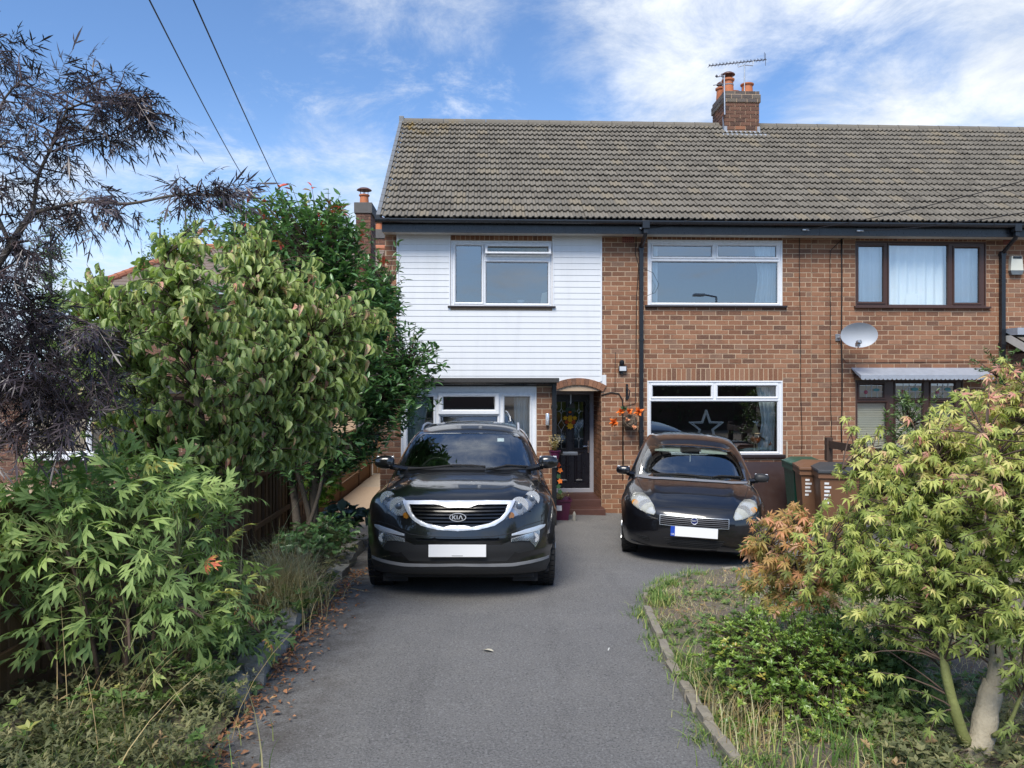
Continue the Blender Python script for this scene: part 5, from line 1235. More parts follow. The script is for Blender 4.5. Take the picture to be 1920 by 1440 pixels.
# alarm box
r_ = rect(1889, 481, 1914.5, 516); al = empty('alarm_box', (r_[0], D, r_[1]), 'cream burglar alarm box with grey base and solar top', 'alarm box')
pl = [(r_[0] + .01, r_[1] + .07), (r_[0] + .03, r_[3]), (r_[2] - .03, r_[3]), (r_[2] - .005, r_[1] + .07)]; part2(MB().prism(pl, D - .07, D), 'cover', simple('cream_plastic', (.70, .70, .60), .4), al)
part2(MB().prism([(r_[0] + .008, r_[1] + .075), (r_[0] + .03, r_[1]), (r_[2] - .03, r_[1]), (r_[2] - .003, r_[1] + .075)], D - .074, D), 'base', simple('grey_plastic', (.12, .14, .15), .4), al)
part2(MB().box(r_[0] + .05, D - .08, r_[3] - .045, r_[2] - .04, D - .071, r_[3] - .005), 'solar_panel', M_gloss, al)
# floodlight with sensor
p = fx(1165, 692); fl_ = empty('floodlight', p, 'small black floodlight with motion sensor on brick wall', 'floodlight')
q0, q1 = rect(1159, 686, 1174, 697), None
part2(MB().box(q0[0], D - .07, q0[1], q0[2], D - .02, q0[3], .005), 'lamp_body', M_black, fl_); part2(MB().box(q0[0] + .012, D - .073, q0[1] + .015, q0[2] - .012, D - .069, q0[3] - .012), 'lamp_glass', simple('frosted_lamp_glass', (.55, .58, .62), .25), fl_)
part2(MB().lathe([(.03, 0), (.042, .02), (.042, .06), (.02, .085)], (p.x, D - .05, q0[3] + .015), 14).box(p.x - .02, D - .05, q0[1] - .04, p.x + .02, D, q0[1] - .002).box(p.x - .02, D - .03, q0[3], p.x + .02, D, q0[3] + .06), 'sensor', M_black, fl_, 'auto')
# aerials on the chimney
xa, za = F(1396, 171, 16.5); zt_ = F(1396, 120, 16.5)[1]; a1, a2 = fx(1329.5, 123.5, 16.5), fx(1437, 111.7, 16.5)
an = empty('tv_aerial', (xa, 16.5, za), 'long thin television aerial on a mast above the chimney', 'aerial')
part2(MB().tube([(xa, 16.5, za - .2), (xa, 16.5, zt_)], .014, 8), 'mast', M_steel, an)
b = MB().tube([a1, a2], .011, 6)
for i in range(17): c0 = a1.lerp(a2, i / 16.6); b.tube([c0 + Vector((0, 0, -.012)), c0 + Vector((0, .0, .045 if i < 16 else .16))], .006, 5); b.tube([c0 + Vector((0, -.09, 0)), c0 + Vector((0, .09, 0))], .005, 5)
b.tube([a2 + Vector((-.02, 0, -.13)), a2 + Vector((-.02, 0, .13))], .006, 5); part2(b, 'boom', simple('dull_aluminium', (.16, .16, .18), .4, metal=.6), an)
c0, c1 = a1.lerp(a2, .5), a1.lerp(a2, .77); part2(MB().tube([c0, c0 + Vector((.01, 0, -.09)), (xa, 16.5, zt_ - .02), c1 + Vector((-.01, 0, -.10)), c1], .012, 6), 'clamp_bar', M_steel, an)
m0 = fx(1359, 215, 16.3); an2 = empty('tv_aerial', m0, 'small aerial strapped to the side of the chimney', 'aerial'); mt = fx(1358, 141, 16.3)
part2(MB().tube([m0, mt], .015, 8), 'mast', M_steel, an2); b = MB()
for (u, v, u2, v2) in ((1343, 145, 1360, 141), (1353, 137, 1356, 150), (1337, 160, 1358, 157), (1347, 143, 1353, 138)): b.tube([fx(u, v, 16.3), fx(u2, v2, 16.3)], .009, 5)
b.lathe([(.02, 0), (.03, .02), (.01, .05)], fx(1343.5, 144.5, 16.3), 8); part2(b, 'elements', simple('dull_aluminium', (.16, .16, .18), .4), an2)
# cables down the walls
for (a, lab) in (((1498, 440, 1503, 850), 'thin black cable running straight down from eaves to bins'), ((1577, 448, 1578, 846), 'thick black cable dropping past the satellite dish bracket'), ((1556, 470, 1558, 830), 'faint cable kinked near its top on the brick wall')):
    p0, p1 = fx(a[0], a[1], D, -.012), fx(a[2], a[3], D, -.012); pts = [p0 + (p1 - p0) * i / 10 + Vector((random.uniform(-.008, .008), 0, 0)) for i in range(11)]
    if 'kinked' in lab: pts = [fx(1585, 443, D, -.012)] + pts
    wire(pts, .006 if 'thick' not in lab else .012, lab)
wire([fx(1580, 672, D, -.012), fx(1585, 679, D, -.012), fx(1610, 680, D, -.012), fx(1720, 679, D, -.012), fx(1850, 678, D, -.012)], .005, 'cable running level under the satellite dish')
wire([fx(1204, 505, D, -.10), fx(1222, 513, D, -.10), fx(1233, 535, D, -.10), fx(1226, 550, D, -.10), fx(1210, 556, D, -.10)], .004, 'loose loop of cable hanging beside the black downpipe')
wire([fx(1193, 440, D, -.012), fx(1191, 475, D, -.015), fx(1197, 498, D, -.02), fx(1193, 560, D, -.012), fx(1192, 700, D, -.012), fx(1191, 756, D, -.012), fx(1168, 762, D, -.012), fx(1167, 900, D, -.012)], .006, 'black cable clipped beside the downpipe and under the flower ball')
wire([fx(1127, 741, D, -.012), fx(1145, 736, D, -.012), fx(1160, 738, D, -.012), fx(1167, 750, D, -.012), fx(1168, 880, D, -.012)], .012, 'thick black cable bending out of the porch and down the bricks')
wire([fx(1154, 660, D, -.012), fx(1153, 690, D, -.012), fx(1153, 735, D, -.012)], .004, 'thin cable dropping behind the floodlight')
# overhead lines
def sag(a, b, s, n=14): return [a.lerp(b, i / n) + Vector((0, 0, -s * 4 * (i / n) * (1 - i / n))) for i in range(n + 1)]
def ray(px, py, t): return CAM + pixdir(px, py) * t
wire(sag(ray(250, -60, 14), ray(455, 330, 34), .1), .014, 'overhead service wire crossing the sky above the elder')
wire(sag(ray(345, -40, 14), ray(545, 395, 36), .1), .014, 'overhead service wire crossing the sky towards the red-leafed shrub')
for (a, b_, lab) in (((1510, 431, 2050, 300), 0, 'overhead phone line fixed beside the party-wall gutter'), ((1612, 433, 2050, 372), 0, 'overhead phone line ending in a white clamp on the gutter'), ((1205, 428, 1300, 411), 0, 'thin wire fixed to the fascia by the downpipe top')):
    p0 = fx(a[0], a[1], 12.86); e = fx(a[2], a[3], 9.0 if a[2] > 1600 else 12.72); wire(sag(p0, e, .08 if a[2] > 1600 else .01), .006, lab)
    thing_mesh(MB().box(p0.x - .05, 12.84, p0.z - .012, p0.x + .06, 12.868, p0.z + .012, .004), 'cable_clamp', M_plate, 'white clamp on the fascia holding ' + ('the ' + lab.split(' fixed')[0].split(' ending')[0]) + (' near the party wall' if 'party' in lab else ' over brown window' if 'clamp' in lab else ' by the downpipe'), 'clamp')
# wall lamps either side of the front room
for (px, lab) in ((1026, 'slim steel wall lamp between white window and black pipe'), (730.5, 'slim steel wall lamp on brick pier by side gate')):
    x, z = F(px, 786, EXY); thing_mesh(MB().lathe([(.028, -.09), (.03, -.086), (.03, .086), (.028, .09)], (x, EXY - .045, z), 14).box(x - .015, EXY - .03, z - .03, x + .015, EXY, z + .03), 'wall_lamp', M_silverpl, lab, 'wall lamp', smooth='auto')
# twig-ball hanging basket with autumn flowers
M_twig = simple('woven_twigs', (.16, .12, .085), .9, var=.4, nscale=60); M_or = simple('orange_petals', (.72, .17, .02), .7, var=.3, nscale=30); M_pe = simple('peach_petals', (.70, .34, .18), .7, var=.25, nscale=30); M_dg = simple('dark_green_leaf', (.03, .08, .03), .5)
ct = fx(1181, 791, D - .16); hb = empty('hanging_basket', ct, 'round twig basket with orange autumn flowers hanging by the downpipe', 'hanging basket')
b = MB(); r0 = random.Random(3)
for i in range(60):
    ax_ = Vector((r0.gauss(0, 1), r0.gauss(0, 1), r0.gauss(0, 1))).normalized(); u_ = ax_.orthogonal().normalized(); v_ = ax_.cross(u_); rr = r0.uniform(.105, .125)
    b.tube([ct + (u_ * math.cos(a) + v_ * math.sin(a)) * rr * Vector((1.1, 1, .9)).length / 1.73 for a in [2 * math.pi * j / 10 for j in range(11)]], .006, 4, False)
part2(b, 'twig_ball', M_twig, hb)
def flower(parent, c, r, mat, n=26, spike=1.0, name='flower', d0=Vector((0, -1, .2))):
    b = MB(); rr = random.Random(int(c.x * 1000) + n)
    for i in range(n):
        d = (Vector((rr.gauss(0, 1), rr.gauss(0, 1), rr.gauss(0, 1))).normalized() + d0.normalized() * .8).normalized(); s_ = d.orthogonal().normalized() * r * .3; L_ = r * rr.uniform(.5, 1.1) * spike
        b.add([c, c + d * L_ * .55 + s_, c + d * L_, c + d * L_ * .55 - s_], [(0, 1, 2, 3)])
    return part2(b, name, mat, parent)
for (px, py, r, mt_, sp_f) in ((1180, 771, .075, M_or, 1), (1164, 772, .07, M_or, 1.3), (1198, 772, .08, M_or, 1.4), (1152, 792, .085, M_or, 1.3), (1176, 787, .05, M_pe, 1), (1189, 801, .055, M_pe, 1), (1170, 766, .06, M_dg, 1.2)): flower(hb, fx(px, py, D - .27), r, mt_, 30, sp_f)
part2(MB().tube([fx(1175, 722, D), fx(1175, 728, D - .12), fx(1181, 733, D - .16), fx(1178, 748, D - .16)], .010, 6).box(fx(1173, 0)[0], D - .02, F(0, 750)[1], fx(1177, 0)[0], D, F(0, 720)[1]).tube([fx(1181, 735, D - .16), fx(1181, 780, D - .16)], .003, 5), 'bracket', M_black, hb)
part2(MB().tube([fx(1153, 795, D - .2), fx(1153, 815, D - .2), fx(1152, 822, D - .2)], .004, 4), 'trailing_twig', M_twig, hb)
# door decoration: leaf-bearded hanging figure
M_yel = simple('yellow_felt', (.72, .42, .02), .9); M_rust = simple('rust_felt', (.42, .07, .02), .9)
dc = dpx(550, 730); dcv = Vector((dc[0], PY - .01, dc[1])); dd = empty('door_wreath', dcv, 'yellow and red maple-leaf wreath hanging on the black door', 'wreath')
def leafplate(cx, cz, r, n, y, rot=0): return [(cx + math.cos(rot + 2 * math.pi * k / (2 * n)) * r * (1 if k % 2 == 0 else .62), cz + math.sin(rot + 2 * math.pi * k / (2 * n)) * r * (1 if k % 2 == 0 else .62)) for k in range(2 * n)]
for (X, Yp, r, mt_, y) in ((480, 670, .045, M_yel, 0), (550, 665, .055, M_yel, .006), (620, 670, .045, M_yel, 0), (505, 730, .05, M_rust, -.006), (600, 730, .05, M_rust, -.006), (550, 790, .07, M_yel, -.012), (550, 700, .05, M_yel, -.010), (570, 500, .07, M_dg, .004), (520, 545, .05, M_dg, .004), (600, 550, .05, M_dg, .0)):
    q = dpx(X, Yp); o = part2(MB().prism(leafplate(q[0], q[1], r, 7, 0, random.random()), PY - .012 + y, PY - .008 + y), 'felt_leaf', mt_, dd)
q = dpx(545, 580); part2(MB().lathe([(.004, -.02), (.028, -.012), (.03, .0), (.028, .012), (.004, .02)], (q[0], PY - .03, q[1]), 12), 'nose', M_or, dd, True)
q = dpx(570, 480); part2(MB().prism([(q[0] - .06, q[1] - .05), (q[0] + .07, q[1] - .05), (q[0] + .05, q[1] + .03), (q[0], q[1] + .05)], PY - .02, PY - .004), 'felt_hat', simple('grey_felt', (.10, .11, .10), .95), dd)
qq = dpx(560, 340); part2(MB().box(qq[0] - .012, PY - .016, dpx(0, 480)[1], qq[0] + .012, PY - .004, dr[3] - .055), 'hanging_strap', M_steel, dd)
# planters by the door
M_purple = simple('purple_plastic_pot', (.075, .012, .04), .35, var=.1)
px_, pz_ = F(1049, 975, D - .75); pb = Vector((px_, D - .75, gz(px_, D - .75) + .004)); pt = empty('plant_pot', pb, 'purple square plant pot with a white label by the doorstep', 'plant pot')
b = MB(); vs = []
for (h, s_) in ((0, .125), (.30, .165), (.30, .18), (.335, .182), (.335, .165), (.28, .155)): vs += [(pb.x + sx * s_, pb.y + sy * s_, pb.z + h) for sx, sy in ((-1, -1), (1, -1), (1, 1), (-1, 1))]
b.add(vs, [(4*i+j, 4*i+(j+1) % 4, 4*(i+1)+(j+1) % 4, 4*(i+1)+j) for i in range(5) for j in range(4)] + [(3, 2, 1, 0)]); part2(b, 'pot', M_purple, pt); part2(MB().box(pb.x - .15, pb.y - .15, pb.z + .24, pb.x + .15, pb.y + .15, pb.z + .285), 'compost', M_soil, pt)
part2(MB().box(pb.x - .10, pb.y - .163, pb.z + .16, pb.x + .02, pb.y - .1485, pb.z + .24), 'label_sticker', M_plate, pt)
M_sage = leafmat('pale_sprig_leaf', [(0, (.10, .14, .05)), (.6, (.25, .26, .10)), (1, (.42, .36, .18))])
def sprigs(parent, c, n, h, spread, mat, name='sprigs', lf=.03):
    V, Fq, T = [], [], []; rr = np.random.default_rng(int(abs(c[0]) * 1000) + n)
    for i in range(n):
        d = np.array([rr.normal(0, spread), rr.normal(0, spread), 1.0]); L_ = h * rr.uniform(.5, 1.1)
        for k in range(7):
            p = np.array(c) + d * L_ * (k + 1) / 7; a = rr.uniform(0, 6.28); u_ = np.array([math.cos(a), math.sin(a), rr.uniform(-.2, .7)]) * lf; w_ = np.array([-math.sin(a), math.cos(a), 0]) * lf * .3; o = len(V)
            V += [p, p + u_ * .5 + w_, p + u_, p + u_ * .5 - w_]; Fq.append((o, o+1, o+2, o+3)); T += [rr.random()] * 4
    off = np.array(parent_world(parent)); return link(name, np_mesh(name, np.array(V) - off, [np.array(Fq)], mat, T), parent)
sprigs(pt, (pb.x, pb.y, pb.z + .28), 40, .14, .7, M_sage)
sk = part2(MB().lathe([(.03, 0), (.035, .03), (.025, .07), (.028, .1), (.012, .14), (.002, .15)], (pb.x + .22, pb.y - .2, pb.z - .0), 10), 'x', M_stone, pt); sk.name = 'tmp'; bpy.data.objects.remove(sk)
thing_mesh(MB().lathe([(.03, 0), (.036, .03), (.026, .07), (.03, .10), (.014, .14), (.003, .15)], (pb.x + .22, pb.y - .16, gz(pb.x + .22, pb.y - .16) + .004), 12), 'garden_ornament', M_stone, 'small pale stone ornament on the drive beside the purple pot', 'ornament', smooth='auto')
pz2 = F(1040, 862, EXY - .2); hp_ = empty('plant_pot', (pz2[0], EXY - .2, pz2[1]), 'small purple pot of dry pale flowers fixed to the black pipe', 'plant pot')
part2(MB().lathe([(.06, 0), (.085, .12), (.095, .125), (.095, .14), (.08, .14), (.075, .1)], (pz2[0], EXY - .2, pz2[1]), 16).box(pz2[0] - .02, EXY - .12, pz2[1] + .08, pz2[0] + .02, EXY - .05, pz2[1] + .12), 'pot', M_purple, hp_, 'auto')
sprigs(hp_, (pz2[0], EXY - .2, pz2[1] + .12), 60, .24, .35, leafmat('dry_flower', [(0, (.22, .17, .07)), (.6, (.42, .32, .16)), (1, (.65, .58, .42))]), lf=.035)
gl0 = empty('flower_garland', fx(1046, 930, EXY - .06), 'string of orange and green felt leaves hanging down the black pipe', 'garland')
for i, (py, mt_) in enumerate(((872, M_rust), (882, M_or), (893, M_dg), (902, M_or), (912, M_dg), (922, M_dg))):
    q = fx(1047 + (i % 2) * 3, py, EXY - .06); part2(MB().prism(leafplate(q.x, q.z, .045, 5, 0, i), q.y - .006, q.y), 'felt_leaf', mt_, gl0)
part2(MB().tube([fx(1046, 868, EXY - .055), fx(1047, 926, EXY - .055)], .004, 5), 'string', M_cable, gl0)
# leaning dark brown board under the lower window
x0, z0 = F(1392, 950, D - .3); x1, z1 = F(1476, 866, D - .1); zg_ = gz(4.3, D - .3)
b = MB().add([(x0 - .9, D - .34, zg_), (x1 + .06, D - .34, zg_), (x1 - .02, D - .075, z1), (x0 - .9, D - .075, z1), (x0 - .9, D - .32, zg_), (x1 + .06, D - .32, zg_), (x1 - .02, D - .055, z1), (x0 - .9, D - .055, z1)], [(0, 1, 2, 3), (7, 6, 5, 4), (0, 4, 5, 1), (1, 5, 6, 2), (2, 6, 7, 3), (3, 7, 4, 0)])
thing_mesh(b, 'brown_board', simple('brown_laminate', (.035, .018, .015), .35, var=.15), 'large dark brown board leaning against wall under the lower window', 'board')
xq = F(1472, 835)[0]; thing_mesh(MB().box(xq - .012, D - .09, gz(xq, D) + .0, xq + .012, D - .065, F(1472, 828)[1]), 'timber_lath', simple('pale_timber', (.40, .33, .24), .8), 'pale thin timber lath standing upright at the window corner', 'lath')
r2 = rect(1474, 872, 1482, 890); thing_mesh(MB().box(r2[0], D - .1, r2[1], r2[2] + .12, D - .001, r2[3], .006), 'meter_box', simple('meter_grey', (.30, .31, .33), .5), 'grey meter box on the wall behind the green bin', 'meter box')
# wheelie bins
M_bing = simple('green_bin_plastic', (.012, .075, .048), .4, var=.12); M_binb = simple('brown_bin_plastic', (.17, .085, .045), .5, var=.12); M_blid = simple('dark_grey_bin_lid', (.05, .055, .06), .5)
def wheelie(px, topy, Y, rz, mat, lidmat, label, marks=0):
    x, z = F(px, topy, Y); zb_ = gz(x, Y) + .004; o = empty('wheelie_bin', (x, Y, zb_), label, 'bin', 'wheelie bins by the wall', rz)
    H = .98; vs = []
    for (h, w, d, oy) in ((0, .20, .22, .03), (.25, .215, .245, .015), (H - .09, .26, .31, 0), (H - .09, .285, .335, 0), (H - .02, .285, .335, 0)): vs += [(-w, -d + oy, h), (w, -d + oy, h), (w, d + oy, h), (-w, d + oy, h)]
    b = MB().add(vs, [(4*i+j, 4*i+(j+1) % 4, 4*(i+1)+(j+1) % 4, 4*(i+1)+j) for i in range(4) for j in range(4)] + [(3, 2, 1, 0), (16, 17, 18, 19)]); b.build('bin_body', mat, o, smooth=False)
    b = MB().box(-.295, -.36, H - .02, .295, .34, H + .03, .015); st = len(b.v)
    b.add([(-.27, -.30, H + .03), (.27, -.30, H + .03), (.27, .30, H + .03), (-.27, .30, H + .03), (-.16, -.2, H + .075), (.16, -.2, H + .075), (.16, .26, H + .085), (-.16, .26, H + .085)], [(0, 1, 5, 4), (1, 2, 6, 5), (2, 3, 7, 6), (3, 0, 4, 7), (4, 5, 6, 7)])
    b.build('lid', lidmat, o, smooth='auto')
    MB().tube([(-.25, .36, H - .03), (.25, .36, H - .03)], .018, 8).box(-.24, .3, H - .06, -.2, .37, H - .01).box(.2, .3, H - .06, .24, .37, H - .01).build('handle', mat, o)
    for s_ in (-1, 1): MB().lathe([(.03, -.025), (.10, -.022), (.10, .022), (.03, .025)], (s_ * .24, .22, .10), 18, 'x').build('wheel', M_rubber, o, smooth='auto')
    for k in range(marks):
        w_ = [.06, .09, .07, .085, .05, .065][k % 6]; b = MB().box(-.2, -.314 - 0, .80 - k * .055, -.2 + w_, -.311, .83 - k * .055); 
        for i, v in enumerate(b.v): f = (v[2] - .25) / (.64); b.v[i] = (v[0], v[1] + .31 - (.245 - .015 + f * (.31 - .245 + .015)) - .002 - (.0 if True else 0), v[2])
        b.build('stencilled_mark', M_plate, o)
    return o
wheelie(1510, 858, 12.25, R(-8), M_bing, M_bing, 'green wheelie bin with white markings next to brown board', 6)
wheelie(1530, 869, 11.5, R(-14), M_binb, M_binb, 'brown wheelie bin with a brown lid in front of the green one', 5)
wheelie(1566, 884, 10.95, R(-14), M_binb, M_blid, 'brown wheelie bin with a dark grey lid half behind the maple', 6)
pf = empty('low_fence', (6.0, 12.2, gz(6, 12.2)), 'low dark brown timber fence between the two front gardens', 'fence')
M_dkt = simple('dark_brown_timber', (.055, .032, .022), .75, var=.3, nscale=20)
xf = F(1548, 850, 12.6)[0]
for i in range(5):
    y = 12.6 - i * 1.0; part2(MB().box(xf + .02 * i, y - .05, gz(xf, y) - .1, xf + .1 + .02 * i, y + .05, 1.32, .006), 'post', M_dkt, pf)
    if i < 4:
        for z in (.35, .75, 1.15): part2(MB().box(xf + .03, y - .95, z, xf + .06, y - .05, z + .12), 'rail', M_dkt, pf)
# ------------------------------------------------------------------ behind the glass
def curtain(x0, x1, z0, z1, y, label, folds=6, pinch=0.0, mat=None, dx=0.0):
    n, m = folds * 8, 10; vs = []
    for j in range(m + 1):
        f = j / m; w = 1 - pinch * (1 - abs(2 * f - .9)) if pinch else 1
        for i in range(n + 1):
            u = i / n; vs.append((x0 + dx * (1 - f) + (x1 - x0) * (u * w if dx >= 0 else 1 - (1 - u) * w), y + .025 * math.sin(u * folds * 2 * math.pi) + .008 * math.sin(u * 31), z0 + (z1 - z0) * f))
    b = MB().add(vs, [(j*(n+1)+i, j*(n+1)+i+1, (j+1)*(n+1)+i+1, (j+1)*(n+1)+i) for j in range(m) for i in range(n)])
    return thing_mesh(b, 'curtain', mat or M_curtain, label, 'curtain', None, True)
c = rect(1452 - 30, 492, 1458, 572); curtain(c[0] - .02, c[2] + .03, r_ur[1], r_ur[3], D + .16, 'pale curtain at the satellite-dish side of the upper white window', 4, .2, None, -.01)
c = rect(1222, 492, 1237, 572); curtain(c[0] - .03, c[2], r_ur[1], r_ur[3], D + .16, 'narrow pale curtain at the downpipe side of the upper white window', 2)
c = rect(1424, 755, 1458, 848); curtain(c[0], c[2] + .02, r_dr[1], r_dr[3], D + .18, 'pale tied-back curtain behind the pumpkin figure', 4, .35, None, -.01)
c = rect(964, 745, 992, 850, EXY); curtain(c[0], c[2] + .05, .95, 2.1, EXY + .16, 'grey striped curtain at the door side of the front room window', 4, .1, None, -.02)
c = rect(764, 745, 806, 850, EXY); curtain(c[0] - .05, c[2], .95, 2.1, EXY + .16, 'grey gathered curtain at the gate side of the front room window', 4, .3)
curtain(n_up[0] + .03, n_up[2] - .03, n_up[1], n_up[3], D + .14, 'white net curtain filling the upper brown window', 14, 0, M_net)
bl = empty('window_blind', (n_dn[0], D + .1, n_dn[1]), 'cream slatted blind behind the lower brown window', 'blind'); M_bls = simple('cream_blind', (.55, .50, .38), .7); z = n_dn[1] + .03
while z < n_dn[3] - .03:
    part2(MB().add([(n_dn[0] + .05, D + .10, z), (n_dn[2] - .05, D + .10, z), (n_dn[2] - .05, D + .118, z + .028), (n_dn[0] + .05, D + .118, z + .028)], [(0, 1, 2, 3)]), 'slat', M_bls, bl); z += .03
r3 = rect(1702, 549, 1727, 571); thing_mesh(MB().add([(r3[0], D + .08, r3[1]), (r3[2] - .02, D + .08, r3[1]), (r3[2], D + .12, r3[3]), (r3[0] + .03, D + .12, r3[3])], [(0, 1, 2, 3)]), 'white_card', M_plate, 'white card propped against the net curtain', 'card')
# objects on the upper left sill
q = fx(976, 570, D + .12); thing_mesh(MB().lathe([(.03, 0), (.062, .03), (.066, .06), (.062, .062), (.05, .02)], q, 16), 'bowl', M_upvc, 'small white bowl on the sill of the tilted-open window', 'bowl', smooth='auto')
q = rect(1014, 546, 1027, 570); thing_mesh(MB().prism([(q[0], q[1]), (q[2], q[1]), (q[2], q[3]), (q[0] + .03, q[3] - .02)], D + .1, D + .13), 'sill_box', simple('cream_card', (.62, .58, .46), .8), 'cream card box in the corner of the tilted-open window', 'box')
# star lantern
sc_ = fx(1324, 802, D + .14); st_ = empty('star_ornament', sc_, 'large white wire star standing in the lower window', 'star'); b = MB(); P = []
for k in range(10): a = math.pi / 2 + k * math.pi / 5; rr = .31 if k % 2 == 0 else .125; P.append((rr * math.cos(a), rr * math.sin(a)))
for k in range(10):
    a_, c_ = P[k], P[(k+1) % 10]; n_ = 6
    for dy in (-.03, .03): b.tube([(sc_.x + a_[0], sc_.y + dy, sc_.z + a_[1]), (sc_.x + c_[0], sc_.y + dy, sc_.z + c_[1])], .0075, 5)
    for j in range(n_): x_, z_ = a_[0] + (c_[0] - a_[0]) * j / n_, a_[1] + (c_[1] - a_[1]) * j / n_; b.tube([(sc_.x + x_, sc_.y - .03, sc_.z + z_), (sc_.x + x_ * .9, sc_.y + .03, sc_.z + z_ * .9)], .005, 4)
    b.tube([(sc_.x + a_[0] * .8, sc_.y, sc_.z + a_[1] * .8), (sc_.x + c_[0] * .8, sc_.y, sc_.z + c_[1] * .8)], .006, 4)
part2(b, 'wire_frame', M_net, st_)
# pumpkin gnome
g0 = fx(1416.5, 846, D + .12); gn = empty('autumn_figure', g0, 'straw-hatted pumpkin figure standing in the lower window', 'figure'); M_straw = simple('straw_hat', (.42, .33, .20), .95, var=.3, nscale=60)
S = 1 / 110.0
b = MB(); n = 24; prf = []
for i in range(9): a = math.pi * i / 8; prf.append((max(.002, math.sin(a)) * .088, -math.cos(a) * .068))
b.lathe(prf, g0 + Vector((0, 0, .205)), n)
for i, v in enumerate(b.v): dx_, dy_ = v[0] - g0.x, v[1] - g0.y; a = math.atan2(dy_, dx_); f = 1 + .05 * math.cos(8 * a); b.v[i] = (g0.x + dx_ * f, g0.y + dy_ * f, v[2])
part2(b, 'pumpkin_body', simple('pumpkin_cloth', (.62, .17, .05), .85), gn, True)
part2(MB().lathe([(.10, 0), (.105, .012), (.06, .02), (.05, .06), (.028, .13), (.004, .19)], g0 + Vector((0, 0, .305)), 16), 'hat', M_straw, gn, 'auto'); flower(gn, g0 + Vector((0, -.02, .50)), .07, M_net, 14, 1, 'hat_bow')
flower(gn, g0 + Vector((0, -.06, .285)), .06, simple('cream_wool', (.6, .54, .44), .95), 30, 1, 'beard', Vector((0, -.4, -1)))
for s_ in (-1, 1):
    part2(MB().tube([g0 + Vector((s_ * .025, 0, .15)), g0 + Vector((s_ * .025, -.01, .02)), g0 + Vector((s_ * .03, -.05, .012))], .013, 6), 'leg', M_straw, gn); part2(MB().tube([g0 + Vector((s_ * .07, 0, .26)), g0 + Vector((s_ * .13, -.01, .22)), g0 + Vector((s_ * .15, -.02, .19))], .016, 6), 'arm', M_twig, gn)
q = fx(1444, 846, D + .12); v0 = empty('flower_vase', q, 'little white vase with an orange flower by the tied curtain', 'vase'); part2(MB().lathe([(.03, 0), (.034, .05), (.03, .1), (.026, .1)], q, 12), 'vase', M_upvc, v0, 'auto'); flower(v0, q + Vector((0, 0, .13)), .05, M_or, 16)
q = rect(1375, 835, 1384, 846); thing_mesh(MB().box(q[0] - .06, D + .1, r_dr[1] + .02, q[2] + .02, D + .115, r_dr[1] + .14), 'photo_frame', simple('gilt_frame', (.45, .33, .12), .4, metal=.5), 'small gilt picture frame on the lower window sill', 'picture frame')
# ------------------------------------------------------------------ fences and gate along the left boundary
t = NT('fence_timber'); k = t.attr(); c = t.ramp(k, [(0, (.10, .055, .028)), (.5, (.20, .11, .05)), (1, (.30, .17, .08))]); g_ = t.noise(9, 6, .7, stretch=(9, 9, .6)); t.col(t.mix(t.rng(g_, .3, .8, 0, .6), c, (.08, .048, .028))); t.set(Roughness=.85); t.bump(g_, .004); M_fence = t.m
FXL = -2.66
fe = empty('panel_fence', (FXL, 6, gz(FXL, 6)), 'weathered brown panel fence of upright boards behind the shrubs', 'fence')
y = 2.0; k_ = 0
while y < 12.6:
    g1_ = gz(FXL, y); part2(MB().box(FXL - .05, y - .045, g1_ - .1, FXL + .05, y + .045, g1_ + 1.38, .004), 'post', M_fence, fe); set_tint(fe.children[-1].data, .1)
    yy = y + .05; g2_ = gz(FXL, y + .9)
    gb = part2(MB().box(FXL - .02, y + .05, g2_ - .05, FXL + .02, y + 1.73, g2_ + .2, .003), 'gravel_board', M_fence, fe); set_tint(gb.data, .2)
    while yy < y + 1.70:
        arch = .10 * math.sin(math.pi * (yy - y) / 1.78); o = part2(MB().box(FXL - .004 + .012 * (k_ % 2), yy, g2_ + .2, FXL + .012 + .012 * (k_ % 2), yy + .085, g2_ + 1.16 + arch), 'board', M_fence, fe); set_tint(o.data, random.random()); yy += .082; k_ += 1
    for zr in (.38, .98): rl = part2(MB().box(FXL + .0245, y + .05, g2_ + zr, FXL + .055, y + 1.73, g2_ + zr + .06, .003), 'rail', M_fence, fe); set_tint(rl.data, .7)
    y += 1.78
pk = empty('picket_fence', (-2.6, 15, 0), 'low open picket fence with brown posts along the paved path', 'fence')
for y in (12.7, 14.7, 16.9, 18.6):
    o = part2(MB().box(-2.68, y - .05, -.1, -2.58, y + .05, 1.12, .005), 'post', M_fence, pk); set_tint(o.data, .05)
for ya, yb in ((12.75, 14.65), (14.75, 16.85), (16.95, 18.55)):
    o = part2(MB().box(-2.64, ya, .0, -2.60, yb, .30, .004), 'gravel_board', M_fence, pk); set_tint(o.data, .65)
    yy = ya + .06
    while yy < yb - .1: o = part2(MB().box(-2.635, yy, .32, -2.615, yy + .075, 1.25), 'picket', M_fence, pk); set_tint(o.data, .4 + .5 * random.random()); yy += .115
    for z in (.5, 1.05): o = part2(MB().box(-2.612, ya, z, -2.58, yb, z + .06), 'rail', M_fence, pk); set_tint(o.data, .6)
gt = empty('side_gate', (-2.1, 18.9, 0), 'tall timber side gate with black latch at the end of the path', 'gate')
for i in range(9): o = part2(MB().box(-2.56 + i * .108, 18.9, .05, -2.56 + i * .108 + .1, 18.93, 1.95), 'board', M_fence, gt); set_tint(o.data, .6 + .4 * random.random())
for x in (-2.66, -1.60): o = part2(MB().box(x - .03, 18.86, -.1, x + .06, 18.98, 2.05, .005), 'gate_post', M_fence, gt); set_tint(o.data, .8)
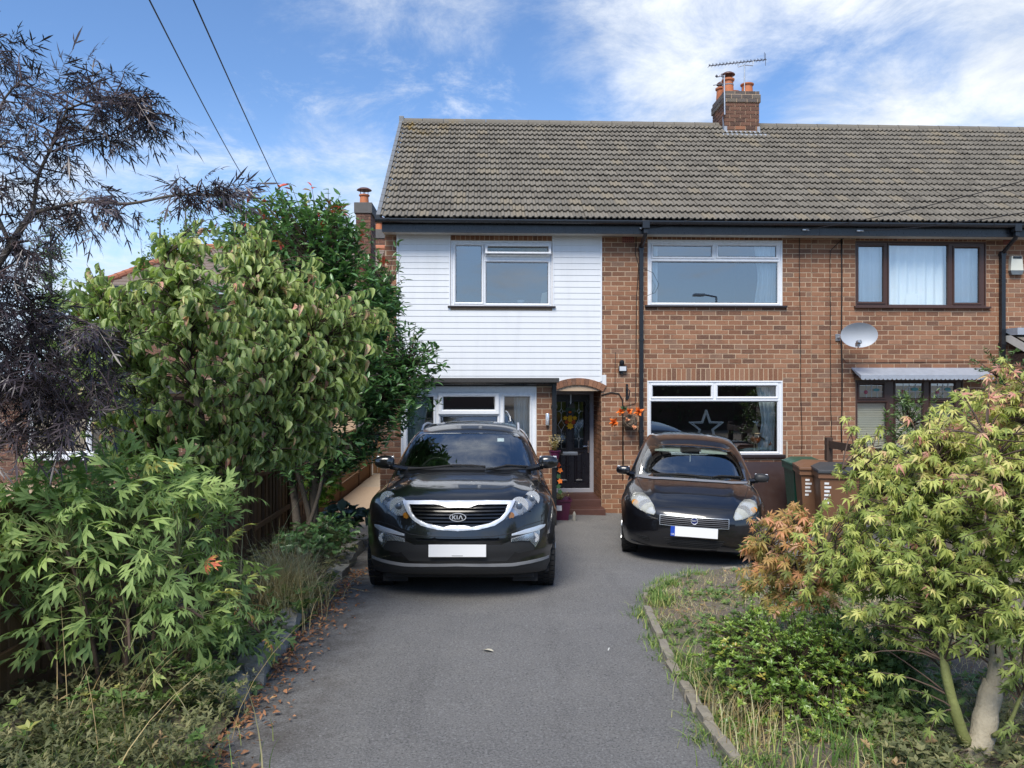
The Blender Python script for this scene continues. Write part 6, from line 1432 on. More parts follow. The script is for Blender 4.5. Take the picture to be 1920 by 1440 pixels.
part2(MB().box(-1.68, 18.87, 1.0, -1.56, 18.899, 1.12, .004), 'latch', M_black, gt)
xm_ = F(675, 930, 14)[0]; thing_mesh(MB().box(-1.95, 12.7, gz(-1.9, 12.9) + .042, -1.50, 13.25, gz(-1.9, 12.9) + .056, .003), 'door_mat', simple('dark_mat', (.05, .05, .06), .95), 'dark rubber mat lying on the buff path', 'mat')
# ------------------------------------------------------------------ the house next door on the left
M_tile2 = simple('brown_plain_tile', (.20, .155, .125), .85, var=.3, nscale=14); M_hip = simple('red_hip_tile', (.40, .155, .085), .85, var=.25)
LY = 21.0; lh = empty('brick_house', (-5.5, LY, 0), 'red brick house with hipped tile roof behind the shrubs', 'house')
lx0, lx1 = F(236, 560, LY)[0], -3.3; ez = F(250, 543, LY)[1]
b = MB().box(lx0 + .012, LY + .012, -.3, lx1 - .012, LY + 8, ez); part2(b, 'wall', M_mortar, lh)
lbk = Bricks(); lbk.courses(lx0, lx1, 2.0, ez - .1, LY, [], 0, .05); lbk.build(lh, M_brick_dk, 40, lambda q: q[0])
# hipped roof with tile courses
rx0, rx1, ry0, rz0 = lx0 - .45, lx1 + .4, LY - .45, ez + .05
hipx, hz2 = F(372, 470, LY + 3.2)[0], F(372, 466, LY + 3.2)[1]
n = 13; b = MB()
for i in range(n):
    f0, f1 = i / n, (i + 1) / n
    for side in (0, 1):
        if side == 0: A = [(rx0 + (hipx - rx0) * f0, ry0 + 3.65 * f0), (rx1, ry0 + 3.65 * f0)]; B_ = [(rx0 + (hipx - rx0) * f1, ry0 + 3.65 * f1), (rx1, ry0 + 3.65 * f1)]
        else: A = [(rx0 + (hipx - rx0) * f0, LY + 8 - 3.65 * f0), (rx0 + (hipx - rx0) * f0, ry0 + 3.65 * f0)]; B_ = [(rx0 + (hipx - rx0) * f1, LY + 8 - 3.65 * f1), (rx0 + (hipx - rx0) * f1, ry0 + 3.65 * f1)]
        za, zb_ = rz0 + (hz2 - rz0) * f0, rz0 + (hz2 - rz0) * f1; up = .045
        b.add([(*A[0], za + up), (*A[1], za + up), (*B_[1], zb_ + .005), (*B_[0], zb_ + .005), (*A[0], za), (*A[1], za)], [(0, 1, 2, 3), (4, 5, 1, 0)])
lroof = part2(b, 'roof', M_tile2, lh)
hp0, hp1 = Vector((rx0, ry0, rz0 + .06)), Vector((hipx, ry0 + 3.65, hz2 + .05))
for i in range(14): a_, c_ = hp0.lerp(hp1, i / 14), hp0.lerp(hp1, (i + .93) / 14); part2(MB().tube([a_, c_], [.11, .10], 10), 'hip_tile', M_hip, lroof, 'auto')
part2(MB().tube([hp1, Vector((rx1, hp1.y, hz2 + .05))], .10, 10), 'ridge_tile', M_hip, lroof, 'auto')
part2(MB().box(rx0 - .02, ry0 - .03, ez - .16, rx1, ry0, ez + .03), 'fascia', M_upvc, lh); part2(MB().box(rx0 - .06, ry0 - .13, ez - .04, rx1, ry0 - .031, ez + .05, .02), 'gutter', M_black, lh)
part2(MB().box(rx0 - .02, ry0, ez - .06, rx1, LY + 8.4, ez - .05), 'soffit', M_upvc, lh)
def side_chimney(px0, px1, topy, capy, Y, dep, pz, potpx):
    x0, x1 = F(px0, 400, Y)[0], F(px1, 400, Y)[0]; zt, zc_ = F(700, topy, Y)[1], F(700, capy, Y)[1]
    ch = part2(MB().box(x0 + .01, Y + .01, 3.0, x1 - .01, Y + dep, zt - .02), 'chimney', M_mortar, lh); nb = int((zc_ - 4.2) / BH)
    for k in range(nb):
        off = (k % 2) * .1125
        for axis in ('f', 'r'):
            L_ = (x1 - x0) if axis == 'f' else dep; j = 0; a0_ = -off
            while a0_ < L_:
                p_, q_ = max(0, a0_), min(L_, a0_ + BL); a0_ += BL
                if q_ - p_ < .03: continue
                z = zc_ - (k + 1) * BH
                bb = MB().box(x0 + p_ + .005, Y - .004, z + .005, x0 + q_ - .005, Y + .03, z + BH - .006) if axis == 'f' else MB().box(x1 - .03, Y + p_ + .005, z + .005, x1 + .004, Y + q_ - .005, z + BH - .006)
                o = part2(bb, 'brick', M_brick_dk, ch); set_tint(o.data, random.random())
    part2(MB().box(x0 - .04, Y - .04, zc_, x1 + .04, Y + dep + .04, zt, .01), 'cap', simple('render_cap', (.13, .125, .12), .9, bump=.01), ch)
    xp = F(potpx, 400, Y + dep / 2)[0]; r = .13; pot(ch, xp, Y + dep / 2, zt, r, .32)
    bb = MB().lathe([(.2, .09), (.19, .11), (.12, .15), (.02, .165)], (xp, Y + dep / 2, zt + .34), 16)
    for a in range(4): bb.box(xp + math.cos(a * 1.571) * .1 - .008, Y + dep / 2 + math.sin(a * 1.571) * .1 - .008, zt + .26, xp + math.cos(a * 1.571) * .1 + .008, Y + dep / 2 + math.sin(a * 1.571) * .1 + .008, zt + .44)
    part2(bb, 'cowl', M_cowl, ch, 'auto')
side_chimney(667, 695, 380, 400, 20.4, .95, 0, 683); side_chimney(703, 722, 430, 447, 25.0, .9, 0, 711)
# low front annexe of that house, seen through the elder
b = MB().box(-9.6, 14.2, -.2, -4.75, 14.5, 2.02).box(-9.6, 14.5, -.2, -9.3, 21, 2.3).box(-5.0, 14.5, -.2, -4.75, 21, 2.3); part2(b, 'annexe_wall', M_mortar, lh)
lbk = Bricks(); lbk.courses(-9.6, -4.75, .4, 2.0, 14.19, [[-8.0, .9, -5.9, 2.0]], 0, .05); lbk.build(lh, M_brick_dk, 80, lambda q: abs(q[0] + 6.5))
wv = window(lh, 'window', [-8.0, .9, -5.9, 2.0], [[-7.9, 1.0, -7.0, 1.9], [-6.9, 1.0, -6.0, 1.9]], 14.16, M_upvc, [-8.05, .85, -5.85, .9], M_upvc)
part2(MB().box(-9.8, 13.95, 2.03, -4.6, 21, 2.2), 'annexe_roof', M_felt, lh)
# ------------------------------------------------------------------ across the street (seen only as reflections)
M_rend = simple('dull_brick', (.17, .10, .075), .9); M_rt = simple('brown_roof', (.10, .075, .06), .85)
for i, (x, y, lab) in enumerate(((-14, -30, 'brick gabled house across the street opposite the elder'), (-3, -31, 'brick gabled house across the street opposite the drive'), (9, -30, 'brick gabled house across the street opposite the maple'))):
    h_ = empty('gabled_house', (x, y, .5), lab, 'house', 'houses across the street')
    part2(MB().box(x - 4, y - 8, 0, x + 4, y, 5.4), 'wall', M_rend, h_); part2(MB().prism([(x - 4.5, 5.4), (x + 4.5, 5.4), (x, 8.4)], y - 8.4, y + .4), 'roof', M_rt, h_)
    for wx in (-2.3, 1.9):
        for wz in (1.4, 3.9): part2(MB().box(x + wx - .8, y - .05, wz, x + wx + .8, y + .04, wz + 1.2), 'window', M_gloss, h_)
    part2(MB().box(x - .45, y - .05, .5, x + .45, y + .05, 2.6), 'door', M_door, h_)
lp = empty('street_lamp', (10.6, -8, .5), 'tall grey street lamp standing on the street kerb', 'street lamp'); part2(MB().tube([(10.6, -8, .5), (10.6, -8, 6.1)], [.08, .05], 10), 'post', M_steel, lp); part2(MB().tube([(10.6, -8, 6.1), (10.0, -8, 6.2)], .04, 8).box(9.55, -8.14, 6.12, 10.05, -7.86, 6.24, .03), 'lamp_head', M_steel, lp)
# ------------------------------------------------------------------ plants
def T_ellip(L=1.0, W=.36, fold=.12, droop=.18, n=4):
    """simple leaf along +y"""
    V, Fq = [], []
    for i in range(n + 1):
        t = i / n; w = W * math.sin(math.pi * min(.985, t * .93 + .05)) ** .8 * (1 if i < n else .15) / 1; z = -droop * t * t
        V += [(-w / 2, t * L, z + fold * w), (0, t * L, z), (w / 2, t * L, z + fold * w)]
    for i in range(n):
        a = i * 3; Fq += [(a, a+1, a+4, a+3), (a+1, a+2, a+5, a+4)]
    return np.array(V), [np.array(Fq)]
def T_maple(lobes=7, spread=150, W=.16, droop=.25):
    V, Ft = [(0, 0, 0)], []; k = lobes
    for i in range(k):
        a = math.radians(90 + (i - (k - 1) / 2) * spread * 2 / (k - 1) * .82); L = (1 - .42 * abs(i - (k - 1) / 2) / ((k - 1) / 2) ** 1.0 * 1.0)
        d = np.array([math.cos(a), math.sin(a)]); p = np.array([-d[1], d[0]]); o = len(V)
        for s, w in ((.30, .8), (.55, 1.0), (.8, .55)):
            z = -droop * (s * L) ** 2; V += [(*(d * L * s - p * W * w * L), z + .02), (*(d * L * s + p * W * w * L), z + .02)]
        V.append((*(d * L), -droop * L * L * 1.2)); e = o + 6
        Ft += [(0, o, o + 1), (o, o + 2, o + 3), (o, o + 3, o + 1), (o + 2, o + 4, o + 5), (o + 2, o + 5, o + 3), (o + 4, e, o + 5)]
    V = np.array(V, float); V[:, 1] += .12; return V, [np.array(Ft)]
def join_t(parts):
    V, F3, F4, b = [], [], [], 0
    for v, fs in parts:
        V.append(v)
        for f in fs: (F3 if f.shape[1] == 3 else F4).append(f + b)
        b += len(v)
    return np.concatenate(V), [np.concatenate(q) for q in (F3, F4) if q]
def xf(tp, rz=0, s=1.0, off=(0, 0, 0), ry=0, rx=0):
    M = np.array((Matrix.Rotation(rz, 3, 'Z') @ Matrix.Rotation(ry, 3, 'Y') @ Matrix.Rotation(rx, 3, 'X'))); return tp[0] @ M.T * s + np.array(off), tp[1]
def lobed(L, W, cuts):
    """narrow, deeply cut leaflet: a midrib blade with side teeth"""
    parts = [T_ellip(L, W, .1, .12, 3)]
    for i in range(cuts):
        t = .25 + .5 * i / max(1, cuts - 1)
        for s in (-1, 1): parts.append(xf(T_ellip(L * .42 * (1.1 - t * .5), W * .7, .1, .1, 2), -s * math.radians(38), 1, (0, t * L, -.12 * t * t)))
    return join_t(parts)
def T_pinnate(pairs=3, leaflet=None, L=1.0, lf=.55, droop=.35):
    parts = []; st = .02
    rib = np.array([(x, t, -droop * t * t) for t in (0, .35, .7, 1.0) for x in (-.008, .008)]) * np.array([1, L, L]); parts.append((rib, [np.array([(0, 1, 3, 2), (2, 3, 5, 4), (4, 5, 7, 6)])]))
    for i in range(pairs):
        t = .32 + .6 * i / pairs
        for s in (-1, 1): parts.append(xf(leaflet, -s * math.radians(58 - 8 * i), lf * (1 - .12 * i), (0, t * L, -droop * t * t * L), 0, math.radians(-18)))
    parts.append(xf(leaflet, 0, lf * 1.05, (0, L * .95, -droop * L * .9), 0, math.radians(-30))); return join_t(parts)
def T_rosette(n=6, lf=None):
    return join_t([xf(lf, 2 * math.pi * i / n + .3 * (i % 2), 1 - .25 * (i % 2), (0, 0, .05 * (i % 2)), 0, math.radians(28 + 22 * (i % 2))) for i in range(n)])
def basis(y, z):
    """rotation matrices (n,3,3) whose columns are x, y, z; y along the leaf, z roughly the given normal"""
    y = y / np.maximum(np.linalg.norm(y, axis=1), 1e-9)[:, None]; z = z - (z * y).sum(1)[:, None] * y
    bad = np.linalg.norm(z, axis=1) < 1e-4; z[bad] = np.cross(y[bad], np.array([.3, .7, .2])); z = z / np.linalg.norm(z, axis=1)[:, None]; x = np.cross(y, z); return np.stack([x, y, z], 2)
def put_leaves(root, tpl, P, Yd, Zn, S, tint, mat, own=300, name='foliage', leafname='leaf', smooth=True):
    """most leaves joined in one part; the largest ones in view as parts of their own"""
    V, Fs = tpl; n = len(P); B = basis(Yd, Zn); off = np.array(parent_world(root)); tint = np.clip(tint, 0, 1)
    d = P - np.array(CAM); dep = d[:, 0] * math.sin(YAW) + d[:, 1] * math.cos(YAW); u = (d[:, 0] * math.cos(YAW) - d[:, 1] * math.sin(YAW)) / np.maximum(dep, .1); v = d[:, 2] / np.maximum(dep, .1)
    vis = (dep > .3) & (np.abs(u) < .66) & (np.abs(v) < .5); key = np.where(vis, S / np.maximum(dep, .3), 0)
    idx = np.argsort(-key)[:own]; idx = idx[key[idx] > 0]; m = np.ones(n, bool); m[idx] = False
    if len(idx):
        K = 8; tm = [np_mesh(leafname, V, Fs, mat, np.full(len(V), (i + .5) / K), smooth) for i in range(K)]
        for i in idx:
            o = link(leafname, tm[min(K - 1, int(tint[i] * K))], root); M = Matrix(B[i].tolist()).to_4x4() @ Matrix.Scale(float(S[i]), 4); M.translation = Vector(P[i] - off); o.matrix_basis = M
    if m.any():
        q = np.where(m)[0]; W = np.einsum('nij,kj->nki', B[q], V) * S[q][:, None, None] + (P[q] - off)[:, None]; kN = len(V)
        FF = [(f[None] + (np.arange(len(q)) * kN)[:, None, None]).reshape(-1, f.shape[1]) for f in Fs]
        o = link(name, np_mesh(name, W.reshape(-1, 3), FF, mat, np.repeat(tint[q], kN), smooth), root); o['kind'] = 'stuff'; return o
def put_two(root, t1, t2, P, Yd, Zn, S, tint, mat, own=300, frac=.5):
    a = rng.random(len(P)) < frac
    for tp, q, nm in ((t1, a, 'foliage'), (t2, ~a, 'foliage')): put_leaves(root, tp, P[q], Yd[q], Zn[q], S[q], tint[q], mat, own // 2, nm)
def in_ell(n, ells, shell=.45):
    """points in a union of ellipsoids (centre, radii, weight), biased outwards; returns points and outward directions"""
    w = np.array([e[6] if len(e) > 6 else e[3] * e[4] * e[5] for e in ells]); k = rng.choice(len(ells), n, p=w / w.sum()); E = np.array([e[:6] for e in ells])[k]
    d = rng.normal(size=(n, 3)); d /= np.linalg.norm(d, axis=1)[:, None]; r = (shell ** 3 + (1 - shell ** 3) * rng.random(n)) ** (1 / 3)
    r = r * (1 + .10 * rng.normal(size=n)); return E[:, :3] + d * E[:, 3:6] * r[:, None], d
def limb_points(limbs): return np.concatenate([np.array([Vector(a).lerp(Vector(b), t) for a, b in zip(l[:-1], l[1:]) for t in np.linspace(0, 1, 5)]) for l, r in limbs])
def smooth_path(pts, n=4):
    P = [Vector(p) for p in pts]; out = []
    for i in range(len(P) - 1):
        p0, p1, p2, p3 = P[max(i-1, 0)], P[i], P[i+1], P[min(i+2, len(P)-1)]
        for j in range(n):
            t = j / n; out.append(.5 * ((2*p1) + (p2 - p0) * t + (2*p0 - 5*p1 + 4*p2 - p3) * t*t + (3*p1 - p0 - 3*p2 + p3) * t**3))
    return out + [P[-1]]
def trunk_part(root, limbs, mat, name='trunk'):
    """each limb: (points, (r0, r1)); the first is the trunk, the rest are its branches"""
    off = parent_world(root)
    for i, (l, (r0, r1)) in enumerate(limbs):
        P = smooth_path(l); n = len(P); rs = [r0 + (r1 - r0) * k / (n - 1) for k in range(n)]; rs = [r * (1 + .06 * math.sin(k * 2.1 + i)) for k, r in enumerate(rs)]
        b = MB().tube([p - off for p in P], rs, 9); o = b.build('trunk' if i == 0 else 'branch', mat, root, smooth=True)
def twigs(root, tips, limbs, mat, r=.004, seg=5, name='twigs', lift=.15, jit=.12):
    """thin curved shoots from the nearest limb to every tip: one stuff part"""
    LP = limb_points(limbs); off = np.array(parent_world(root)); V, Fq = [], []; ends = []
    for t in tips:
        c = LP.copy(); dd = np.linalg.norm(c - t, axis=1) + np.maximum(0, c[:, 2] - t[2]) * 1.2 + rng.uniform(0, jit, len(c)); a = LP[np.argmin(dd)]
        mid = (a + t) / 2 + np.array([0, 0, lift * np.linalg.norm(t - a)]) + rng.normal(0, .03, 3)
        P = [(1-u)**2 * a + 2*u*(1-u) * mid + u*u * t for u in np.linspace(0, 1, seg)]; ends.append(P[-1] - P[-2])
        for i, p in enumerate(P):
            rr = r * (1.6 - i / (seg - 1) * 1.1); tt = P[min(i+1, seg-1)] - P[max(i-1, 0)]; tt = tt / (np.linalg.norm(tt) + 1e-9); x = np.cross(tt, [.2, .3, .9]); x /= np.linalg.norm(x) + 1e-9; y = np.cross(tt, x); V += [p + rr * x - off, p - .5 * rr * x + .87 * rr * y - off, p - .5 * rr * x - .87 * rr * y - off]
        b = len(V) - 3 * seg
        for i in range(seg - 1):
            for j in range(3): Fq.append((b + i*3 + j, b + i*3 + (j+1) % 3, b + (i+1)*3 + (j+1) % 3, b + (i+1)*3 + j))
    o = link(name, np_mesh(name, np.array(V), [np.array(Fq)], mat, None, True), root); o['kind'] = 'stuff'; e = np.array(ends); return e / np.maximum(np.linalg.norm(e, axis=1), 1e-9)[:, None]
def along(tips, ends, per, back):
    """leaf bases spread back from every twig tip"""
    k = len(tips); f = rng.random((k, per)); P = tips[:, None] - ends[:, None] * (f * back)[..., None]; return P.reshape(-1, 3), np.repeat(ends, per, 0), f.ravel()
def rnd(n): return rng.normal(size=(n, 3))
UP = np.array([0, 0, 1.0])
M_bark = simple('grey_brown_bark', (.10, .085, .07), .9, var=.35, nscale=30, bump=.008, bscale=60)
M_bark_pale = simple('pale_maple_bark', (.34, .30, .22), .8, var=.3, nscale=22, bump=.006, bscale=70)
M_bark_green = simple('green_maple_bark', (.17, .19, .06), .75, var=.4, nscale=18, bump=.004, bscale=60)
M_twg = simple('thin_twig_bark', (.09, .06, .045), .85)
M_stalk = simple('green_stalk', (.10, .14, .05), .7)
M_twg_p = simple('purple_twig_bark', (.12, .085, .085), .8)
def fill(x, y): return gz(x, y)
# ---- black elder
M_eld = leafmat('elder_leaf', [(0, (.020, .016, .020)), (.5, (.042, .032, .038)), (.85, (.075, .058, .062)), (1, (.12, .095, .10))], .12, .38, .6, 40, 1.15)
el = empty('elder_shrub', (-2.55, 4.1, lbed_z(-2.55, 4.1)), 'tall elder with feathery black-purple leaves against the sky', 'shrub')
P3 = lambda px, py, t: tuple(CAM + Vector((math.sin(YAW) + (px - 960) / FPX * math.cos(YAW), math.cos(YAW) - (px - 960) / FPX * math.sin(YAW), (720 - py) / FPX)) * t)
limbs = [([(-2.62, 4.05, .3), (-2.72, 4.05, 1.2), (-2.78, 4.1, 2.2), P3(20, 460, 4.2), P3(62, 400, 4.2)], (.03, .016)),
         ([P3(62, 400, 4.2), P3(100, 390, 4.15), P3(160, 378, 4.1), P3(240, 382, 4.05), P3(330, 366, 4.0), P3(410, 366, 4.0), P3(490, 372, 4.0)], (.011, .004)),
         ([P3(62, 400, 4.2), P3(72, 330, 4.2), P3(100, 270, 4.2), P3(125, 205, 4.2)], (.011, .005)), ([P3(125, 205, 4.2), P3(190, 185, 4.15), P3(260, 195, 4.1), P3(310, 230, 4.1)], (.006, .003)),
         ([P3(20, 460, 4.2), P3(-20, 350, 4.2), P3(0, 205, 4.2), P3(40, 150, 4.2)], (.012, .004)), ([P3(-10, 420, 4.2), P3(-60, 200, 4.2), P3(-30, 60, 4.2), P3(0, 20, 4.2)], (.012, .004)),
         ([(-2.75, 4.1, 1.9), P3(60, 620, 4.3), P3(150, 600, 4.3), P3(230, 650, 4.3)], (.012, .004)), ([(-2.7, 4.08, 1.5), P3(60, 760, 4.2), P3(160, 780, 4.2), P3(240, 760, 4.25)], (.012, .004))]
trunk_part(el, limbs, M_bark)
def pixell(px, py, t, rpx, rpy, rd, w=None):
    c = P3(px, py, t); e = [c[0], c[1], c[2], rpx * t / FPX, rd, rpy * t / FPX]; return e + ([w] if w else [])
tips = np.concatenate([in_ell(60, [pixell(190, 200, 4.15, 115, 75, .3)], .1)[0], in_ell(20, [pixell(50, 200, 4.2, 60, 100, .25)], .1)[0], in_ell(20, [pixell(60, 290, 4.2, 80, 90, .3)], .1)[0], in_ell(18, [pixell(160, 395, 4.1, 110, 25, .2)], .1)[0], in_ell(20, [pixell(390, 352, 4.0, 85, 16, .10)], .1)[0], in_ell(22, [pixell(0, 60, 4.2, 40, 60, .2), pixell(20, 400, 4.2, 60, 80, .25)], .1)[0],
                       in_ell(230, [pixell(110, 700, 4.25, 115, 110, .38), pixell(10, 640, 4.2, 90, 140, .38), pixell(50, 810, 4.1, 90, 45, .3)], .3)[0], in_ell(22, [pixell(20, 500, 4.2, 70, 45, .3)], .2)[0]])
lpE = limb_points(limbs); ends = twigs(el, tips, limbs, M_twg_p, .0042)
P, E, f = along(tips, ends, 3, .16); n = len(P)
Yd = E * .6 + rnd(n) * np.array([.6, .6, .35]) + np.array([.35, 0, -.12]); T_eld = T_pinnate(3, lobed(1, .10, 1), 1, .62, .45); T_eld2 = T_pinnate(2, lobed(1, .09, 1), 1, .75, .7)
put_two(el, T_eld, T_eld2, P, Yd, UP + rnd(n) * .45, rng.uniform(.10, .18, n), rng.beta(2, 2.5, n), M_eld)
# ---- dogwood with drooping leaves
M_dog = leafmat('dogwood_leaf', k=2.05, stops=[(0, (.07, .10, .035)), (.4, (.125, .17, .058)), (.72, (.21, .255, .095)), (.9, (.33, .36, .14)), (.96, (.38, .24, .17)), (1, (.34, .16, .12))], trans=.35, rough=.42, spec=.45)
dg = empty('dogwood_tree', (-2.25, 6.0, lbed_z(-2.25, 6)), 'broad leafy tree with drooping mid-green leaves leaning over the fence', 'tree')
limbs = [([(-2.25, 6.0, .3), (-2.27, 5.98, .75), (-2.12, 5.95, 1.05), (-2.08, 6.0, 1.5), (-2.15, 6.05, 2.1)], (.055, .03)), ([(-2.26, 5.98, .7), (-2.24, 6.0, 1.3), (-2.5, 6.0, 1.9), (-2.8, 6.0, 2.7)], (.028, .01)), ([(-2.1, 5.96, 1.2), (-1.85, 5.9, 1.5), (-1.5, 5.9, 2.0), (-1.25, 6.0, 2.5)], (.03, .008)),
         ([(-2.08, 6.0, 1.5), (-1.9, 6.2, 2.1), (-1.75, 6.3, 2.8), (-1.7, 6.2, 3.1)], (.025, .006)), ([(-2.15, 6.05, 2.1), (-2.3, 6.1, 2.7), (-2.4, 6.1, 3.2)], (.02, .005)), ([(-2.35, 6.0, .35), (-2.42, 6.02, .7), (-2.44, 6.03, .95)], (.05, .045))]
trunk_part(dg, limbs, M_bark)
ells = [pixell(400, 690, 6.0, 270, 175, .85), pixell(560, 640, 6.1, 170, 150, .6), pixell(400, 560, 6.1, 170, 110, .5), pixell(220, 640, 6.0, 110, 130, .5), pixell(330, 830, 5.9, 170, 75, .6), pixell(600, 770, 6.1, 90, 75, .4), pixell(480, 840, 6.1, 150, 55, .5), pixell(430, 470, 6.2, 90, 60, .4)]
tips = np.concatenate([in_ell(2000, ells, .5)[0], in_ell(16, [pixell(170, 540, 6.0, 45, 70, .3)], .1)[0], in_ell(14, [pixell(690, 620, 6.1, 60, 50, .3)], .1)[0], in_ell(8, [pixell(480, 450, 6.1, 60, 50, .3)], .1)[0]])
ends = twigs(dg, tips, limbs, M_twg, .004, 5, 'twigs', .3); P, E, f = along(tips, ends, 6, .22); n = len(P)
out = P - np.array([-2.05, 6.1, 2.2]); out[:, 2] *= .4; out /= np.linalg.norm(out, axis=1)[:, None] + 1e-9
Yd = np.array([0, 0, -1.0]) * .95 + out * .45 + rnd(n) * .33
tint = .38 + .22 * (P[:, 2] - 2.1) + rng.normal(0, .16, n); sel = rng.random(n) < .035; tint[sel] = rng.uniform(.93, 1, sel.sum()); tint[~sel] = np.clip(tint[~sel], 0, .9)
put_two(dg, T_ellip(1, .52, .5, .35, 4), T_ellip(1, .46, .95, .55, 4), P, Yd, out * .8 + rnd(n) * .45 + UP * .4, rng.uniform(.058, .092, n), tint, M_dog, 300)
# ---- photinia
M_pho = leafmat('photinia_leaf', k=2.4, stops=[(0, (.026, .055, .020)), (.45, (.048, .098, .034)), (.75, (.085, .15, .052)), (.88, (.11, .15, .05)), (.94, (.14, .06, .035)), (1, (.30, .03, .025))], trans=.22, rough=.30, spec=.6)
ph = empty('photinia_shrub', (-2.0, 9.2, lbed_z(-2, 9.2)), 'tall glossy dark green shrub with red tips beside the white cladding', 'shrub')
limbs = [([(-1.98, 9.2, .15), (-1.95, 9.2, .7), (-1.9, 9.2, 1.3), (-1.8, 9.2, 2.2), (-1.8, 9.2, 3.4)], (.075, .03)), ([(-1.93, 9.2, .95), (-1.6, 9.15, 1.35), (-1.2, 9.1, 1.9), (-.8, 9.0, 2.4)], (.045, .012)), ([(-2.1, 9.2, .15), (-2.15, 9.2, .8), (-2.25, 9.2, 1.6), (-2.3, 9.25, 2.8)], (.06, .015)), ([(-1.9, 9.2, .2), (-2.02, 9.1, .9), (-2.2, 9.0, 1.5), (-2.6, 9.0, 2.4)], (.04, .012)), ([(-1.82, 9.2, 1.9), (-1.4, 9.25, 2.6), (-1.1, 9.3, 3.3)], (.03, .01)), ([(-2.1, 9.1, .15), (-1.98, 9.05, .5), (-1.8, 9.0, 1.1), (-1.75, 9.0, 1.8)], (.035, .012))]
trunk_part(ph, limbs, M_bark)
ells = [pixell(630, 640, 9.2, 150, 160, 1.0), pixell(560, 470, 9.2, 130, 115, .8), pixell(500, 560, 9.2, 110, 120, .7), pixell(720, 690, 9.0, 115, 90, .7), pixell(660, 560, 9.1, 90, 90, .7), pixell(640, 800, 9.2, 120, 70, .7), pixell(730, 740, 8.8, 75, 60, .5), pixell(580, 850, 9.1, 110, 45, .6), pixell(470, 440, 9.3, 95, 70, .6), pixell(620, 440, 9.2, 70, 70, .6)]
tips = np.concatenate([in_ell(2550, ells, .5)[0], in_ell(9, [pixell(500, 370, 9.2, 60, 25, .3)], .1)[0], in_ell(9, [pixell(590, 365, 9.2, 40, 30, .3), pixell(655, 420, 9.2, 40, 30, .3), pixell(735, 490, 9.1, 30, 50, .3)], .1)[0]])
ends = twigs(ph, tips, limbs, M_twg, .005, 4, 'twigs', .1); ends = ends * .6 + UP * .5 + rnd(len(ends)) * .15; ends /= np.linalg.norm(ends, axis=1)[:, None]
P, E, f = along(tips, ends, 10, .26); n = len(P); Yd = E * .35 + rnd(n) * np.array([1, 1, .45]) * .75 + np.array([0, 0, .05])
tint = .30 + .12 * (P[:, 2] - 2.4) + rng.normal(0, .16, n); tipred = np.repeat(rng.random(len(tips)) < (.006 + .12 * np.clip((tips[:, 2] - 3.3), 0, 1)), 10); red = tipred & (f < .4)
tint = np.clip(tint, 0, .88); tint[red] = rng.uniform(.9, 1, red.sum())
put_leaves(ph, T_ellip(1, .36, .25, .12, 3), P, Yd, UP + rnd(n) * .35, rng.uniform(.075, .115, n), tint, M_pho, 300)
# ---- tree peony
M_peo = leafmat('peony_leaf', k=2.2, stops=[(0, (.06, .095, .035)), (.4, (.11, .16, .055)), (.7, (.18, .235, .08)), (.92, (.28, .32, .12)), (.97, (.30, .26, .06)), (1, (.36, .09, .06))], trans=.35, rough=.55, spec=.2)
pe = empty('peony_bush', (-2.1, 4.7, lbed_z(-2.1, 4.7)), 'sprawling bush with large lobed blue-green leaves spilling over the stones', 'bush')
limbs = [([(-2.1 + a, 4.7 + b_, .35), (-2.1 + a * 1.7, 4.7 + b_ * 1.7, .9), (-2.1 + a * 2.6, 4.7 + b_ * 2.6, h_)], (.014, .007)) for a, b_, h_ in ((0, 0, 1.5), (.14, -.05, 1.2), (-.2, 0, 1.45), (.2, .1, 1.0), (-.05, -.15, 1.3), (.18, .25, .8), (-.3, .1, 1.5), (.22, -.12, .9), (-.12, .12, 1.2), (.08, .14, 1.1), (-.25, -.12, 1.0), (.1, -.2, .8), (.3, .02, .7))]
trunk_part(pe, limbs, M_twg)
ells = [pixell(200, 1000, 4.6, 210, 130, .55), pixell(90, 950, 4.5, 150, 100, .45), pixell(260, 900, 4.8, 150, 50, .4), pixell(390, 1120, 4.8, 110, 95, .4), pixell(430, 1180, 4.9, 80, 60, .3), pixell(240, 1150, 4.5, 190, 70, .45), pixell(330, 960, 5.0, 110, 70, .4)]
P, d = in_ell(620, ells, .25); st_ends = twigs(pe, P, limbs, simple('pinkish_leaf_stalk', (.17, .18, .07), .6), .0028, 5, 'leaf_stalks', .12, .45); n = len(P)
Yd = st_ends * .6 + d * .4 + rnd(n) * .3 + np.array([.1, -.15, -.05]); lob = join_t([T_ellip(1, .21, .15, .3, 3), xf(T_ellip(.62, .15, .15, .25, 3), -.55, 1, (.0, .3, -.03)), xf(T_ellip(.62, .15, .15, .25, 3), .55, 1, (0, .3, -.03))])
T_peo = T_pinnate(2, lob, 1, .62, .25); tint = .42 + .16 * (P[:, 2] - 1.1) + rng.normal(0, .16, n); sel = rng.random(n) < .04; tint = np.clip(tint, 0, .9); tint[sel] = rng.uniform(.93, 1, sel.sum())
T_peo2 = T_pinnate(1, lob, 1, .8, .5); put_two(pe, T_peo, T_peo2, P, Yd + rnd(n) * .25, UP + rnd(n) * .6 + np.array([0, -.2, 0]), rng.uniform(.08, .20, n), tint, M_peo, 280, .6)
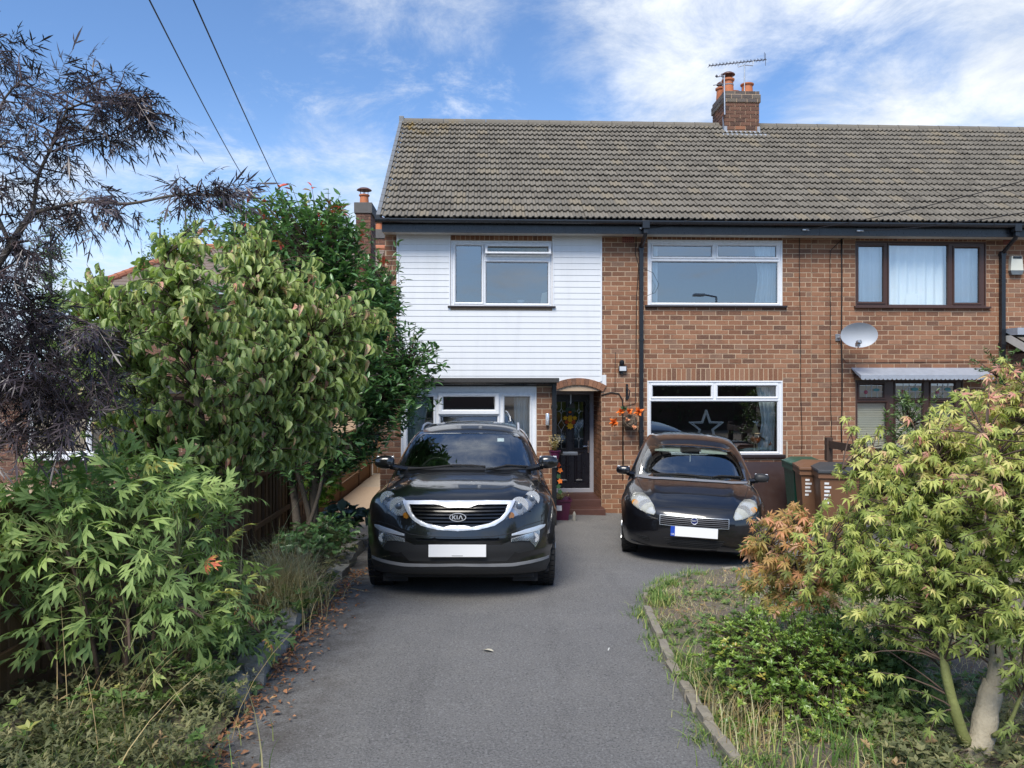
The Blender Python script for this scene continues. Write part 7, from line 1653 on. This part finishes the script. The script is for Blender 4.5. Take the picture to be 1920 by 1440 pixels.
# ---- grasses
def blades(root_or_none, name, label, cat, centre_fn, n, h, lean, mat, w=.004, seg=5, group=None, kind=None, curl=1.0):
    V, Fq, T = [], [], []
    for i in range(n):
        x, y, z = centre_fn(); a = rng.uniform(0, 2 * math.pi); L_ = h * rng.uniform(.45, 1.1); l = lean * rng.uniform(.3, 1.3); d = np.array([math.cos(a), math.sin(a), 0]); s = np.array([-math.sin(a), math.cos(a), 0]) * w * rng.uniform(.6, 1.3); t = rng.random()
        for k in range(seg):
            u = k / (seg - 1); p = np.array([x, y, z]) + d * L_ * l * u ** (1 + curl) + UP * L_ * (u - .45 * l * u * u); V += [p - s * (1 - u * .9), p + s * (1 - u * .9)]; T += [t, t]
        b = len(V) - 2 * seg; Fq += [(b + 2*k, b + 2*k + 1, b + 2*k + 3, b + 2*k + 2) for k in range(seg - 1)]
    o = link(name, np_mesh(name, np.array(V), [np.array(Fq)], mat, T, True)); tag(o, label, cat, group, kind); return o
M_straw2 = leafmat('dry_grass', k=1.4, stops=[(0, (.24, .17, .075)), (.5, (.40, .31, .16)), (1, (.58, .49, .30))], trans=.3, rough=.7, spec=.2); M_grass = leafmat('green_grass', [(0, (.05, .10, .025)), (.6, (.12, .2, .05)), (.9, (.25, .30, .09)), (1, (.4, .36, .15))], .3, .6, .25)
def cl(x0, y0, sx, sy, zf): 
    def f():
        x, y = x0 + rng.normal(0, sx), y0 + rng.normal(0, sy); return x, y, zf(x, y)
    return f
blades(None, 'dry_grass_clump', 'clump of dry straw-coloured grass leaning over the drive edge', 'grass', cl(-1.66, 6.8, .13, .26, lbed_z), 900, .66, .85, M_straw2, .0035, 5, None, 'stuff')
blades(None, 'dry_stalks', 'tall thin dry flower stalks before the fence', 'stalks', cl(-1.95, 6.9, .22, .35, lbed_z), 22, 1.05, .45, M_straw2, .005, 5, None, 'stuff', .3)
blades(None, 'grass_tuft', 'tuft of blue-green grass blades on the stone edging', 'grass', cl(1.42, 5.25, .05, .09, rbed_z), 110, .2, .8, M_grass, .004, 5, None, 'stuff')
blades(None, 'grass_tuft', 'bright green grass tuft near the bend of the stone edging', 'grass', cl(1.62, 6.9, .09, .12, rbed_z), 150, .15, .9, M_grass, .004, 5, None, 'stuff')
blades(None, 'dry_grass_clump', 'curly tangle of dry pale grass between the azalea and the drive', 'grass', cl(1.45, 4.3, .10, .3, rbed_z), 260, .34, .8, M_straw2, .003, 7, None, 'stuff', 2.2)
blades(None, 'grass_tuft', 'mixed green grass growing under the azalea', 'grass', cl(1.8, 3.75, .22, .16, rbed_z), 200, .22, .7, M_grass, .004, 5, None, 'stuff')
def bed_pt():
    while True:
        x, y = rng.uniform(1.25, 4.6), rng.uniform(3.2, 8.9)
        xe = np.interp(y, [p[1] for p in R_EDGE], [p[0] for p in R_EDGE])
        if x > xe + .06: return x, y, rbed_z(x, y)
def clumpy(fn, k, s, zf, keep=None):
    C = [fn() for _ in range(k)]
    def f():
        while True:
            c = C[int(rng.integers(0, k))]; x, y = c[0] + rng.normal(0, s), c[1] + rng.normal(0, s)
            if keep is None or keep(x, y): return x, y, zf(x, y)
    return f
in_r = lambda x, y: x > np.interp(y, [p[1] for p in R_EDGE], [p[0] for p in R_EDGE]) + .02; in_l = lambda x, y: -2.6 < x < -1.5
blades(None, 'bed_grass', 'thin patchy grass over the weedy soil bed', 'grass', clumpy(bed_pt, 260, .13, rbed_z, in_r), 4200, .06, 1.0, M_grass, .003, 3, None, 'stuff')
blades(None, 'dead_grass', 'scattered dead straw over the weedy soil bed', 'grass', clumpy(bed_pt, 200, .14, rbed_z, in_r), 11000, .09, 1.7, M_straw2, .0024, 3, None, 'stuff', .4)
def edge_pt():
    y = rng.uniform(3.4, 8.2); x = np.interp(y, [p[1] for p in R_EDGE], [p[0] for p in R_EDGE]) + rng.normal(.06, .07); return x, y, rbed_z(x, y)
blades(None, 'edge_grass', 'grass and weeds growing along the curved edging stones', 'grass', clumpy(edge_pt, 70, .05, rbed_z), 2600, .10, .9, M_grass, .004, 4, None, 'stuff')
# ---- small-leaved weeds (ground cover)
def weeds(name, label, fn, n, mat, size, leaf=None, h=.05, k=5, kind='stuff'):
    tp = T_rosette(k, leaf or T_ellip(1, .5, .15, .2, 2)); P = np.array([fn() for _ in range(n)]); P[:, 2] += rng.uniform(0, h, n)
    B = basis(rnd(n) * np.array([1, 1, .2]), UP + rnd(n) * .35); S = rng.uniform(.5, 1.2, n) * size; V, Fs = tp; W = np.einsum('nij,kj->nki', B, V) * S[:, None, None] + P[:, None]; kN = len(V)
    o = link(name, np_mesh(name, W.reshape(-1, 3), [(f[None] + (np.arange(n) * kN)[:, None, None]).reshape(-1, f.shape[1]) for f in Fs], mat, np.repeat(np.clip(rng.normal(.45, .2, n), 0, 1), kN), True)); return tag(o, label, 'ground cover', None, kind)
M_weed = leafmat('weed_leaf', [(0, (.035, .07, .02)), (.5, (.085, .14, .04)), (.85, (.17, .22, .06)), (1, (.28, .24, .08))], .25, .5, .35)
M_weed2 = leafmat('dull_weed_leaf', [(0, (.05, .06, .03)), (.5, (.11, .12, .055)), (.85, (.2, .19, .09)), (1, (.3, .2, .11))], .25, .6, .3)
lpt = lambda: (lambda x, y: (x, y, lbed_z(x, y)))(rng.uniform(-2.6, -1.48), rng.uniform(2.6, 10.3))
weeds('bed_weeds', 'low mixed weeds covering the fence-side bed', lpt, 2600, M_weed2, .05, h=.14)
lpt2 = lambda: (lambda x, y: (x, y, lbed_z(x, y)))(rng.uniform(-2.3, -1.28), rng.uniform(2.7, 4.5))
weeds('cranesbill_cover', 'dense low feathery green plants spreading below the peony', clumpy(lpt2, 40, .08, lbed_z, lambda x, y: -2.6 < x < -1.3), 2600, M_weed2, .055, lobed(1, .22, 1), .26, 3)
weeds('low_herbs', 'brighter green weeds mixed into the low plants below the peony', clumpy(lpt2, 16, .07, lbed_z, lambda x, y: -2.6 < x < -1.3), 500, M_weed, .05, h=.28)
weeds('bed_weeds', 'scattered green weeds over the bare right-hand soil', clumpy(bed_pt, 140, .11, rbed_z, in_r), 2000, M_weed, .045, h=.03)
blades(None, 'dry_stalks', 'tall bare flower stalks leaning out of the low plants below the peony', 'stalks', cl(-1.85, 3.9, .3, .3, lbed_z), 26, .75, .6, M_straw2, .004, 6, None, 'stuff', .5)
blades(None, 'wild_grass', 'wispy green grass among low plants below the peony', 'grass', cl(-1.7, 3.6, .25, .35, lbed_z), 260, .3, .8, M_grass, .0035, 5, None, 'stuff')
lpt3 = lambda: (lambda x, y: (x, y, lbed_z(x, y)))(rng.uniform(-1.75, -1.36), rng.uniform(4.6, 7.6))
weeds('stone_weeds', 'green leafy weeds growing between the rough stones', lpt3, 300, M_weed, .06, h=.22)
# fallen leaves
M_dead = leafmat('fallen_leaf', [(0, (.10, .05, .03)), (.4, (.20, .10, .055)), (.7, (.34, .17, .09)), (.9, (.42, .30, .14)), (1, (.45, .08, .05))], .15, .8, .2)
def drift(): y = rng.uniform(3.2, 8.6); x = -1.42 + abs(rng.normal(0, .13)); return x, y, gz(x, y) + .012
weeds('leaf_litter', 'brown fallen leaves drifted along the drive edge', drift, 900, M_dead, .045, T_ellip(1, .5, .3, .3, 2), .012, 1)
weeds('leaf_litter', 'brown dead leaves lying over the weedy bed', bed_pt, 420, M_dead, .035, T_ellip(1, .5, .3, .3, 2), .02, 1)
for (px, py, lab, c_) in ((925, 1223, 'pale dry leaf lying flat on the middle of the drive', (.45, .42, .33)), (1140, 1222, 'small white stick lying on the drive', (.7, .7, .66)), (1166, 982, 'yellow fallen leaf between the two cars', (.5, .42, .1)), (457, 1306, 'small red petal on the drive edge', (.5, .03, .05))):
    v = (720 - py) / FPX; t_ = 6.0
    for _ in range(20): p = Vector(P3(px, py, t_)); t_ += (p.z - gz(p.x, p.y) - .006) / -v * .9
    p = Vector(P3(px, py, t_)); v_, f_ = T_ellip(1, .5 if 'leaf' in lab or 'petal' in lab else .12, .2, .1, 3); o = link('fallen_leaf' if 'stick' not in lab else 'stick', np_mesh('fallen_leaf', v_ * .09, f_, simple('scrap_' + str(px), c_, .8), np.full(len(v_), .5))); o.location = (p.x, p.y, gz(p.x, p.y) + .012); o.rotation_euler = (.05, .1, px % 7); tag(o, lab, 'leaf' if 'stick' not in lab else 'stick')
# ---- hosta, small green maple, path-side plants
M_hos = leafmat('hosta_leaf', [(0, (.03, .06, .05)), (.5, (.06, .10, .085)), (1, (.14, .18, .10))], .15, .4, .5)
def bushy(name, label, cat, base, ells, n, tpl, size, mat, ydf=None, own=120, tint0=.45, tsd=.18, trunk=None, upn=.5, zf=None, per=5, back=.1, barkm=None, droop=.0, twm=None):
    o = empty(name, base, label, cat); limbs = trunk or [([tuple(base), (base[0], base[1], base[2] + .1), (ells[0][0], ells[0][1], ells[0][2])], (.02, .008))]
    trunk_part(o, limbs, barkm or M_bark); tips, d = in_ell(n, ells, .45); ends = twigs(o, tips, limbs, twm or M_twg, .003, 4); P, E, f = along(tips, ends, per, back); m = len(P)
    Yd = E * .5 + rnd(m) * np.array([1, 1, .5]) * .6 + np.array([0, 0, -droop]); put_leaves(o, tpl, P, Yd, UP * upn + np.repeat(d, per, 0) * .4 + rnd(m) * .3, rng.uniform(size * .75, size * 1.25, m), rng.normal(tint0, tsd, m), mat, own); return o
bushy('hosta_plant', 'blue-green hosta with broad leaves beside the SUV wheel', 'plant', (-1.85, 9.9, lbed_z(-1.85, 9.9)), [pixell(650, 965, 9.9, 38, 25, .3)], 60, T_ellip(1, .75, .2, .3), .13, M_hos, own=60, per=2)
M_mg = leafmat('green_maple_leaf', [(0, (.05, .10, .015)), (.5, (.12, .22, .03)), (1, (.30, .38, .06))], .4, .5, .3)
bushy('maple_shrub', 'small feathery green maple beside the picket fence', 'shrub', (-2.3, 10.6, 0.1), [pixell(605, 905, 10.6, 42, 50, .35), pixell(640, 850, 10.8, 60, 22, .3)], 150, T_maple(7, 150, .12), .07, M_mg, own=100, per=4)
bushy('fern_clump', 'dark green low plants under the photinia', 'plant', (-1.7, 8.6, lbed_z(-1.7, 8.6)), [pixell(620, 1000, 8.6, 55, 40, .35), pixell(560, 1010, 8.4, 50, 30, .3)], 130, lobed(1, .2, 3), .09, M_pho, own=60, per=4, tint0=.35, twm=M_stalk)
# ---- big Japanese maple
M_map = leafmat('maple_leaf', k=1.75, stops=[(0, (.09, .12, .035)), (.3, (.17, .21, .055)), (.55, (.28, .31, .085)), (.72, (.40, .39, .13)), (.84, (.46, .34, .15)), (.93, (.45, .25, .16)), (1, (.40, .18, .15))], rough=.5, spec=.3)
bm_ = Vector((2.36, 3.75, rbed_z(2.36, 3.75) - .02)); mp_ = empty('japanese_maple', bm_, 'large Japanese maple with yellow-green and pinkish star leaves over the bed', 'tree')
limbs = [([tuple(bm_), P3(1835, 1400, 3.8), P3(1850, 1330, 3.85), P3(1862, 1280, 3.9)], (.068, .05)), ([P3(1858, 1300, 3.88), P3(1868, 1235, 3.9), P3(1850, 1130, 4.0), P3(1800, 1000, 4.1), P3(1740, 880, 4.2)], (.042, .01)), ([P3(1862, 1285, 3.9), P3(1915, 1250, 3.85), P3(1980, 1120, 3.9), P3(1990, 900, 4.0), P3(1960, 760, 4.0)], (.04, .01)),
         ([P3(1812, 1395, 3.8), P3(1790, 1330, 3.8), P3(1770, 1240, 3.85), P3(1768, 1150, 3.95), P3(1740, 1050, 4.1), P3(1690, 960, 4.2)], (.03, .008)), ([P3(1850, 1130, 4.0), P3(1760, 1090, 4.0), P3(1650, 1080, 4.2), P3(1540, 1040, 4.4)], (.018, .005)), ([P3(1800, 1000, 4.1), P3(1680, 930, 4.3), P3(1580, 880, 4.4)], (.015, .005)), ([P3(1980, 1120, 3.9), P3(1900, 980, 3.8), P3(1850, 820, 3.8)], (.015, .005)), ([P3(1862, 1380, 3.75), P3(1890, 1360, 3.7), P3(1912, 1310, 3.68), P3(1920, 1290, 3.66)], (.012, .006))]
trunk_part(mp_, limbs[:3], M_bark_pale); trunk_part(mp_, limbs[3:], M_bark_green)
ells = [pixell(1800, 980, 4.15, 225, 205, .8), pixell(1930, 900, 4.05, 190, 215, .7), pixell(1640, 1060, 4.3, 130, 115, .5), pixell(1860, 1120, 3.9, 150, 120, .5), pixell(1680, 1110, 4.2, 120, 100, .4), pixell(1890, 780, 4.2, 110, 85, .5), pixell(1730, 880, 4.2, 110, 90, .4)]
tips, d = in_ell(2000, ells, .4); extra = np.array([P3(1610, 1230, 4.0), P3(1640, 1260, 3.9), P3(1690, 1290, 3.8), P3(1745, 1370, 3.7), P3(1760, 1420, 3.65), P3(1880, 1370, 3.6), P3(1780, 1440, 3.6), P3(1600, 800, 4.5), P3(1585, 780, 4.6)]); tips = np.concatenate([tips, extra])
ends = twigs(mp_, tips, limbs, M_twg, .0035); P, E, f = along(tips, ends, 5, .12); n = len(P)
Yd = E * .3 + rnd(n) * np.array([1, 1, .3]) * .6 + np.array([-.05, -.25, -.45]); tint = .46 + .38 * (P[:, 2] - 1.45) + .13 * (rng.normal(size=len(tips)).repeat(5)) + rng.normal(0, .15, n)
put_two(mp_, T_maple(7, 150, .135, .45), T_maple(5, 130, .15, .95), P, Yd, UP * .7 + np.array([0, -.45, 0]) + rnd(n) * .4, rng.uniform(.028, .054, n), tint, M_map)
# ---- small orange maple
om = empty('japanese_maple', (2.43, 5.5, rbed_z(2.43, 5.5)), 'small Japanese maple with bronze and orange-pink leaves by the hatchback', 'tree')
limbs = [([(2.43, 5.5, .2), P3(1552, 1190, 5.5), P3(1540, 1130, 5.5), P3(1530, 1080, 5.55)], (.022, .014)), ([P3(1535, 1100, 5.5), P3(1490, 1060, 5.5), P3(1430, 1010, 5.5)], (.012, .004)), ([P3(1533, 1095, 5.55), P3(1560, 1030, 5.6), P3(1590, 980, 5.6)], (.012, .004)), ([P3(1537, 1110, 5.5), P3(1600, 1080, 5.5), P3(1650, 1050, 5.5)], (.010, .004)), ([P3(1530, 1080, 5.55), P3(1500, 1000, 5.6), P3(1500, 960, 5.6)], (.010, .003))]
trunk_part(om, limbs, M_bark); M_om = leafmat('bronze_maple_leaf', k=1.4, stops=[(0, (.10, .13, .035)), (.3, (.20, .19, .055)), (.5, (.32, .22, .075)), (.8, (.50, .23, .12)), (1, (.55, .32, .22))], rough=.5, spec=.3)
tips, d = in_ell(250, [pixell(1500, 1040, 5.5, 105, 95, .45), pixell(1440, 1080, 5.4, 60, 70, .35), pixell(1560, 1050, 5.6, 70, 80, .4), pixell(1460, 975, 5.6, 55, 40, .3)], .4); ends = twigs(om, tips, limbs, M_twg, .003); P, E, f = along(tips, ends, 5, .12); n = len(P)
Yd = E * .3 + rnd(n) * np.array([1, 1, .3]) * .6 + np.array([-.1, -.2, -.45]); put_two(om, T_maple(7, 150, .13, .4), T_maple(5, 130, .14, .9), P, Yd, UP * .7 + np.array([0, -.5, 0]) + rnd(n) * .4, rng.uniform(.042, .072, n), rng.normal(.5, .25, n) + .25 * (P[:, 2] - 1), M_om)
# ---- azalea and low shrubs
M_aza = leafmat('azalea_leaf', k=1.6, stops=[(0, (.045, .08, .02)), (.5, (.11, .18, .035)), (.8, (.20, .27, .05)), (.93, (.26, .24, .05)), (1, (.28, .13, .05))], trans=.2, rough=.28, spec=.6)
bushy('azalea_shrub', 'rounded low shrub of small glossy green leaves at the bed edge', 'shrub', (1.98, 4.7, rbed_z(1.98, 4.7)), [pixell(1470, 1245, 4.6, 150, 105, .5), pixell(1400, 1230, 4.7, 85, 75, .35), pixell(1560, 1240, 4.7, 110, 100, .4), pixell(1500, 1350, 4.3, 150, 60, .4), pixell(1600, 1370, 4.2, 90, 50, .3)], 1800, T_rosette(6, T_ellip(1, .42, .2, .15, 2)), .032, M_aza, own=300, per=3, back=.07, upn=.9, tint0=.5, tsd=.2,
      trunk=[([(1.98 + a * .2, 4.7 + b_ * .2, .28), (1.98 + a, 4.7 + b_, .5)], (.012, .006)) for a, b_ in ((0, 0), (.25, .05), (-.25, .1), (.1, -.25), (-.15, -.2), (.35, -.15))])
bushy('fern_clump', 'feathery dark green low plants between the maple trunks', 'plant', (2.35, 4.5, rbed_z(2.35, 4.5)), [pixell(1690, 1250, 4.5, 70, 60, .3), pixell(1720, 1330, 4.2, 80, 60, .3), pixell(1640, 1210, 4.7, 50, 40, .3)], 200, lobed(1, .2, 3), .06, M_weed, own=60, per=5, back=.16, tint0=.4, twm=M_stalk)
weeds('undergrowth', 'mixed green undergrowth at the foot of the big maple trunk', clumpy(lambda: (rng.uniform(1.9, 3.2), rng.uniform(3.3, 4.3), 0), 40, .1, rbed_z), 800, M_weed2, .045, h=.12)
# ---- neighbour's evergreen shrubs
M_evg = leafmat('evergreen_leaf', [(0, (.03, .06, .02)), (.5, (.07, .12, .035)), (1, (.17, .22, .07))], .2, .35, .5)
bushy('evergreen_shrub', 'upright evergreen shrub against the black downpipe of the brown-windowed house', 'shrub', (7.0, 10.2, gz(7, 10.2)), [pixell(1905, 720, 10.2, 70, 70, .5), pixell(1850, 690, 10.2, 30, 45, .3), pixell(1900, 830, 10.2, 110, 110, .7)], 420, T_ellip(1, .32, .2, .1, 2), .065, M_evg, own=80, per=8, trunk=[([(7.0, 10.2, .0), (7.0, 10.2, 1.0), (6.95, 10.2, 2.3)], (.04, .01))])
bushy('evergreen_shrub', 'dense evergreen shrub beneath the lower brown window', 'shrub', (6.0, 10.6, gz(6, 10.6)), [pixell(1720, 790, 10.6, 70, 60, .5), pixell(1690, 760, 10.6, 30, 35, .3), pixell(1730, 880, 10.6, 90, 90, .6)], 420, T_ellip(1, .32, .2, .1, 2), .065, M_evg, own=80, per=8, trunk=[([(6.0, 10.6, .0), (6.0, 10.6, .8), (5.95, 10.6, 1.6)], (.04, .01))])
# ---- far poplars
M_pop = leafmat('poplar_leaf', [(0, (.06, .10, .045)), (.5, (.11, .17, .07)), (1, (.2, .27, .11))], .3, .5, .3)
for i, (px, top, bot, w, t_, lab) in enumerate(((300, 395, 560, 34, 48, 'slim poplar beyond the hipped roof, tip beside the elder branch'), (348, 372, 560, 34, 50, 'taller poplar beyond the hipped roof, next to the slim one'), (95, 420, 640, 48, 46, 'broad poplar far behind the elder at the edge of the view'), (150, 520, 640, 40, 46, 'short poplar far behind the elder, showing through drooping leaves'))):
    b0 = Vector(P3(px, 720, t_)); b0.z = 0; o = empty('poplar_tree', b0, lab, 'tree', 'distant poplars'); zt_ = P3(px, top, t_)[2]
    limbs = [([tuple(b0), (b0.x, b0.y, zt_ * .5), (b0.x, b0.y, zt_ * .96)], (.25, .03))]; trunk_part(o, limbs, M_bark); W_ = w * t_ / FPX
    tips, d = in_ell(240, [[b0.x, b0.y, zt_ * .72, W_, W_, zt_ * .28], [b0.x, b0.y, zt_ * .45, W_ * 1.2, W_ * 1.2, zt_ * .3]], .2); ends = twigs(o, tips, limbs, M_twg, .02, 4, 'twigs', -.1); P, E, f = along(tips, ends, 16, .9); n = len(P); P += rnd(n) * .12
    put_leaves(o, T_ellip(1, .7, .1, .1, 2), P, E + rnd(n) * .6, UP + rnd(n) * .8, rng.uniform(.10, .2, n), rng.normal(.45, .2, n), M_pop, 0)
# ---- hedges and trees on the street side, behind the camera (they show in the window and paint reflections)
M_hed = leafmat('hedge_leaf', [(0, (.015, .035, .01)), (.5, (.035, .065, .018)), (1, (.08, .11, .03))], .15, .5, .4)
for (x0, x1, lab) in ((-9.5, -1.7, 'clipped dark hedge at the street end of the drive, elder side'), (1.7, 10.5, 'clipped dark hedge at the street end of the drive, maple side')):
    o = empty('hedge', ((x0 + x1) / 2, -2.5, .5), lab, 'hedge'); part2(MB().box(x0 + .15, -2.75, .4, x1 - .15, -2.25, 2.2), 'hedge_core', M_dkt, o)
    m = 5200; P = np.stack([rng.uniform(x0, x1, m), rng.uniform(-2.95, -2.0, m), rng.uniform(.45, 2.45, m)], 1); put_leaves(o, T_ellip(1, .6, .2, .1, 2), P, rnd(m), rnd(m) + np.array([0, .5, .5]), rng.uniform(.07, .13, m), rng.normal(.45, .2, m), M_hed, 0)
for i, (x, y, lab) in enumerate(((-9, -14, 'dark round street tree opposite the elder'), (-2.5, -15, 'dark round street tree opposite the drive'), (5, -14, 'dark round street tree opposite the maple'), (13, -15, 'dark round street tree beyond the street lamp'))):
    o = empty('street_tree', (x, y, .5), lab, 'tree', 'trees across the street'); limbs = [([(x, y, .5), (x + .1, y, 2), (x, y + .1, 3.6)], (.16, .05))]; trunk_part(o, limbs, M_bark)
    tips, d = in_ell(260, [[x, y, 3.6, 2.2, 1.6, 1.7]], .4); ends = twigs(o, tips, limbs, M_twg, .012, 4); P, E, f = along(tips, ends, 8, .6); m = len(P); P += rnd(m) * .1; put_leaves(o, T_ellip(1, .6, .2, .1, 2), P, rnd(m), rnd(m) + UP, rng.uniform(.15, .26, m), rng.normal(.45, .2, m), M_hed, 0)
bpy.context.view_layer.update()
